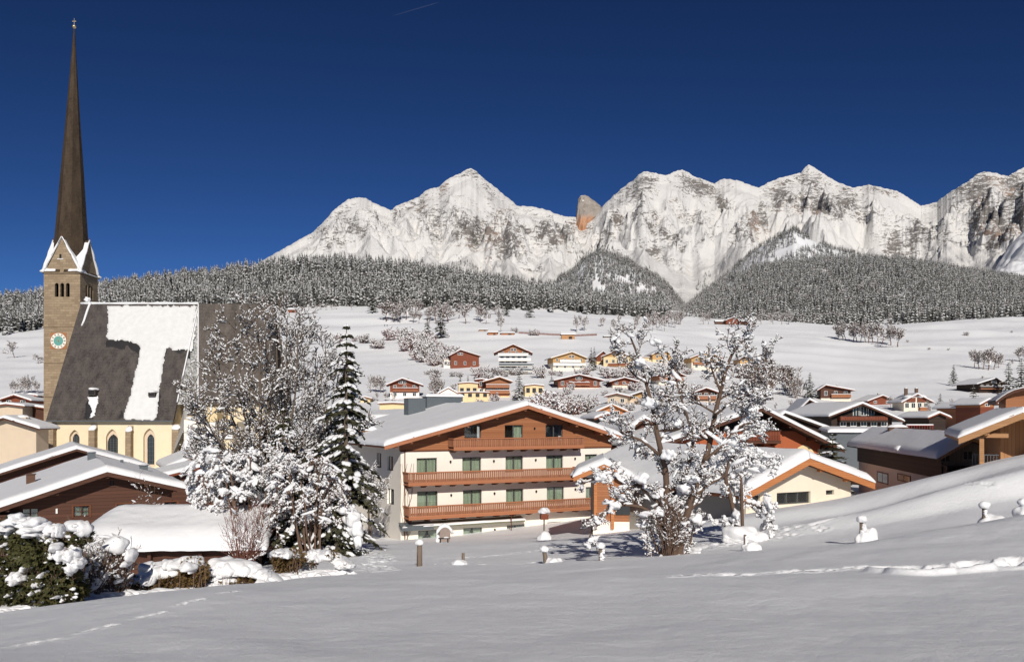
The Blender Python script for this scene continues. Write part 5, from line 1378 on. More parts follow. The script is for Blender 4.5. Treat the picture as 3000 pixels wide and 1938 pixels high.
# rooftop: chimneys, vents, terrace recess
def onroof(x, y0):      # local point on the snow of the left slope that projects to column x at depth y0
    u = HF.uz(x, 1200, y0)[0]; return u, hi(u)+.24
u, z = onroof(1215, 17); chimney(ht, u, 17, z-.5, z+2.0, 2.0, 1.4, 'metal_grey', False, 0)
u, z = onroof(1297, 19); chimney(ht, u, 19, z-.4, z+1.15, 4.4, 1.4, 'metal_grey', True, 0); s = MB(); snow_slab(s, (u-2.3, 18.2, z+1.22), (u+2.3, 18.2, z+1.22), (u+2.3, 19.8, z+1.22), (u-2.3, 19.8, z+1.22), .3, (1,1,1,1), (12, 6)); s.build('chimney_snow', M['snow'], ht, True)
u, z = onroof(1385, 18); chimney(ht, u, 18, z-.3, z+.95, 1.0, .9, 'metal_grey', True, .12)
u, z = onroof(1423, 16); chimney(ht, u, 16, z-.3, z+.55, .6, .5, 'metal_grey', True, .1)
u, z = onroof(1355, 15); chimney(ht, u, 15, z-.3, z+.5, .4, .4, 'metal_grey', True, .1)
# roof terrace box near the left eave
ta = L[0]+.5; zt2 = hi(ta+1.4)
b = MB(); b.box(ta, 10.5, zt2-.4, ta+2.6, 15, zt2+.55); tb = b.build('terrace', M['wood_grey'], ht)
r = MB()
for i in range(9): r.box(ta+.1+i*.28, 10.42, zt2-.2, ta+.2+i*.28, 10.48, zt2+.75)
r.box(ta, 10.4, zt2+.75, ta+2.6, 10.5, zt2+.85); r.build('railing', M['wood_tan'], tb)
s = MB(); snow_slab(s, (ta-.1, 10.4, zt2+.86), (ta+2.7, 10.4, zt2+.86), (ta+2.7, 15.1, zt2+.56), (ta-.1, 15.1, zt2+.56), .5, (1,1,1,1), (10, 12)); s.build('snow', M['snow'], tb, True)
# soft drifts across the left slope
s = MB(); a_ = 0
for k in range(2):
    pass
# back wing behind the gable house
bw = HF.thing('hotel_wing', 'low flat snow covered wing behind the hotel roof', 'house'); 
u0, z = HF.uz(1078, 1215, 24); u1, z2 = HF.uz(1330, 1200, 24)
b = MB(); b.box(u0, 24.05, -4, u1, 34, z-.5); b.build('wall', M['white'], bw); s = MB(); snow_slab(s, (u0-.5, 23.6, z-.49), (u1+.5, 23.6, z-.2), (u1+.5, 34.5, z+.4), (u0-.5, 34.5, z+.2), .5, (1,1,1,1), (16, 12)); s.build('roof_snow', M['snow'], bw, True)

# ------------------------------------------------------------------ annex with the bright orange verge
AF = Fr((.27*50, 50.0), 27.0, -7.6)
at = AF.thing('garden_house', 'white low house with a bright orange bargeboard gable behind the snow bank', 'house')
L = AF.uz(2172, 1462); A = AF.uz(2370, 1352); Rt = AF.uz(2562, 1424); oy = 1.1; yw = oy
ax, az = A; sl = (az-L[1])/(ax-L[0]); sr = (az-Rt[1])/(Rt[0]-ax); hi2 = lambda u: az-(ax-u)*sl if u < ax else az-(u-ax)*sr
wu0, wu1 = L[0]+1.35, Rt[0]-.9; D2 = 18.6
o1 = ops(AF, [(470,605,812,960),(838,1310,765,930),(1525,1640,737,800)], 4.768, 2100, 1280, yw)
zt = max(o[3] for o in o1)+.02; ul = ax-(az-zt)/sl; ur = ax+(az-zt)/sr
wl = MB(); wall_open(wl, wu0, wu1, -3, min(zt, hi2(wu0), hi2(wu1)) - .02, o1, yw, .3)
zq = min(zt, hi2(wu0), hi2(wu1))-.02
wl.prism([(wu0, yw, zq), (wu1, yw, zq), (wu1, yw, hi2(wu1)-.02), (ax, yw, az-.02), (wu0, yw, hi2(wu0)-.02)], (0, .3, 0))
sw_ = MB(); sw_.box(wu0+.01, yw+.303, -3, wu0+.3, D2, hi2(wu0)-.02); sw_.build('side_wall', M['concrete_and_shade'], at); wl.box(wu1-.3, yw+.3, -3, wu1, D2, hi2(wu1)-.02); wl.box(wu0+.303, D2-.3, -3, wu1-.3, D2, hi2(wu0)-.02)  # left side wall coloured grey to stand for the shade under its eave
wl.build('wall', M['cream'], at)
window(at, o1[0][0], o1[0][1], o1[0][2], min(o1[0][3], zq), base=yw, curtain=None, mull=0); window(at, o1[1][0], o1[1][1], o1[1][2], min(o1[1][3], zq), base=yw, curtain='right', mull=2); window(at, o1[2][0], o1[2][1], o1[2][2], min(o1[2][3], zq), base=yw, curtain=None, mull=0)
pl = [(AF.uz(2100+x/4.768, 1400, 0)[0], 0) for x in (940, 1220, 1490, 1850)]
gable_roof(at, L, A, Rt, 0, D2+.8, M['wood_fascia'], .5, .28, .55, (16, 24), 14, [(u, hi2(u)) for u, _ in pl], M['wood_fascia'], soff=M['wood_soffit'])
# cross gable porch at the far left end
PF = Fr(P(1690, 1400, 60)[:2], -5.0, -7.9)
pt = PF.thing('timber_porch', 'orange timber porch with a small snowy gable beside the hotel', 'porch')
L = PF.uz(1680, 1404); A = PF.uz(1770, 1366); Rt = PF.uz(1862, 1412)
ax, az = A
b = MB(); u0 = PF.uz(1738, 1500, .9)[0]; u1 = Rt[0]-.4
b.prism([(u0, .9, .4), (u1, .9, .4), (u1, .9, Rt[1]+.25), (ax, .9, az-.02), (u0, .9, L[1]+(u0-L[0])*(az-L[1])/(ax-L[0])-.02)], (0, 4, 0)); b.build('wall', M['wood_orange'], pt)
b = MB(); b.box(u0-.02, .92, -3, u1+.02, 4.9, .4); b.build('plinth', M['white'], pt)
for uu_ in (u0+.05, u0+1.25):
    b = MB(); b.box(uu_, .7, -.1, uu_+.22, .89, az-1.0); b.build('post', M['wood_fascia'], pt)
b = MB(); b.box(u0+1.6, .82, .9, u0+2.6, .895, 2.2); b.build('window', M['pane'], pt)
gable_roof(pt, L, A, Rt, 0, 6, M['wood_fascia'], .45, .24, .4, (12, 12), 17, [], soff=M['wood_soffit'])

# ------------------------------------------------------------------ dark gabled chalet behind the annex
CF = Fr(P(1985, 1420, 84)[:2], 14.0, -9.0)
ct = CF.thing('gabled_chalet', 'chalet with terracotta wall, cream arch and long dark brown verge behind the annex', 'house')
L = CF.uz(1905, 1318, -1.8); A = CF.uz(2232, 1200, -1.8); Rt = CF.uz(2474, 1322, -1.8)
ax, az = A; sl = (az-L[1])/(ax-L[0]); sr = (az-Rt[1])/(Rt[0]-ax); h3 = lambda u: az-(ax-u)*sl if u < ax else az-(u-ax)*sr
w0, w1 = L[0]+1.4, Rt[0]-1.6
b = MB(); b.prism([(w0, 0, -4), (w1, 0, -4), (w1, 0, h3(w1)-.02), (ax, 0, az-.02), (w0, 0, h3(w0)-.02)], (0, 14, 0)); b.build('wall', M['sienna'], ct)
b = MB(); zz = CF.uz(2300, 1262)[1]
b.prism([(w0-.02, -.06, zz), (w1+.02, -.06, zz), (w1+.02, -.06, max(zz+.1, h3(w1)-.03)), (ax, -.06, az-.03), (w0-.02, -.06, max(zz+.1, h3(w0)-.03))], (0, .05, 0)); b.build('gable_boards', M['wood_dark'], ct)
uA, zA = CF.uz(2355, 1320); ar = MB(); n = 14
ar.add([(uA, -.05, zA-1.6)]+[(uA+1.5*math.cos(math.pi*k/n), -.05, zA-1.6+2.2*math.sin(math.pi*k/n)) for k in range(n+1)], [tuple(range(n+2))]); ar.build('arch_panel', M['paleyellow'], ct)
b = MB(); b.box(uA+1.6, -.05, zA-3.6, w1-.05, -.003, zA+.2); b.build('lower_panel', M['paleyellow'], ct)
u0, z0_ = CF.uz(2145, 1292, -1.2); u1, _ = CF.uz(2285, 1292, -1.2)
balcony(ct, u0, u1, z0_-.1, z0_+1.1, 1.2, 'wood_red', 'wood_brown', .3, 5, y=-.07)
for (xa, xb) in ((2160, 2185), (2215, 2240)):
    ua, zb1 = CF.uz(xa, 1275); ub, _ = CF.uz(xb, 1275); far_window(ct, ua, ub, zb1-1.0, zb1+.6, fm='frame_brown', y=-.07)
gable_roof(ct, L, A, Rt, -1.8, 16, M['wood_brown'], .4, .24, .4, (14, 16), 19, [(CF.uz(x, 1250, -1.6)[0], h3(CF.uz(x, 1250, -1.6)[0])) for x in (2315, 2392, 2440)], M['wood_brown'], soff=M['wood_dark'])

# ------------------------------------------------------------------ dark board house on the right
DF = Fr(P(2762, 1345, 64)[:2], -9.0, -7.6)
dt = DF.thing('board_house', 'dark boarded house with a broad smooth snow roof and cream lower wall', 'house')
L = DF.uz(2745, 1348, -1.2); A = DF.uz(2850, 1288, -1.2); Rt = DF.uz(2945, 1325, -1.2)
ax, az = A; h4 = lambda u: L[1]+(u-L[0])*(az-L[1])/(ax-L[0]) if u < ax else Rt[1]+(Rt[0]-u)*(az-Rt[1])/(Rt[0]-ax)
w0, w1 = L[0]+.7, Rt[0]-.6; zm = DF.side(2600, 1369, w0)[1]
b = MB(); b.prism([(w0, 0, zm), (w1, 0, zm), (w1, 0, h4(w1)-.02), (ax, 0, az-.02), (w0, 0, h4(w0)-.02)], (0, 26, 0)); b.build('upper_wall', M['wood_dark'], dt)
b = MB(); b.box(w0+.12, .1, -5, w1-.1, 25.9, zm); b.build('wall', M['cream'], dt)
fb = MB(); fb.prism([(w0+.1, -.05, zm+.02), (w1-.02, -.05, zm+.02), (w1-.02, -.05, h4(w1)-.05), (ax, -.05, az-.05), (w0+.1, -.05, h4(w0+.1)-.05)], (0, .045, 0)); fb.build('gable_boards', M['wood_grey'], dt)
for (xa, xb, ya, yb_) in ((2572, 2602, 1382, 1416), (2632, 2668, 1388, 1412)):
    v1, zz1 = DF.side(xa, ya, w0+.12); v0, _ = DF.side(xb, ya, w0+.12); _, zz0 = DF.side(xb, yb_, w0+.12); 
    far_window(dt, v0, v1, zz0, min(zz1, zm-.2), 'left', 0, 'frame_brown', y=w0+.1)
for (xa, xb, ya, yb_) in ((2757, 2780, 1328, 1350), (2822, 2846, 1322, 1344)):
    u0, zz1 = DF.uz(xa, ya); u1, _ = DF.uz(xb, ya); _, zz0 = DF.uz(xb, yb_); far_window(dt, u0, u1, zz0, zz1, fm='wood_grey', y=-.06)
u0, zz0 = DF.uz(2745, 1380); balcony(dt, w0+.1, w0+3.4, zz0-.5, zz0+.5, 1.0, 'wood_dark', 'wood_dark', .3, 0)
gable_roof(dt, L, A, Rt, -1.2, 27.5, M['wood_tan'], .4, .2, .3, (12, 24), 23, soff=M['wood_dark'])
u, v = L[0]+2.3, 15.0; chimney(dt, u+.5, 19, h4(u+.5)+.2, h4(u+.5)+.75, 1.7, .7, 'frame_brown', True, .25)
s = MB(); s.blob((L[0]+.1, 9, L[1]+.45), (.35, .5, .3), 0, .1, 2); s.build('gutter_snow', M['snow'], dt, True)
ex = thing('shed', P(2540, 1262, 100), R(-9), 'grey flat roofed shed between the two dark chalets', 'shed')
b = MB(); b.box(-4.2, 0, -6, 4.5, 5, -.1); b.build('wall', M['metal_grey'], ex); s = MB(); snow_slab(s, (-4.4, -.3, -.1), (4.8, -.3, -.1), (4.8, 5.3, .1), (-4.4, 5.3, .1), .4, (1,1,1,1), (14, 8)); s.build('roof_snow', M['snow'], ex, True)

# ------------------------------------------------------------------ fresh timber house at the right edge
TF = Fr(P(2931, 1400, 52)[:2], -24.0, -5.2)
tt = TF.thing('timber_house', 'new pale timber house with a deep eave and post at the right edge', 'house')
L = TF.uz(2808, 1292, -2.6); A = TF.uz(2996, 1218, -2.6); ax, az = A; sl = (az-L[1])/(ax-L[0]); Rt = (2*ax-L[0], L[1])
hh = lambda u: az-abs(u-ax)*sl
w0 = TF.uz(2931, 1300)[0]
b = MB(); b.prism([(w0, 0, -4), (2*ax-w0, 0, -4), (2*ax-w0, 0, hh(w0)-.02), (ax, 0, az-.02), (w0, 0, hh(w0)-.02)], (0, 10, 0)); b.build('wall', M['wood_tan'], tt)
up = TF.uz(2876, 1300, -2.0)[0]; b = MB(); b.box(up-.12, -2.1, -4, up+.12, -1.86, hh(up)-.02); b.build('post', M['wood_tanfascia'], tt)
b = MB(); b.box(up-.15, -2.1, hh(up)-.35, w0+.2, -1.9, hh(up)-.1); b.build('beam', M['wood_tanfascia'], tt)
gable_roof(tt, L, A, Rt, -2.6, 12, M['wood_tanfascia'], .3, .26, .5, (14, 14), 29, [(ax, az), (ax-1.8, hh(ax-1.8))], M['wood_tan'], soff=M['wood_tan'])
rl = MB(); u0 = TF.uz(2848, 1350, -1.5)[0]; zq = TF.uz(2848, 1332, -1.5)[1]
for i in range(9): rl.box(u0+i*.16, -1.5, zq-1.2, u0+i*.16+.03, -1.47, zq)
rl.box(u0, -1.52, zq, u0+1.4, -1.45, zq+.05); rl.build('railing', M['metal_grey'], tt)
UF = Fr(P(2945, 1190, 95)[:2], -24.0, 0.0)
ut = UF.thing('round_roof_house', 'timber house with a curved brown roof edge cut by the right picture edge', 'house')
b = MB(); prof_ = [UF.uz(2918, 1184)] + [UF.uz(x, y) for x, y in ((2935,1171),(2952,1160),(2972,1151),(2995,1145),(3040,1140),(3120,1150))]
pr = [(u, 0, z) for u, z in prof_]+[(u, 0, z+.35) for u, z in reversed(prof_)]
for i in range(len(prof_)-1): b.prism([(prof_[i][0], 0, prof_[i][1]), (prof_[i+1][0], 0, prof_[i+1][1]), (prof_[i+1][0], 0, prof_[i+1][1]+.35), (prof_[i][0], 0, prof_[i][1]+.35)], (0, 9, 0))
b.build('roof', M['wood_brown'], ut)
s = MB()
for i in range(len(prof_)-1): snow_slab(s, (prof_[i][0], .1, prof_[i][1]+.35), (prof_[i+1][0], .1, prof_[i+1][1]+.35), (prof_[i+1][0], 9, prof_[i+1][1]+.35), (prof_[i][0], 9, prof_[i][1]+.35), .12, (1,0,1,0), (4, 8))
s.build('roof_snow', M['snow'], ut, True)
b = MB(); u0 = UF.uz(2950, 1180)[0]; b.prism([(u0, 1, -6)]+[(prof_[-1][0]-.3, 1, -6)]+[(u, 1, z-.02) for u, z in reversed(prof_) if u > u0 and u < prof_[-1][0]-.3]+[(u0, 1, prof_[1][1])], (0, 7, 0)); b.build('wall', M['wood_orange'], ut)

# ------------------------------------------------------------------ brown chalet on the left and the roof behind it
LF = Fr((-29.4+.7-6.0*.875, 62+1.2*.87-6.0*.485), 29.0, -12.0)
lt = LF.thing('brown_chalet', 'dark brown boarded chalet with a wide snow roof below the church', 'house')
L = LF.uz(-70, 1516, -1.3); A = LF.uz(314, 1388, -1.3); Rt = LF.uz(556, 1440, -1.3)
ax, az = A; sl = (az-L[1])/(ax-L[0]); sr = (az-Rt[1])/(Rt[0]-ax); h5 = lambda u: az-(ax-u)*sl if u < ax else az-(u-ax)*sr
w0, w1 = L[0]+1.2, Rt[0]-1.1
o5 = ops(LF, [(450,545,560,650),(715,802,546,640),(1005,1080,543,620),(135,235,578,660)], 2.086, 0, 1200)
o5a = ops(LF, [(672,697,430,462)], 2.086, 0, 1200)
zt = max(o[3] for o in o5)+.02
wl = MB(); zq = min(zt, h5(w0)-.02, h5(w1)-.02)
zq = min(h5(w0), h5(w1))-.02
o5 = [(a, b2, c, min(d, zq-.03)) for a, b2, c, d in o5]
wall_open(wl, w0, w1, -4, zq, o5, 0, .3); wl.prism([(w0, 0, zq), (w1, 0, zq), (w1, 0, h5(w1)-.02), (ax, 0, az-.02), (w0, 0, h5(w0)-.02)], (0, .3, 0))
wl.box(w0, .3, -4, w0+.3, 18, h5(w0)-.02); wl.box(w1-.3, .3, -4, w1, 18, h5(w1)-.02); wl.box(w0, 17.7, -4, w1, 18, zq)
wl.build('wall', M['wood_brown'], lt)
for o in o5: window(lt, *o, curtain='both', fm='wood_brown', cm='curtain_w', mull=1, cross=1, bar=.06, rec=.1)
far_window(lt, *o5a[0], fm='wood_brown')
for o in o5[:3]:
    b = MB(); b.box(o[0]-.12, -.05, o[2]-.1, o[0]-.005, -.003, o[3]+.1); b.box(o[1]+.005, -.05, o[2]-.1, o[1]+.12, -.003, o[3]+.1); b.box(o[0]-.004, -.05, o[3]+.003, o[1]+.004, -.003, o[3]+.1); b.build('casing', M['wood_soffit'], lt)
u, z = LF.uz(166, 1495, -.1); b = MB(); b.box(u-.06, -.1, z-.2, u+.06, -.003, z+.15); b.build('wall_lamp', M['white_trim'], lt)
u0, z0_ = LF.uz(10, 1520, -1.0); balcony(lt, w0, LF.uz(62, 1500, -1.1)[0], z0_-.6, z0_+.3, 1.1, 'wood_brown', 'wood_brown', .25, 0)
gable_roof(lt, L, A, Rt, -1.3, 20, M['wood_brown'], .42, .22, .42, (20, 20), 31, [(ax+x, h5(ax+x)) for x in (-6.2, -3.2, 0, 2.6, 4.6)], M['wood_brown'], soff=M['wood_dark'])
u = LF.uz(90, 1376, 7)[0]; chimney(lt, u, 7, h5(u)+.2, h5(u)+1.25, .62, .62, 'frame_brown', True, 0)
u = LF.uz(268, 1335, 12)[0]; chimney(lt, u, 12, h5(u)+.2, h5(u)+1.15, .6, .6, 'metal_grey', True, .05)
u = LF.uz(421, 1352, 7)[0]; chimney(lt, u, 7, h5(u)+.2, h5(u)+.95, .6, .5, 'metal_grey', True, .05)
u = LF.uz(357, 1350, 13)[0]; chimney(lt, u, 13, h5(u)+.2, h5(u)+.9, .25, .25, 'metal_grey', False, 0)
def roof_house(name, label, x0, xa, x1, y0, ya, y1, Y, rot, d, wall, fas, snow=.4, inset=1.0, board=.3, cat='house', group=None, oyy=1.0, win=0, wm='frame_brown', base=8.0):
    fr = Fr(P(x0, y0, Y)[:2], rot, P(x0, ya, Y)[2]-base); t = fr.thing(name, label, cat, group)
    L, A, Rt = fr.uz(x0, y0), fr.uz(xa, ya), fr.uz(x1, y1); ax, az = A
    sl = (az-L[1])/(ax-L[0]); sr = (az-Rt[1])/(Rt[0]-ax); h = lambda u: az-(ax-u)*sl if u < ax else az-(u-ax)*sr
    a, b_ = L[0]+inset, Rt[0]-inset; m = MB(); m.prism([(a, oyy, -4), (b_, oyy, -4), (b_, oyy, h(b_)-.02), (ax, oyy, az-.02), (a, oyy, h(a)-.02)], (0, d-oyy, 0)); m.build('wall', M[wall], t)
    gable_roof(t, L, A, Rt, 0, d+.8, M[fas], snow, .2, board, (12, 14), seed=int(xa) % 37, soff=M['wood_soffit'])
    for i in range(win):
        u = a+(b_-a)*(i+.5)/win; far_window(t, u-.5, u+.5, h(a)-1.7, h(a)-.5, fm=wm, y=oyy)
    return t, fr, h, oyy
roof_house('snow_roof_house', 'wide grey snow roof rising behind the brown chalet under the nave', -160, 225, 440, 1440, 1318, 1374, 88, 29, 14, 'wood_brown', 'wood_brown', .4)
roof_house('small_gable_house', 'small house with an orange brown gable right of the nave wall', 484, 632, 720, 1376, 1318, 1352, 100, 27, 12, 'wood_brown', 'wood_rail', .4, win=0)
roof_house('low_gable_house', 'low brown gable below the small house beside the church', 470, 600, 690, 1400, 1368, 1392, 88, 27, 8, 'wood_brown', 'wood_red', .35)

# ------------------------------------------------------------------ wood shed in front, loaded with deep snow
sh = thing('wood_shed', P(206, 1610, 40), 0, 'long low brown shed carrying a deep smooth pillow of snow', 'shed')
x1_ = P(772, 0, 40)[0]-P(206, 0, 40)[0]
b = MB(); b.box(.8, .5, -2.6, x1_-1.1, 3.8, -.02); b.build('wall', M['wood_brown'], sh)
b = MB(); b.prism([(.15, 0, -.1), (.15, 4.4, 1.1), (.15, 4.4, 1.22), (.15, 0, .02)], (x1_-.3, 0, 0)); b.build('roof', M['wood_dark'], sh)
for xx in (1.2, 3.6, 6.0, x1_-1.4):
    b = MB(); b.box(xx-.08, .2, -2.6, xx+.08, .36, -.03); b.build('post', M['wood_brown'], sh)
s = MB(); snow_slab(s, (-.05, -.1, 0.02), (x1_+.1, -.1, .1), (x1_-.9, 4.5, 1.2), (-.1, 4.5, 1.2), .72, (1,1,1,1), (40, 26), rad=1.0, wav=.09, over=.12, seed=41); s.build('roof_snow', M['snow'], sh, True)
# ------------------------------------------------------------------ chalets on the slope
village('chalet', 'red boarded chalet with a glazed gable front at the left of the upper row', 1321, 1403, 1079, 1023, 1041, 12, 11, 'white', 'wood_red', 0, rows=(0, 3), apexx=1349, group='upper row of chalets', top=1)
village('annex_house', 'small flat white annex leaning on the glazed red chalet', 1300, 1321, 1078, 1049, 1051, 12, 6, 'white', 'white', .95, .2, .2, .15, (2, 0), chim=0, top=0, group='upper row of chalets')
t, fr, w, zL, zs, d = village('hotel_chalet', 'tall white terraced hotel with stepped balconies and an orange gable on the slope', 1462, 1545, 1096, 1007, 1033, 0, 13, 'white', 'wood_orange', .86, 2.4, 1.4, .3, (4, 4), bal=((-.03, 1.03, .80),), balm='white_trim', group='upper row of chalets', Y=Yat(1500, 1096))
for i, (f0, f1, zf, dp) in enumerate(((-.02, 1.12, .58, 1.8), (0, 1.22, .36, 2.6), (0, 1.24, .14, 3.2))):
    z = zf*zL; b = MB(); b.box(w*f0, -dp, z-.25, w*f1, -.01, z); o = b.build('terrace', M['white'], t)
    r_ = MB(); r_.box(w*f0, -dp-.05, z, w*f1, -dp, z+1.0); r_.build('railing', M['metal_grey'] if i else M['white_trim'], o)
    s = MB(); snow_slab(s, (w*f0, -dp-.1, z+1.0), (w*f1, -dp-.1, z+1.0), (w*f1, -dp+.15, z+1.0), (w*f0, -dp+.15, z+1.0), .18, (1,1,1,1), (8, 4), rad=.1); s.build('snow', M['snow'], o, True)
    for k in range(5): far_window(t, w*(k+.3)/5, w*(k+.8)/5, z+.15, z+2.0, fm='frame', y=-.04)
village('chalet', 'cream chalet with a yellow gable and white balconies in the middle of the upper row', 1620, 1714, 1086, 1029, 1048, 8, 14, 'cream', 'wood_yellow', .62, 1.3, 1.2, .35, (4, 4), bal=((.0, 1.0, .42), (.2, .85, .68)), fascia='wood_yellow', balm='white_trim', group='upper row of chalets', apexx=1676, wid=.8)
village('chalet', 'yellow house with a long snow roof and a dark red gable on its left end', 1768, 1846, 1074, 1026, 1044, -18, 15, 'paleyellow', 'wood_yellow', .95, 1, 1.1, .35, (4, 0), bal=((.2, .95, .1),), balm='wood_red', top=0, group='upper row of chalets')
village('red_gable_house', 'dark red gable leaning on the left end of the yellow house', 1748, 1782, 1068, 1027, 1045, 20, 9, 'paleyellow', 'wood_red', .4, .8, .9, .3, (1, 1), top=0, chim=0, group='upper row of chalets')
village('chalet', 'small golden yellow gabled house behind the crown of the fruit tree', 1912, 1966, 1062, 1022, 1038, 10, 10, 'paleyellow', 'wood_yellow', .4, .9, 1.0, .3, (2, 2), fascia='wood_yellow', group='upper row of chalets')
village('low_house', 'low pale yellow link between the two yellow houses', 1858, 1914, 1058, 1044, 1046, 0, 8, 'paleyellow', 'paleyellow', .9, .4, .4, .3, (3, 0), top=0, chim=0, group='upper row of chalets')
village('chalet', 'cream chalet with orange gable boards at the right of the upper row', 2026, 2112, 1085, 1028, 1048, 5, 13, 'cream', 'wood_yellow', .6, 1.2, 1.2, .35, (3, 3), bal=((.05, .95, .5),), fascia='wood_orange', balm='wood_orange', group='upper row of chalets')
village('chalet', 'cream chalet half hidden behind the brown thicket', 2168, 2205, 1078, 1038, 1052, 5, 10, 'cream', 'wood_yellow', .5, 1, 1, .3, (2, 2), group='upper row of chalets')
village('chalet', 'dark red brown chalet with white lower floor beside the frosted trees', 1143, 1228, 1166, 1106, 1127, 6, 12, 'white', 'wood_red', .42, 1.5, 1.3, .35, (3, 3), bal=((.1, .95, .52),), fascia='wood_red', balm='wood_red', group='lower rows of chalets', apexx=1178)
village('chalet', 'wide dark red chalet with shaded front in the lower row', 1636, 1756, 1138, 1095, 1113, 4, 15, 'cream', 'wood_red', .12, 1.8, 1.3, .35, (0, 5), bal=((.25, .75, .42),), fascia='wood_red', balm='wood_red', group='lower rows of chalets', apexx=1697)
village('chalet', 'smaller dark red chalet to the right of the wide one', 1795, 1862, 1137, 1104, 1117, 4, 13, 'cream', 'wood_red', .42, 1.5, 1.2, .35, (3, 3), fascia='wood_red', group='lower rows of chalets')
t, fr, w, zL, zs, d = village('chalet', 'orange boarded house with three balconies and yellow wings', 1424, 1492, 1164, 1102, 1117, 4, 13, 'paleyellow', 'wood_orange', .1, 1.3, 1.3, .35, (0, 3), bal=((.0, 1.0, .28), (.0, 1.0, .62)), group='lower rows of chalets', fascia='wood_orange', apexx=1464, wid=1.1)
village('yellow_wing', 'pale yellow left wing with dark strip windows', 1344, 1400, 1164, 1118, 1121, 4, 10, 'paleyellow', 'paleyellow', .95, .3, .3, .3, (3, 0), top=0, chim=0, group='lower rows of chalets', fmat='frame_brown')
village('yellow_wing', 'low yellow terrace block in front of the orange boarded house', 1344, 1432, 1168, 1146, 1148, 2, 5, 'paleyellow', 'paleyellow', .95, .3, .3, .25, (4, 0), top=0, chim=0, group='lower rows of chalets', fmat='frame_brown', Y=Yat(1400, 1170)-8)
village('yellow_stair_house', 'narrow red and cream stair tower between the yellow wing and the orange front', 1394, 1426, 1160, 1108, 1111, 4, 10, 'cream', 'wood_red', .5, .4, .6, .35, (1, 1), top=0, chim=0, group='lower rows of chalets')
village('yellow_wing', 'pale yellow right wing behind the dense spruce', 1538, 1592, 1160, 1124, 1128, 4, 10, 'paleyellow', 'paleyellow', .95, .3, .3, .35, (3, 0), top=0, chim=0, group='lower rows of chalets', fmat='frame_brown')
village('chalet', 'red gabled house with cream ground floor seen through the fruit tree crown', 1930, 2000, 1128, 1082, 1100, 6, 12, 'cream', 'wood_orange', .5, 1.2, 1.2, .35, (3, 3), fascia='wood_red', bal=((.0, 1.0, .5),), group='lower rows of chalets')
village('chalet', 'low brown chalet with long snow roof behind the fruit tree', 2040, 2098, 1176, 1134, 1150, -8, 14, 'tan', 'wood_brown', .15, 1.4, 1.2, .38, (0, 3), bal=((.0, 1.0, .3),), group='lower rows of chalets')
village('chalet', 'tan gabled house with a small dark balcony left of the fruit tree', 1842, 1898, 1183, 1145, 1161, 8, 12, 'tan', 'wood_yellow', .55, 1.2, 1.1, .35, (2, 2), group='lower rows of chalets', apexx=1880, fascia='wood_brown')
village('chalet', 'tan house with snow roof just above the little orange gable', 1780, 1838, 1186, 1150, 1160, -20, 9, 'tan', 'tan', .8, 1.0, 1.0, .4, (2, 0), group='lower rows of chalets', top=0)
village('chalet', 'little bright orange gable peeping over the right side of the hotel roof', 1756, 1826, 1222, 1182, 1204, 6, 10, 'cream', 'wood_fascia', .1, 1.2, 1.1, .35, (0, 2), group='lower rows of chalets', chim=1, fascia='wood_fascia')
village('shed', 'dark open gable right behind the hotel roof', 1752, 1800, 1232, 1208, 1224, 8, 8, 'wood_dark', 'wood_dark', .2, .8, 1.0, .35, (0, 0), top=0, chim=0, group='lower rows of chalets', cat='shed', Y=130)
village('shed', 'small cream hut under the boughs of the big spruce', 1056, 1084, 1178, 1160, 1166, 0, 6, 'paleyellow', 'paleyellow', .8, .8, .8, .3, (1, 0), top=0, chim=0, group='sheds of the village', cat='shed', fmat='frame_brown')
village('garage', 'white snowed in garage with a grey door left of the yellow wing', 1284, 1342, 1164, 1134, 1152, 10, 9, 'white', 'white', .8, .3, .3, .5, (0, 0), top=0, chim=0, group='sheds of the village', cat='garage')
t, fr, w, zL, zs, d = village('low_house', 'low cream building with a snow roof and red shed end behind the hotel chimney', 1112, 1190, 1198, 1177, 1180, 6, 10, 'paleyellow', 'paleyellow', .8, .6, .6, .35, (4, 0), top=0, chim=0, group='sheds of the village', fmat='frame_brown', Y=Yat(1150, 1216))
village('chalet', 'brown chalet with red balcony at the edge of the open snowfield', 2405, 2492, 1173, 1126, 1143, -14, 14, 'cream', 'wood_brown', .2, 1.5, 1.3, .35, (3, 3), bal=((.35, 1.0, .3),), balm='wood_orange', group='right hand chalets', apexx=2420)
village('chalet', 'small red gabled house half buried behind the dark chalet roof', 2546, 2618, 1186, 1156, 1174, 6, 9, 'wood_red', 'wood_red', .2, 1.2, 1.1, .3, (0, 2), top=0, group='right hand chalets')
t, fr, w, zL, zs, d = village('chalet', 'cream house with two snowy roof dormers and an orange bay', 2648, 2722, 1204, 1152, 1178, -6, 11, 'cream', 'cream', .9, 1.2, 1.2, .4, (4, 0), bal=((.6, 1.0, .1),), balm='wood_orange', top=0, chim=0, group='right hand chalets')
for fx in (.28, .7):
    b = MB(); b.box(w*fx-1.3, -.5, zL-.3, w*fx+1.3, 4, zL+1.3); o = b.build('dormer', M['wood_red'], t); s = MB(); s.blob((w*fx, 1.2, zL+1.4), (2.0, 2.4, .7), 0, .1, 2); s.build('snow_cap', M['snow'], o, True); chimney(t, w*fx+.5, 6, zL+1, zL+4.2, .9, .9, 'frame_brown', True, .3)
village('chalet', 'dark chalet in shade far right at the foot of the snowfield', 2868, 2936, 1152, 1106, 1124, 10, 14, 'wood_dark', 'wood_dark', .3, 2, 1.4, .35, (3, 4), bal=((.0, 1.0, .45),), balm='wood_dark', fascia='wood_dark', group='right hand chalets', apexx=2918)
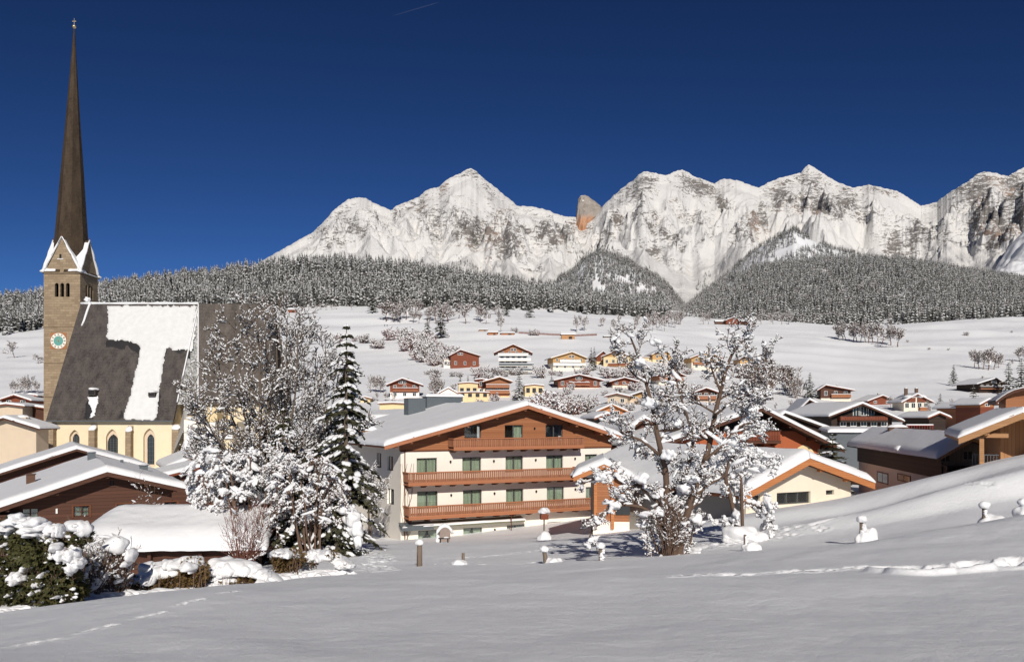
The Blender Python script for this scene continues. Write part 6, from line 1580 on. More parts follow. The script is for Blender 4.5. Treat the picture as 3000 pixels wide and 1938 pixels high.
village('shed', 'little red gabled shed beside the timber house with the curved roof', 2872, 2912, 1196, 1166, 1184, 10, 8, 'wood_red', 'wood_orange', .3, .9, .9, .3, (0, 1), top=0, chim=0, group='sheds of the village', cat='shed', Y=190)
village('shed', 'dark hut with a snow roof and a red railing end', 2722, 2770, 1240, 1206, 1222, 8, 9, 'wood_dark', 'wood_dark', .3, .8, .8, .35, (0, 0), top=0, chim=0, group='sheds of the village', cat='shed', Y=170)
village('chalet', 'orange gabled house among the spruces left of the curved roof', 2818, 2848, 1208, 1178, 1194, 8, 9, 'wood_orange', 'wood_orange', .3, .9, .9, .3, (0, 1), top=0, chim=0, group='right hand chalets', Y=200)
# dark half-timbered chalet in the middle right
EF = Fr(P(2452, 1270, 140)[:2], 6.0, -7.0)
et = EF.thing('chalet', 'blackish brown chalet with white shuttered windows and a long snow roof', 'house', 'right hand chalets')
L = EF.uz(2428, 1222, -1.5); A = EF.uz(2527, 1184, -1.5); Rt = EF.uz(2650, 1236, -1.5); ax, az = A
h6 = lambda u: az-(ax-u)*(az-L[1])/(ax-L[0]) if u < ax else az-(u-ax)*(az-Rt[1])/(Rt[0]-ax)
w0, w1 = L[0]+1.2, Rt[0]-1.3
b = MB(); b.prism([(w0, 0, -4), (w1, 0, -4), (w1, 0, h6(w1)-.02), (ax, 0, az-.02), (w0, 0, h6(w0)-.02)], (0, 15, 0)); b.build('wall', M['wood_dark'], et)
for (x, y) in ((2508,1205),(2530,1203),(2552,1206),(2470,1234),(2500,1234),(2530,1234),(2560,1234),(2590,1234)):
    u, z = EF.uz(x, y); far_window(et, u-.45, u+.45, z-.7, z+.7, fm='white_trim')
u0, z0_ = EF.uz(2462, 1224, -1); u1, _ = EF.uz(2600, 1224, -1); balcony(et, u0, u1, z0_-.5, z0_+.4, 1.1, 'wood_red', 'wood_dark', .4, 0)
gable_roof(et, L, A, Rt, -1.5, 17, M['wood_brown'], .35, .22, .35, (12, 12), 37, soff=M['wood_dark'])
for i, (x, y, lab) in enumerate(((2395, 1222, 'long low snow roof left of the blackish chalet'),)):
    roof_house('low_roof_house', lab, 2330, 2372, 2470, 1214, 1172, 1222, 170, -10, 16, 'wood_dark', 'wood_brown', .4, group='right hand chalets')
roof_house('low_roof_house', 'flat snow roof between the terracotta chalet and the blackish one', 2248, 2300, 2440, 1248, 1212, 1262, 118, 8, 14, 'wood_dark', 'wood_dark', .4, group='right hand chalets')
roof_house('low_roof_house', 'big plain snow roof mostly hidden behind the fruit tree crown', 1796, 2090, 2260, 1296, 1206, 1262, 100, 16, 18, 'wood_orange', 'wood_brown', .4, group='right hand chalets')
roof_house('low_roof_house', 'small brown snow capped gable just left of the fruit tree trunk', 1836, 1890, 1950, 1266, 1228, 1262, 92, 14, 10, 'wood_brown', 'wood_brown', .4, group='right hand chalets')
# red railing on a terrace
rl = thing('terrace_railing', P(2655, 1245, 128), R(6), 'red terrace railing with snow on its top bar', 'railing')
b = MB()
for i in range(11): b.box(i*.42, 0, -1.5, i*.42+.06, .06, 0)
b.box(-.05, -.02, -.06, 4.4, .09, .06); b.box(-.05, -.02, -.8, 4.4, .05, -.7); b.build('bars', m_simple('red_painted_wood', (.33, .05, .03), .5), rl)
s = MB(); s.tube([(x, .03, .08) for x in np.linspace(0, 4.3, 8)], .1, 6); s.build('snow', M['snow'], rl, True)
# ------------------------------------------------------------------ left edge: white house and the roofs behind it
t, fr, w, zL, zs, d = village('white_house', 'plain cream house with a hipped snow roof left of the church', -60, 106, 1360, 1220, 1254, 0, 3.6, 'tan', 'tan', .95, 1.2, 1.2, .4, (0, 0), top=0, chim=0, Y=135, group='houses left of the tower', fascia='wood_brown')
chimney(t, w*.64, 1.9, zL+.2, zL+1.5, 1.7, 1.2, 'tan', True, .4)
village('low_house', 'brown gabled house behind the hipped cream one', 5, 88, 1186, 1154, 1172, 4, 10, 'wood_brown', 'wood_red', .3, .8, 1.0, .35, (0, 2), top=0, chim=0, group='houses left of the tower', Y=215)
village('low_house', 'low tan house with snow roof in front of the brown gable', -20, 66, 1208, 1180, 1188, 4, 8, 'tan', 'tan', .8, .8, .8, .35, (3, 0), top=0, chim=0, group='houses left of the tower', Y=185)
village('low_house', 'flat snow covered roof touching the left edge of the tower', 62, 130, 1208, 1186, 1194, -4, 8, 'wood_brown', 'wood_brown', .8, .6, .6, .35, (0, 0), top=0, chim=0, group='houses left of the tower', Y=190)
village('low_house', 'dark shed under a snow slab by the tower', 70, 108, 1178, 1152, 1158, -4, 8, 'wood_dark', 'wood_dark', .8, .5, .5, .35, (0, 0), top=0, chim=0, group='houses left of the tower', Y=222)
bank = MB(); a0, a1 = P(0, 1376, 120), P(132, 1318, 128); bank.add([a0, (a1[0], a1[1], a1[2]), (a1[0]+1, a1[1]-6, -18), (a0[0], a0[1]-8, -18)], [(0, 1, 2, 3)]); tag(bank.build('snow_bank', M['snow']), kind='structure')
# ------------------------------------------------------------------ huts and barns on the fields
def hut(x0, x1, yb, yt, label, mat='wood_tan', group='huts on the fields', d=5, snow=.4, rot=0, cat='hut', pitch=.3):
    Y = Yat((x0+x1)/2, yb); z = (HY-yb)*Y/F; w = (x1-x0)*Y/F; h = (yb-yt)*Y/F
    t = thing('hay_hut', ((x0-HX)*Y/F, Y, z), R(rot), label, cat, group)
    b = MB(); b.box(0, 0, -2, w, d, h*.62); b.build('wall', M[mat], t)
    # ridge along the front
    r = MB(); e = h*.62; rz_ = h-.35
    r.prism([(-.5, -.7, e-.15), (-.5, d/2, rz_), (-.5, d+.7, e-.15), (-.5, d+.7, e), (-.5, d/2, rz_+.15), (-.5, -.7, e)], (w+1, 0, 0)); r.build('roof', M['wood_dark'], t)
    s = MB(); snow_slab(s, (-.55, -.75, e), (w+.55, -.75, e), (w+.55, d/2, rz_+.16), (-.55, d/2, rz_+.16), snow, (1,1,0,1), (10, 6)); s.build('roof_snow', M['snow'], t, True)
    f = MB(); f.box(w*.55, -.05, 0, w*.8, -.003, e*.6); f.build('door', M['wood_dark'], t)
    return t
hut(843, 866, 917, 900, 'tiny dark brown hut at the edge of the ridge wood', 'wood_red', d=8)
hut(1645, 1684, 994, 970, 'tan wooden hay hut alone on the middle field', 'wood_tan', d=6)
hut(1430, 1457, 983, 966, 'pinkish brown hut among snow heaps on the left of the middle field', 'wood_orange')
hut(1468, 1506, 982, 970, 'long low brown barn beside a bare tree on the middle field', 'wood_orange')
hut(1404, 1428, 970, 962, 'low stack roof left of the pinkish brown hut', 'wood_tan')
hut(1770, 1796, 989, 982, 'low grey timber stack on the right of the middle field', 'wood_grey')
hut(1590, 1625, 903, 897, 'low tan barn at the edge of the wood on the skyline field', 'wood_tan')
village('farmhouse', 'red gabled farmhouse on the crest of the white field', 2128, 2168, 951, 928, 938, 10, 12, 'wood_brown', 'wood_red', .2, 1.5, 1.2, .4, (0, 2), top=0, chim=0, group='farm on the crest', cat='farmhouse')
hut(2166, 2212, 951, 934, 'long brown barn right of the farmhouse on the crest', 'wood_brown', 'farm on the crest', cat='barn')
hut(2096, 2132, 950, 936, 'low snow roofed barn left of the farmhouse on the crest', 'wood_brown', 'farm on the crest', cat='barn')
# long fence line on the middle field
fl = thing('field_fence', GP(1520, Yat(1520, 978)), 0, 'long brown fence line crossing the middle field', 'fence'); b = MB(); Yf = Yat(1520, 978)
p0 = np.array(GP(1520, Yf)); 
for k in range(61):
    x = 1520+k*3.8; Yk = Yf-.1*k; q = np.array(GP(x, Yk))-p0; b.box(q[0]-.12, q[1]-.12, q[2]-.5, q[0]+.12, q[1]+.12, q[2]+1.3)
    if k < 60:
        q2 = np.array(GP(x+3.8, Yk-.1))-p0
        for zz in (.45, 1.0): b.tube([tuple(q+(0,0,zz)), tuple(q2+(0,0,zz))], .16, 4)
b.build('rails', M['wood_red'], fl)
# two people walking on the far field
def walker(x, yb, label):
    Y = Yat(x, yb); X = (x-HX)*Y/F; z = gz(X, Y)
    me = bpy.data.meshes.new('person'); 
    V = [(0,0,.95),(0,0,1.2),(0,0,1.45),(0,.02,1.55),(0,0,1.70),(-.1,0,.9),(-.13,.12,.5),(-.13,.2,.04),(.1,0,.9),(.13,-.1,.5),(.13,-.14,.04),(-.2,0,1.42),(-.27,-.04,1.15),(-.25,-.2,.95),(.2,0,1.42),(.27,.05,1.15),(.26,-.1,.92)]
    E = [(0,1),(1,2),(2,3),(3,4),(0,5),(5,6),(6,7),(0,8),(8,9),(9,10),(2,11),(11,12),(12,13),(2,14),(14,15),(15,16)]
    me.from_pydata(V, E, []); me.materials.append(M['jacket']); o = bpy.data.objects.new('person', me); COL.objects.link(o)
    md = o.modifiers.new('skin', 'SKIN')
    rad = [.17,.17,.18,.07,.12,.11,.08,.07,.11,.08,.07,.09,.06,.05,.09,.06,.05]
    for i, r in enumerate(rad): me.skin_vertices[0].data[i].radius = (r, r); me.skin_vertices[0].data[i].use_root = i == 0
    o.modifiers.new('sub', 'SUBSURF').levels = 1
    o.location = (X, Y, z); tag(o, label, 'person', 'walkers on the far field'); return o
# ------------------------------------------------------------------ near trees
def stem(path, Y, base, wob=.12, rr=random):
    pts = []; d = 0
    for i, (x, y) in enumerate(path):
        d += rr.gauss(0, wob) if i else 0
        p = np.array(P(x, y, Y+d)); pts.append(p-np.array(base))
    # resample smoothly
    out = []
    for i in range(len(pts)-1):
        a = pts[max(i-1, 0)]; b, c = pts[i], pts[i+1]; e = pts[min(i+2, len(pts)-1)]
        for k in range(3):
            t = k/3; out.append(.5*((2*b)+(-a+c)*t+(2*a-5*b+4*c-e)*t*t+(-a+3*b-3*c+e)*t**3))
    out.append(pts[-1]); return out
def grow_on(sk, pts, r0, r1, n, L, pr, rr, t0=.15, depth=1, spread=1.0):
    m = len(pts); rad = [r0+(r1-r0)*i/(m-1) for i in range(m)]; sk.append((pts, rad, 0))
    for k in range(n):
        t = t0+(1-t0)*(k+rr.random())/n; f = t*(m-1); a = min(int(f), m-2); q = pts[a]+(pts[a+1]-pts[a])*(f-a)
        ax = pts[a+1]-pts[a]; ax = ax/np.linalg.norm(ax)
        sd = np.array([rr.gauss(0, 1), rr.gauss(0, .8), rr.gauss(0, .6)]); sd -= ax*sd.dot(ax); sd /= np.linalg.norm(sd)
        an = R(rr.uniform(35, 75)); branch(sk, q, ax*math.cos(an)*spread+sd*math.sin(an), L*rr.uniform(.5, 1.2)*(1.1-.5*t), max(rad[a]*.5, pr['rmin']), depth, pr, rr)
def clumps(mb, sk, n, rr, rmin, rmax, dmin=0, low=0.0, squash=.75, zmin=-1e9):
    pool = []
    for pts, rad, dp in sk:
        if dp < dmin: continue
        for a in range(len(pts)-1):
            v = pts[a+1]-pts[a]; L = np.linalg.norm(v)
            hor = 1-abs(v[2])/(L+1e-6)
            pool.append((pts[a], v, rad[a], (.15+hor)*(L+.05)*(1.4 if dp <= 2 else .8)))
    w_ = np.cumsum([p[3] for p in pool])
    for _ in range(n):
        i = int(np.searchsorted(w_, rr.random()*w_[-1])); p, v, r, _w = pool[i]
        q = p+v*rr.random(); s = rmin+(rmax-rmin)*rr.random()**2.0
        if q[2] < zmin: continue
        hl = math.hypot(v[0], v[1])+1e-6; tl = max(-.9, min(.9, v[2]/hl))
        mb.blob((q[0], q[1], q[2]+r+s*.28), (s*rr.uniform(1.1, 2.3), s*rr.uniform(.65, 1.0), s*.62*rr.uniform(.75, 1.2)), 0, .24, 2 if s > .15 else 1, tilt=(tl*.8, rr.gauss(0, .25)), rot=math.atan2(v[1], v[0]))
rr = random.Random(21)
PRF = dict(n=5, wob=.22, up=(.0,.05,.04,.02), taper=.8, rmin=.0125, depth=3, kids=(6,8,6), ang=((35,75),(30,75),(30,70)), len=((.4,.72),(.4,.7),(.4,.65)), rk=.6)
PRF['from'] = (.2,.2,.15)
YA = 33.0; base = GP(1965, YA)
ft = thing('fruit_tree', base, 0, 'gnarled leafless fruit tree thickly loaded with clumps of snow right of the hotel', 'tree')
sk = []
ST = [([(1943,1648),(1950,1560),(1952,1470),(1950,1380),(1928,1285),(1912,1195),(1892,1120),(1868,1040),(1846,985)], .17, .03, 16, 1.5),
      ([(1985,1648),(2002,1550),(2036,1430),(2074,1320),(2095,1212),(2112,1145),(2128,1080),(2152,1025),(2190,985)], .16, .035, 16, 1.5),
      ([(1965,1648),(1962,1570),(1975,1480),(2010,1390),(2030,1290),(2010,1210),(1985,1130),(1975,1060)], .12, .02, 14, 1.4),
      ([(1955,1540),(1925,1470),(1870,1420),(1810,1398),(1755,1400),(1700,1418)], .09, .02, 13, 1.0),
      ([(1955,1570),(1900,1495),(1830,1478),(1780,1490),(1745,1530),(1722,1585)], .08, .02, 13, .9),
      ([(1990,1520),(2050,1440),(2110,1400),(2150,1385)], .08, .02, 8, 1.0),
      ([(1930,1330),(1880,1290),(1830,1270),(1800,1230)], .07, .02, 9, 1.1),
      ([(2060,1350),(2110,1310),(2165,1250),(2200,1240),(2240,1265)], .07, .018, 10, 1.1),
      ([(2095,1215),(2140,1180),(2190,1160),(2225,1180)], .06, .018, 10, 1.0),
      ([(1915,1200),(1950,1150),(1960,1090),(1955,1030)], .06, .018, 9, 1.0),
      ([(2112,1150),(2085,1080),(2075,1020)], .05, .015, 7, .9),
      ([(2128,1080),(2175,1050),(2230,1040),(2255,1010)], .045, .012, 8, .9),
      ([(1892,1120),(1850,1090),(1820,1040),(1800,1010)], .045, .012, 7, .9),
      ([(1940,1640),(1915,1580),(1895,1510)], .05, .012, 9, .7), ([(1995,1640),(2025,1580),(2035,1500)], .05, .012, 9, .7), ([(1970,1640),(1975,1580),(2000,1480)], .05, .012, 9, .7)]
for path, r0, r1, n, L in ST: grow_on(sk, stem(path, YA, base, .22, rr), r0, r1, n, L, PRF, rr)
mb = MB(); wood_mesh(mb, sk, 0, (8,5,4,3)); mb.build('trunk', M['bark_red'], ft, True)
sn = MB(); snow_on(sn, sk, 0, rr, 0, .36, .9, .017, 1.15, 5); sn.build('snow_clumps', M['snow_clump'], ft, True)
cl = MB(); clumps(cl, sk, 330, rr, .045, .15, 0); clumps(cl, [s for s in sk if np.mean([p[2] for p in s[0]]) < 5 and s[2] <= 2], 110, rr, .08, .2, 0)
for (x, y, r) in ((1945,1635,.3),(1985,1636,.3),(1920,1000,.3),(1905,1180,.42),(1880,1400,.4),(1760,1395,.33),(1800,1480,.34),(2005,1430,.4),(1960,1330,.4),(1930,1500,.36),(2040,1520,.36),(2170,1150,.3),(2150,1290,.32),(1875,1060,.3),(1985,1240,.3)):
    q = np.array(P(x, y, YA-.3))-np.array(base); cl.blob(tuple(q), (r*.68, r*.6, r*.5), 0, .28, 2)
cl.build('snow_clumps', M['snow_clump'], ft, True)
# the slim second tree with a drooping right branch
YB = 38.0; base2 = GP(2168, YB); f2 = thing('young_tree', base2, 0, 'slim two stemmed snowy tree with a drooping branch behind the fruit tree', 'tree'); sk = []
g2y = HY-base2[2]*F/YB
for path, r0, r1, n, L in (([(2160,g2y+8),(2150,1500),(2136,1440),(2126,1395),(2140,1350),(2158,1310),(2180,1265),(2195,1230)], .12, .03, 12, 1.2),
      ([(2176,g2y+8),(2174,1500),(2172,1420),(2168,1380),(2160,1345),(2120,1310)], .09, .03, 12, 1.2), ([(2174,1470),(2215,1478),(2238,1495),(2258,1520),(2268,1560)], .07, .02, 10, .7), ([(2168,1400),(2210,1370),(2245,1360),(2280,1375)], .05, .015, 9, .9),
      ([(2174,1545),(2140,1530),(2110,1528),(2090,1530)], .05, .02, 5, .6)):
    grow_on(sk, stem(path, YB, base2, .15, rr), r0, r1, n, L, PRF, rr)
mb = MB(); wood_mesh(mb, sk, 0, (8,5,4,3)); mb.build('trunk', M['bark_red'], f2, True)
sn = MB(); snow_on(sn, sk, 0, rr, 0, .6, 1.0, .03, 1.4, 6); clumps(sn, sk, 90, rr, .06, .22, 0)
for (x, y, r) in ((2170,1560,.55),(2200,1575,.5),(2145,1575,.35)): sn.blob(tuple(np.array(P(x, y, YB-.4))-np.array(base2)), (r*1.5, r, r*.6), 0, .15, 2)
sn.build('snow_clumps', M['snow_clump'], f2, True)

# the big bare tree by the church
YC = 46.0; bc = GP(790, YC); bt_ = thing('bare_tree', bc, 0, 'big many stemmed leafless tree with snowy twigs in front of the church choir', 'tree'); sk = []
PRB = dict(n=5, wob=.13, up=(.05,.07,.06,.04), taper=.8, rmin=.0165, depth=3, kids=(7,6,5), ang=((20,50),(20,55),(20,60)), len=((.5,.8),(.5,.75),(.45,.7)), rk=.6)
PRB['from'] = (.2,.2,.15)
for tips, r0 in (([(772,1400),(764,1250),(762,1100),(752,905)], .2), ([(780,1420),(800,1250),(812,1100),(806,920)], .14), ([(770,1420),(735,1270),(706,1120),(690,945)], .14), ([(775,1430),(715,1300),(660,1170),(636,1030)], .12), ([(770,1450),(690,1350),(620,1260),(588,1190)], .11),
                 ([(785,1430),(840,1280),(868,1130),(872,960)], .13), ([(790,1440),(870,1320),(915,1190),(925,1050)], .12), ([(775,1410),(785,1200),(780,1040),(776,915)], .12), ([(770,1470),(680,1420),(605,1350),(560,1320)], .1), ([(800,1450),(880,1370),(950,1290),(975,1230)], .1), ([(765,1430),(720,1230),(672,1080),(664,985)], .1), ([(785,1430),(838,1200),(838,1050),(842,930)], .1),
                 ([(768,1430),(650,1310),(590,1230),(565,1150)], .09), ([(800,1430),(880,1290),(935,1150),(955,1010)], .11), ([(805,1450),(910,1330),(970,1200),(992,1090)], .1), ([(800,1440),(900,1380),(985,1310),(1030,1260)], .09), ([(780,1420),(822,1250),(850,1100),(890,985)], .1)):
    grow_on(sk, stem([(790+random.uniform(-8,8),1640),(780,1530)]+tips, YC, bc, .5, rr), r0, .018, 27, 2.0, PRB, rr, .2)
mb = MB(); wood_mesh(mb, sk, 0, (8,4,3,3)); mb.build('trunk', M['bark'], bt_, True)
sn = MB(); snow_on(sn, sk, 0, rr, 1, .3, .8, .026, .9, 4); clumps(sn, sk, 700, rr, .04, .12, 1); sn.build('snow_clumps', M['snow_clump'], bt_, True)
# conifers under and beside it
spruce('spruce_tree', GP(1015, 45), (1618-948)*45/F, 2.6, 51, 'tall ragged spruce heavy with snow between the bare tree and the hotel', tiers=25, nb=9, droop=.7, snow=.75, leaf=.3, dens=3, gap=.18)
spruce('spruce_tree', GP(905, 43), (1625-1310)*43/F, 2.6, 52, 'broad dark conifer at the foot of the tall ragged spruce', tiers=17, nb=12, droop=.6, snow=.4, leaf=.28, dens=3)
spruce('spruce_tree', GP(830, 44.5), (1630-1180)*44/F, 2.4, 53, 'snow matted spruce standing inside the stems of the bare tree', tiers=20, nb=10, droop=.8, snow=.6, leaf=.26, dens=2, gap=.1)
spruce('spruce_tree', GP(985, 42), (1625-1400)*42/F, 1.7, 54, 'bushy green conifer with a hanging snow mat nearest the hotel corner', tiers=14, nb=11, droop=.7, snow=.55, leaf=.22, dens=2)
mat_ = MB(); o = bpy.data.objects['spruce_tree' if False else [q.name for q in bpy.data.objects if q.get('label', '').startswith('bushy green conifer')][0]]
c_, s_ = math.cos(-o.rotation_euler.z), math.sin(-o.rotation_euler.z)
for (x, y, r, h) in ((1012,1492,.5,.25),(1030,1520,.45,.4),(1042,1550,.4,.45),(1048,1580,.28,.4)):
    q = np.array(P(x, y, 41.3))-np.array(o.location); mat_.blob((q[0]*c_-q[1]*s_, q[0]*s_+q[1]*c_, q[2]), (r, r*.8, h), 0, .2, 2)
mat_.build('snow_mat', M['snow_clump'], o, True)
# arching snow bent shrub between shed and bare tree
YD = 43.5; bd = GP(740, YD); ab = thing('arching_shrub', bd, 0, 'arching bush bowed down under thick snow behind the wood shed', 'bush'); sk = []
PRA = dict(PRB); PRA['up'] = (-.05,-.16,-.18,-.15); PRA['wob'] = .2; PRA['kids'] = (6,5,4)
for k in range(18):
    tx = rr.uniform(545, 900); top = rr.uniform(1330, 1450); end = top+rr.uniform(60, 150)
    mx = 740+(tx-740)*.5
    grow_on(sk, stem([(740+rr.uniform(-25,25),1650),(mx*.6+740*.4,1540),(mx,top+15),(tx*.75+mx*.25,top),(tx,end)], YD+rr.uniform(-1.3, 1.3), bd, .4, rr), .06, .015, 12, 1.0, PRA, rr, .35)
mb = MB(); wood_mesh(mb, sk, 0, (6,4,3,3)); mb.build('stems', M['twig'], ab)
sn = MB(); snow_on(sn, sk, 0, rr, 0, .7, 1.0, .035, 1.5, 5); clumps(sn, sk, 300, rr, .06, .24, 0); sn.build('snow_clumps', M['snow_clump'], ab, True)
YD = 41.5; bd = GP(905, YD); ab = thing('arching_shrub', bd, 0, 'snow streaked drooping bush in front of the dark conifers by the hotel', 'bush'); sk = []
for k in range(20):
    tx = rr.uniform(790, 1030); top = rr.uniform(1290, 1490); end = top+rr.uniform(50, 130); mx = 905+(tx-905)*.5
    grow_on(sk, stem([(905+rr.uniform(-45,45),1645),(mx*.6+905*.4,1560),(mx,top+25),(tx*.75+mx*.25,top),(tx,end)], YD+rr.uniform(-1.2, .8), bd, .35, rr), .055, .015, 10, .9, PRA, rr, .3)
mb = MB(); wood_mesh(mb, sk, 0, (6,4,3,3)); mb.build('stems', M['twig'], ab)
sn = MB(); snow_on(sn, sk, 0, rr, 0, .38, .9, .028, 1.3, 5); clumps(sn, sk, 160, rr, .05, .17, 0); sn.build('snow_clumps', M['snow_clump'], ab, True)
# upright twigs in front of the shed end
def twig_shrub(name, label, x, Y, ytop, n, spread, mat='twig_red', snowc=30, lean=0.0, cat='bush', group=None):
    b0 = GP(x, Y); t = thing(name, b0, 0, label, cat, group); sk = []; h = (HY-ytop)*Y/F-b0[2]
    pr = dict(PRB); pr['kids'] = (3,3,0); pr['depth'] = 2; pr['rmin'] = .006
    for k in range(n):
        a = rr.uniform(0, 6.28); s = spread*rr.random()**.6; L = h*rr.uniform(.6, 1.05); e = np.array((math.cos(a)*s+lean, math.sin(a)*s*.6, L)); p0 = np.array((math.cos(a)*.12, math.sin(a)*.12, -.3))
        pts = [p0+(e-p0)*q+np.array((0, 0, .0))*q for q in np.linspace(0, 1, 6)]; pts = [p+np.array((rr.gauss(0,.03), rr.gauss(0,.03), 0)) for p in pts]
        grow_on(sk, pts, .018, .006, 5, h*.3, pr, rr, .3, 1, 1.6)
    mb = MB(); wood_mesh(mb, sk, 0, (4,3,3)); mb.build('stems', M[mat], t); sn = MB(); snow_on(sn, sk, 0, rr, 1, .12, .7, .015, 1, 4); clumps(sn, sk, snowc, rr, .03, .1, 0); sn.build('snow_clumps', M['snow_clump'], t, True); return t, b0
twig_shrub('twig_shrub', 'upright bunch of thin bare stems in front of the right end of the shed', 712, 35, 1478, 34, 1.15)
twig_shrub('twig_shrub', 'small snow speckled shrub against the brown chalet wall', 432, 46, 1410, 12, .5, 'twig', 60)
def shade_tree():
    b0 = GP(1083, 72); t = thing('small_tree', b0, 0, 'small dark bare tree in front of the hotel side wall', 'tree'); sk = []
    grow_on(sk, stem([(1083,1600),(1080,1500),(1078,1440),(1072,1390)], 72, b0, .1, rr), .12, .03, 16, 2.0, PRB, rr, .35)
    grow_on(sk, stem([(1085,1600),(1092,1480),(1102,1420)], 72, b0, .1, rr), .08, .03, 12, 1.8, PRB, rr, .35)
    mb = MB(); wood_mesh(mb, sk, 0, (6,4,3,3)); mb.build('trunk', M['bark'], t); sn = MB(); snow_on(sn, sk, 0, rr, 1, .4, 1, .02, 1.3, 4); sn.build('snow_clumps', M['snow_clump'], t, True)
shade_tree()
twig_shrub('twig_shrub', 'tangle of bare brown shoots growing round the foot of the fruit tree', 1962, 32.6, 1470, 46, .62, 'twig', 70)
# ------------------------------------------------------------------ cedar bush, shrubs and hedge along the near edge
def spray_cloud(mb, c, r, n, rr, size, droop=.6):
    for _ in range(n):
        a, z = rr.uniform(0, 6.28), rr.uniform(-1, 1); k = rr.random()**.33*rr.uniform(.75, 1.05); q = math.sqrt(1-z*z)
        p = np.array((c[0]+r[0]*k*q*math.cos(a), c[1]+r[1]*k*q*math.sin(a), c[2]+r[2]*k*z))
        d = np.array((q*math.cos(a)+rr.gauss(0,.4), q*math.sin(a)+rr.gauss(0,.4), .5*z-droop+rr.gauss(0,.35))); d /= np.linalg.norm(d)
        s = np.cross(d, np.array((rr.gauss(0,1), rr.gauss(0,1), rr.gauss(0,1)))); s /= np.linalg.norm(s)
        L = size*rr.uniform(.6, 1.5); w_ = L*.2
        for f in (-1, 0, 1):
            d2 = d+s*f*.55; e = p+d2*L*(.8 if f else 1); m_ = (p+e)/2
            mb.add([tuple(p), tuple(m_+s*w_), tuple(e), tuple(m_-s*w_)], [(0,1,2,3)])
YE = 19.0; be = GP(90, YE); cb = thing('cedar_bush', be, 0, 'dark green cedar bush with round snow caps at the lower left corner', 'bush')
rel = lambda x, y, Y, b: np.array(P(x, y, Y))-np.array(b)
fo = MB()
for (x, y, rx, rz_, n) in ((20,1640,80,95,1500),(100,1590,75,60,1100),(60,1730,100,60,1300),(160,1690,60,80,1000),(140,1620,60,50,800),(-60,1640,80,120,1200),(200,1730,45,55,600),(180,1570,24,40,0),(40,1550,50,40,500)):
    q = rel(x, y, YE+rr.uniform(-.3, .3), be); spray_cloud(fo, q, (rx*YE/F, .55, rz_*YE/F), n, rr, .11)
fo.build('foliage', M['cedar'], cb)
tw = MB()
for _ in range(260):
    p = rel(rr.uniform(-40, 215), rr.uniform(1560, 1770), YE-rr.uniform(.2, .6), be); d = np.array((rr.gauss(0, .12), -.08, rr.uniform(.05, .25))); tw.tube([p, p+d*.6, p+d+np.array((rr.gauss(0, .03), 0, 0))], [.008, .006, .003], 3)
tw.build('twig_sprays', M['twig'], cb)
tk = MB()
for k in range(14):
    x = rr.uniform(-60, 200); q0, q1 = rel(x*.6+40, 1800, YE, be), rel(x, rr.uniform(1540, 1660), YE, be); tk.tube([q0, (q0+q1)/2+np.array((rr.gauss(0,.1), 0, .05)), q1], [.035, .025, .01], 5)
tk.build('stems', M['bark'], cb)
sn = MB()
for (x, y, rx, rz_) in ((95,1530,45,17),(125,1545,42,20),(150,1562,24,24),(60,1524,30,14),(20,1540,30,14),(172,1560,12,22),(138,1580,12,20),(178,1612,26,20),(205,1628,28,26),(215,1655,22,22),(150,1625,26,14),(58,1690,20,24),(68,1668,16,12),(118,1705,14,16),(128,1680,10,12),(110,1720,10,10),(0,1560,26,14),(-40,1600,40,22),(25,1590,12,8),(15,1780,28,22),(35,1740,10,8),(170,1745,10,6)):
    q = rel(x, y, YE-.5, be)
    for _ in range(4 if rx > 18 else 2): sn.blob((q[0]+rr.gauss(0, .45)*rx*YE/F, q[1]+rr.gauss(0, .1), q[2]+rr.gauss(0, .4)*rz_*YE/F), (rx*YE/F*rr.uniform(.4, .75), .16+.003*rx, rz_*YE/F*rr.uniform(.4, .8)), 0, .2, 2)
for _ in range(170):
    q = rel(rr.uniform(-30, 225), rr.uniform(1530, 1770), YE-rr.uniform(.3, .6), be); r = rr.uniform(.015, .05); sn.blob(tuple(q), (r*1.4, r, r*.8), 0, .25, 1)
sn.build('snow_clumps', M['snow_clump'], cb, True)
t, b0 = twig_shrub('cap_shrub', 'upright brown shrub wearing a big round snow cap beside the cedar bush', 335, 22, 1585, 40, .55, 'twig', 60)
sn = MB()
for (x, y, rx, rz_) in ((338,1595,36,26),(285,1605,20,14),(298,1622,15,15),(385,1625,14,20),(272,1600,18,12),(370,1650,10,9),(310,1690,9,7),(350,1700,8,6)): sn.blob(tuple(rel(x, y, 21.8, b0)), (rx*22/F, .3, rz_*22/F), 0, .12, 2)
sn.build('snow_cap', M['snow'], t, True)
t, b0 = twig_shrub('cap_shrub', 'dark twiggy shrub between the cedar bush and the capped brown shrub', 262, 21, 1600, 30, .4, 'bark', 70)
t, b0 = twig_shrub('cap_shrub', 'green tipped little shrub with a snow hood by the left end of the shed', 236, 31, 1545, 16, .3, 'twig', 20)
fo = MB(); spray_cloud(fo, rel(236, 1575, 31, b0), (.42, .4, .45), 500, rr, .14, .1); fo.build('foliage', M['cedar'], t)
sn = MB(); sn.blob(tuple(rel(222, 1540, 30.8, b0)), (.36, .4, .24), 0, .15, 2); sn.blob(tuple(rel(246, 1548, 30.8, b0)), (.3, .35, .3), 0, .15, 2); sn.build('snow_cap', M['snow'], t, True)
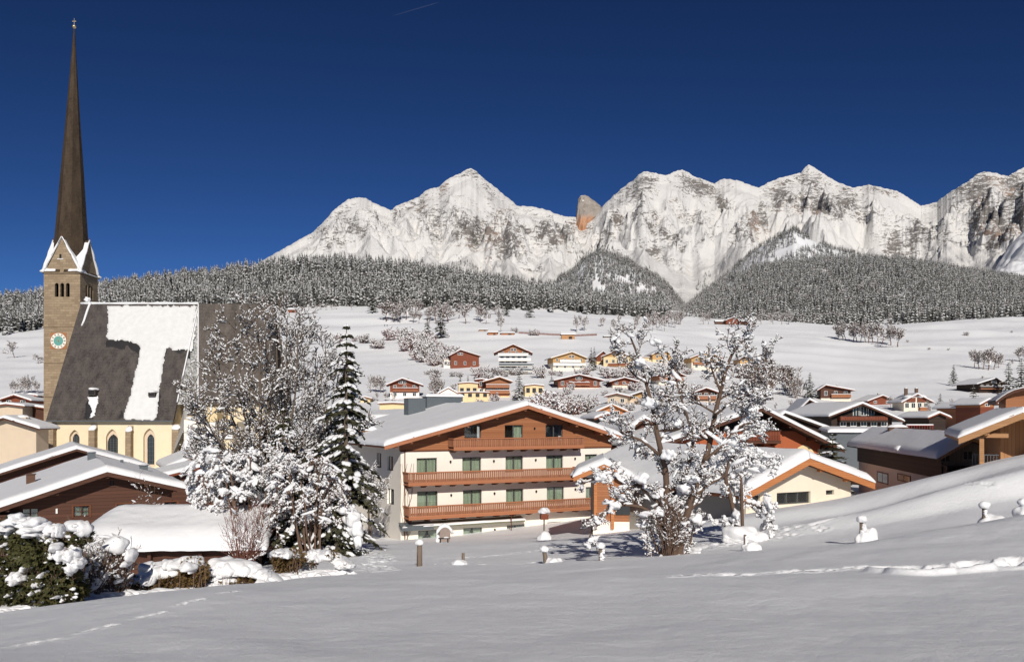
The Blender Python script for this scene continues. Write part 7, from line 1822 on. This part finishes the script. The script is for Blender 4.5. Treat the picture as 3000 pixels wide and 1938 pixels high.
def hedge(label, items, domes, Y, xb, leaf=.085, dens=1.0):
    b0 = GP(xb, Y); t = thing('snow_hedge', b0, 0, label, 'hedge', 'low hedges along the near slope'); fo = MB()
    for (x, y, rx, rz_) in items: spray_cloud(fo, rel(x, y-6, Y-.35, b0), (rx*Y/F*1.08, .5, rz_*Y/F*1.1), int(rx*rz_*.6*dens), rr, leaf, .0)
    fo.build('foliage', M['hedge'], t); tw = MB()
    for (x, y, rx, rz_) in items:
        for _ in range(int(rx*.5)):
            p = rel(x+rr.uniform(-rx, rx), y+rz_, Y+rr.uniform(-.85, .2), b0); tw.tube([p, p+np.array((rr.gauss(0,.08), rr.gauss(0,.05), rz_*2.1*Y/F*rr.uniform(.6, 1.1)))], [.012, .005], 3)
    tw.build('twigs', M['twig'], t); sn = MB()
    for (x, y, rx, rz_, tl) in domes:
        q = rel(x, y-5, Y-.2, b0); sn.blob(tuple(q), (rx*Y/F, .5, rz_*Y/F*.8), 0, .12, 3, flat=.35, tilt=(tl, 0))
        for _ in range(6): o = rr.uniform(-.85, .85); sn.blob((q[0]+o*rx*Y/F, q[1]-.2+rr.gauss(0, .15), q[2]+tl*o*rx*Y/F+rr.gauss(.02, .06)), (rx*Y/F*rr.uniform(.2, .42), .3, rz_*Y/F*rr.uniform(.35, .7)), 0, .18, 2, flat=.4)
    sn.build('snow_cap', M['snow'], t, True); return t
hedge('long low hedge with a sloping snow crest and lattice at its foot', [(330,1740,60,26),(420,1725,70,34),(500,1712,60,34),(565,1685,40,44),(270,1765,40,18)], [(395,1706,62,22,.25),(470,1686,75,34,.2),(545,1658,55,28,.05),(300,1742,50,14,.3),(575,1664,24,20,0)], 24, 430)
hedge('pair of rounded snow domes on the hedge before the shed door', [(625,1705,50,22),(690,1715,36,16),(725,1700,22,18)], [(640,1668,58,34,.1),(700,1672,70,36,-.1),(650,1700,60,22,0),(770,1688,55,18,-.25)], 25, 660)
hedge('square brown hedge block with a snow cushion left of the spruce foot', [(838,1652,38,34),(870,1640,22,26),(820,1640,20,26)], [(826,1626,36,20,.1),(850,1628,34,18,-.15)], 27, 840)
hedge('low snow covered mounds at the foot of the bare tree', [(910,1655,18,10),(975,1630,14,14)], [(905,1638,48,24,.1),(960,1634,46,22,-.1),(1000,1650,40,18,-.3),(880,1660,40,14,.1)], 28, 930)
for i, (x, y, rx, n) in enumerate(((640,1712,14,0),)): pass
lf = thing('lattice_fence', GP(490, 23.5), R(8), 'short brown diamond lattice fence at the foot of the sloping hedge', 'fence'); b = MB()
for k in range(7):
    for sg in (-1, 1):
        x = -.45+k*.14; b.tube([(x, 0, -.1), (x+sg*.42, .01*sg, .42)], .012, 4)
b.tube([(-.5, 0, .42), (.6, 0, .42)], .015, 4); b.build('lattice', M['hedge'] if False else M['wood_tan'], lf)
# ragged snow edging under the bushes
ed = MB()
for k in range(60):
    x = 20+k*17+rr.uniform(-8, 8); Yk = float(np.interp(x, [0, 300, 600, 1050], [17.6, 21, 24, 28])); p = GP(x, Yk); r = rr.uniform(.1, .3); ed.blob((p[0], p[1], p[2]+.02), (r*1.6, r, r*.6), 0, .25, 2)
tag(ed.build('snow_edging', M['snow_clump']), kind='structure')
# ------------------------------------------------------------------ fence stakes and garden things in the meadow
def stake(x, yb, yt, Y, w, label, cap=0.0, mound=None, plaster=0.0, lean=0.0):
    b0 = (P(x, yb, Y)[0], Y, gz(P(x, yb, Y)[0], Y)); t = thing('fence_post', b0, 0, label, 'post', 'old stakes of the meadow fence'); h = (yb-yt)*Y/F; b = MB()
    b.tube([(0, 0, -.6), (lean*.4, 0, h*.5), (lean, .02, h)], [w*1.05, w, w*.92], 9); b.build('stake', M['wood_grey'], t, True)
    if cap or mound or plaster:
        s = MB()
        if cap: s.blob((lean, .0, h+cap*.5), (cap*.98, cap*.95, cap*.82), 0, .06, 3, flat=.62)
        if plaster:
            for k in range(7): s.blob((rr.uniform(-.5, .9)*w+.03, -w*.6, h*k/7.5), (w*rr.uniform(.7, 1.1)*plaster, w*.9, h*.12), 0, .2, 2)
        for m in (mound or []): s.blob((m[0], m[1], m[2]), (m[3], m[3]*.9, m[4]), 0, .1, 3, flat=.6)
        s.build('snow', M['snow'], t, True)
    return t
stake(1229, 1657, 1594, 32, .105, 'thickest stake with a round snow ball, left of the hotel meadow', .17)
stake(1357, 1659, 1625, 32, .06, 'short bare stake with no cap above a small snow heap', 0, [(-.15, -.1, .05, .3, .16)])
stake(1600, 1663, 1628, 32, .085, 'leaning stake with a snow ball at the edge of the tree shadow', .17, [(.3, 0, .03, .36, .2)], lean=-.07)
stake(1760, 1660, 1624, 32, .075, 'snow plastered stake standing inside the blue tree shadow', .17, None, .9)
stake(2183, 1622, 1574, 33, .06, 'thin stake half plastered with snow by the slim tree', 0, [(.25, 0, .05, .38, .3)], .8)
stake(2524, 1592, 1530, 32, .075, 'snow wrapped stake with a ball and a snow hump beside it', .19, [(.4, .1, .2, .26, .38), (.05, 0, .05, .3, .35)], 1.0)
stake(2884, 1520, 1468, 31, .08, 'snow wrapped stake on the drift near the right edge', .2, [(.35, .1, .1, .5, .3), (.9, .15, .0, .8, .2)], 1.0)
stake(2996, 1545, 1515, 27, .08, 'last snow buried stake cut by the right picture edge', .16, [(.1, 0, .05, .35, .3)], 1.0)
b0 = GP(1304, 66); wy = thing('shrine', b0, R(20), 'little arched garden shrine hooded with snow before the hotel wall', 'shrine')
b = MB(); b.prism([(-.42, 0, -.5), (.42, 0, -.5), (.42, 0, .72)]+[(.42*math.cos(a), 0, .72+.38*math.sin(a)) for a in np.linspace(.15, math.pi-.15, 8)]+[(-.42, 0, .72)], (0, .5, 0)); b.build('body', m_simple('grey_brown_paint', (.27, .215, .185), .7), wy)
s = MB(); s.tube([(-.62, .2, .55), (-.52, .2, .85), (-.3, .2, 1.1), (0, .2, 1.24), (.3, .2, 1.1), (.52, .2, .85), (.66, .2, .55)], [.09, .14, .17, .19, .17, .14, .1], 8); s.blob((-.55, .15, .2), (.16, .2, .4), 0, .2, 2); s.build('snow_hood', M['snow'], wy, True)
b0 = GP(1302, 62); bn = thing('bench', b0, R(15), 'dark bench poking out of the snow before the little shrine', 'bench')
b = MB(); b.box(-.4, 0, .28, .4, .3, .33); b.build('seat', M['dark'], bn); 
for x in (-.3, .25): b = MB(); b.box(x, .05, -.3, x+.06, .25, .28); b.build('leg', M['dark'], bn)
s = MB(); s.blob((.15, .15, .36), (.2, .14, .07), 0, .15, 2); s.build('snow', M['snow'], bn, True)
b0 = GP(1594, 58); bf = thing('bird_house', b0, R(10), 'bird house on a pole under a big snow cap right of the hotel door', 'bird house'); zt_ = (HY-1520)*58/F-b0[2]
b = MB(); b.tube([(0, 0, -.4), (0, 0, zt_)], [.06, .05], 6); b.build('pole', M['wood_grey'], bf); b = MB(); b.prism([(-.26, -.22, zt_), (.26, -.22, zt_), (.26, -.22, zt_+.32), (0, -.22, zt_+.5), (-.26, -.22, zt_+.32)], (0, .44, 0)); b.build('box', M['wood_red'], bf)
s = MB(); s.blob((0, 0, zt_+.55), (.38, .36, .26), 0, .16, 3, flat=.5); s.blob((0, -.1, .1), (.45, .4, .5), 0, .15, 2); s.build('snow_cap', M['snow'], bf, True)
mid_spruce(2440, 72, 1270, 1, 'little shaded snow covered conifer between the terracotta chalet and the board house', 2.0, ybase=None)
walker(1127, 958, 'walker in dark clothes on the far snow track, left of the pair')
walker(1134, 958, 'walker in dark clothes on the far snow track, right of the pair')

# a faint vapour trail high in the sky
t = NT('thin_vapour'); tp = t.n('ShaderNodeBsdfTransparent'); mx = t.n('ShaderNodeMixShader'); t.b.inputs['Base Color'].default_value = (.9, .9, .9, 1); mx.inputs[0].default_value = .014
t.l(tp.outputs[0], mx.inputs[1]); t.l(t.b.outputs[0], mx.inputs[2]); t.l(mx.outputs[0], t.out.inputs[0])
b = MB(); p0, p1 = np.array(P(1150, 47, 22000)), np.array(P(1286, 7, 22000)); b.tube([p0+(p1-p0)*q for q in np.linspace(0, 1, 9)], [2, 9, 12, 13, 14, 14, 15, 14, 4], 6); tag(b.build('vapour_trail', t.mat, None, True), 'faint thin vapour trail high in the deep blue sky', 'vapour trail', kind='stuff')
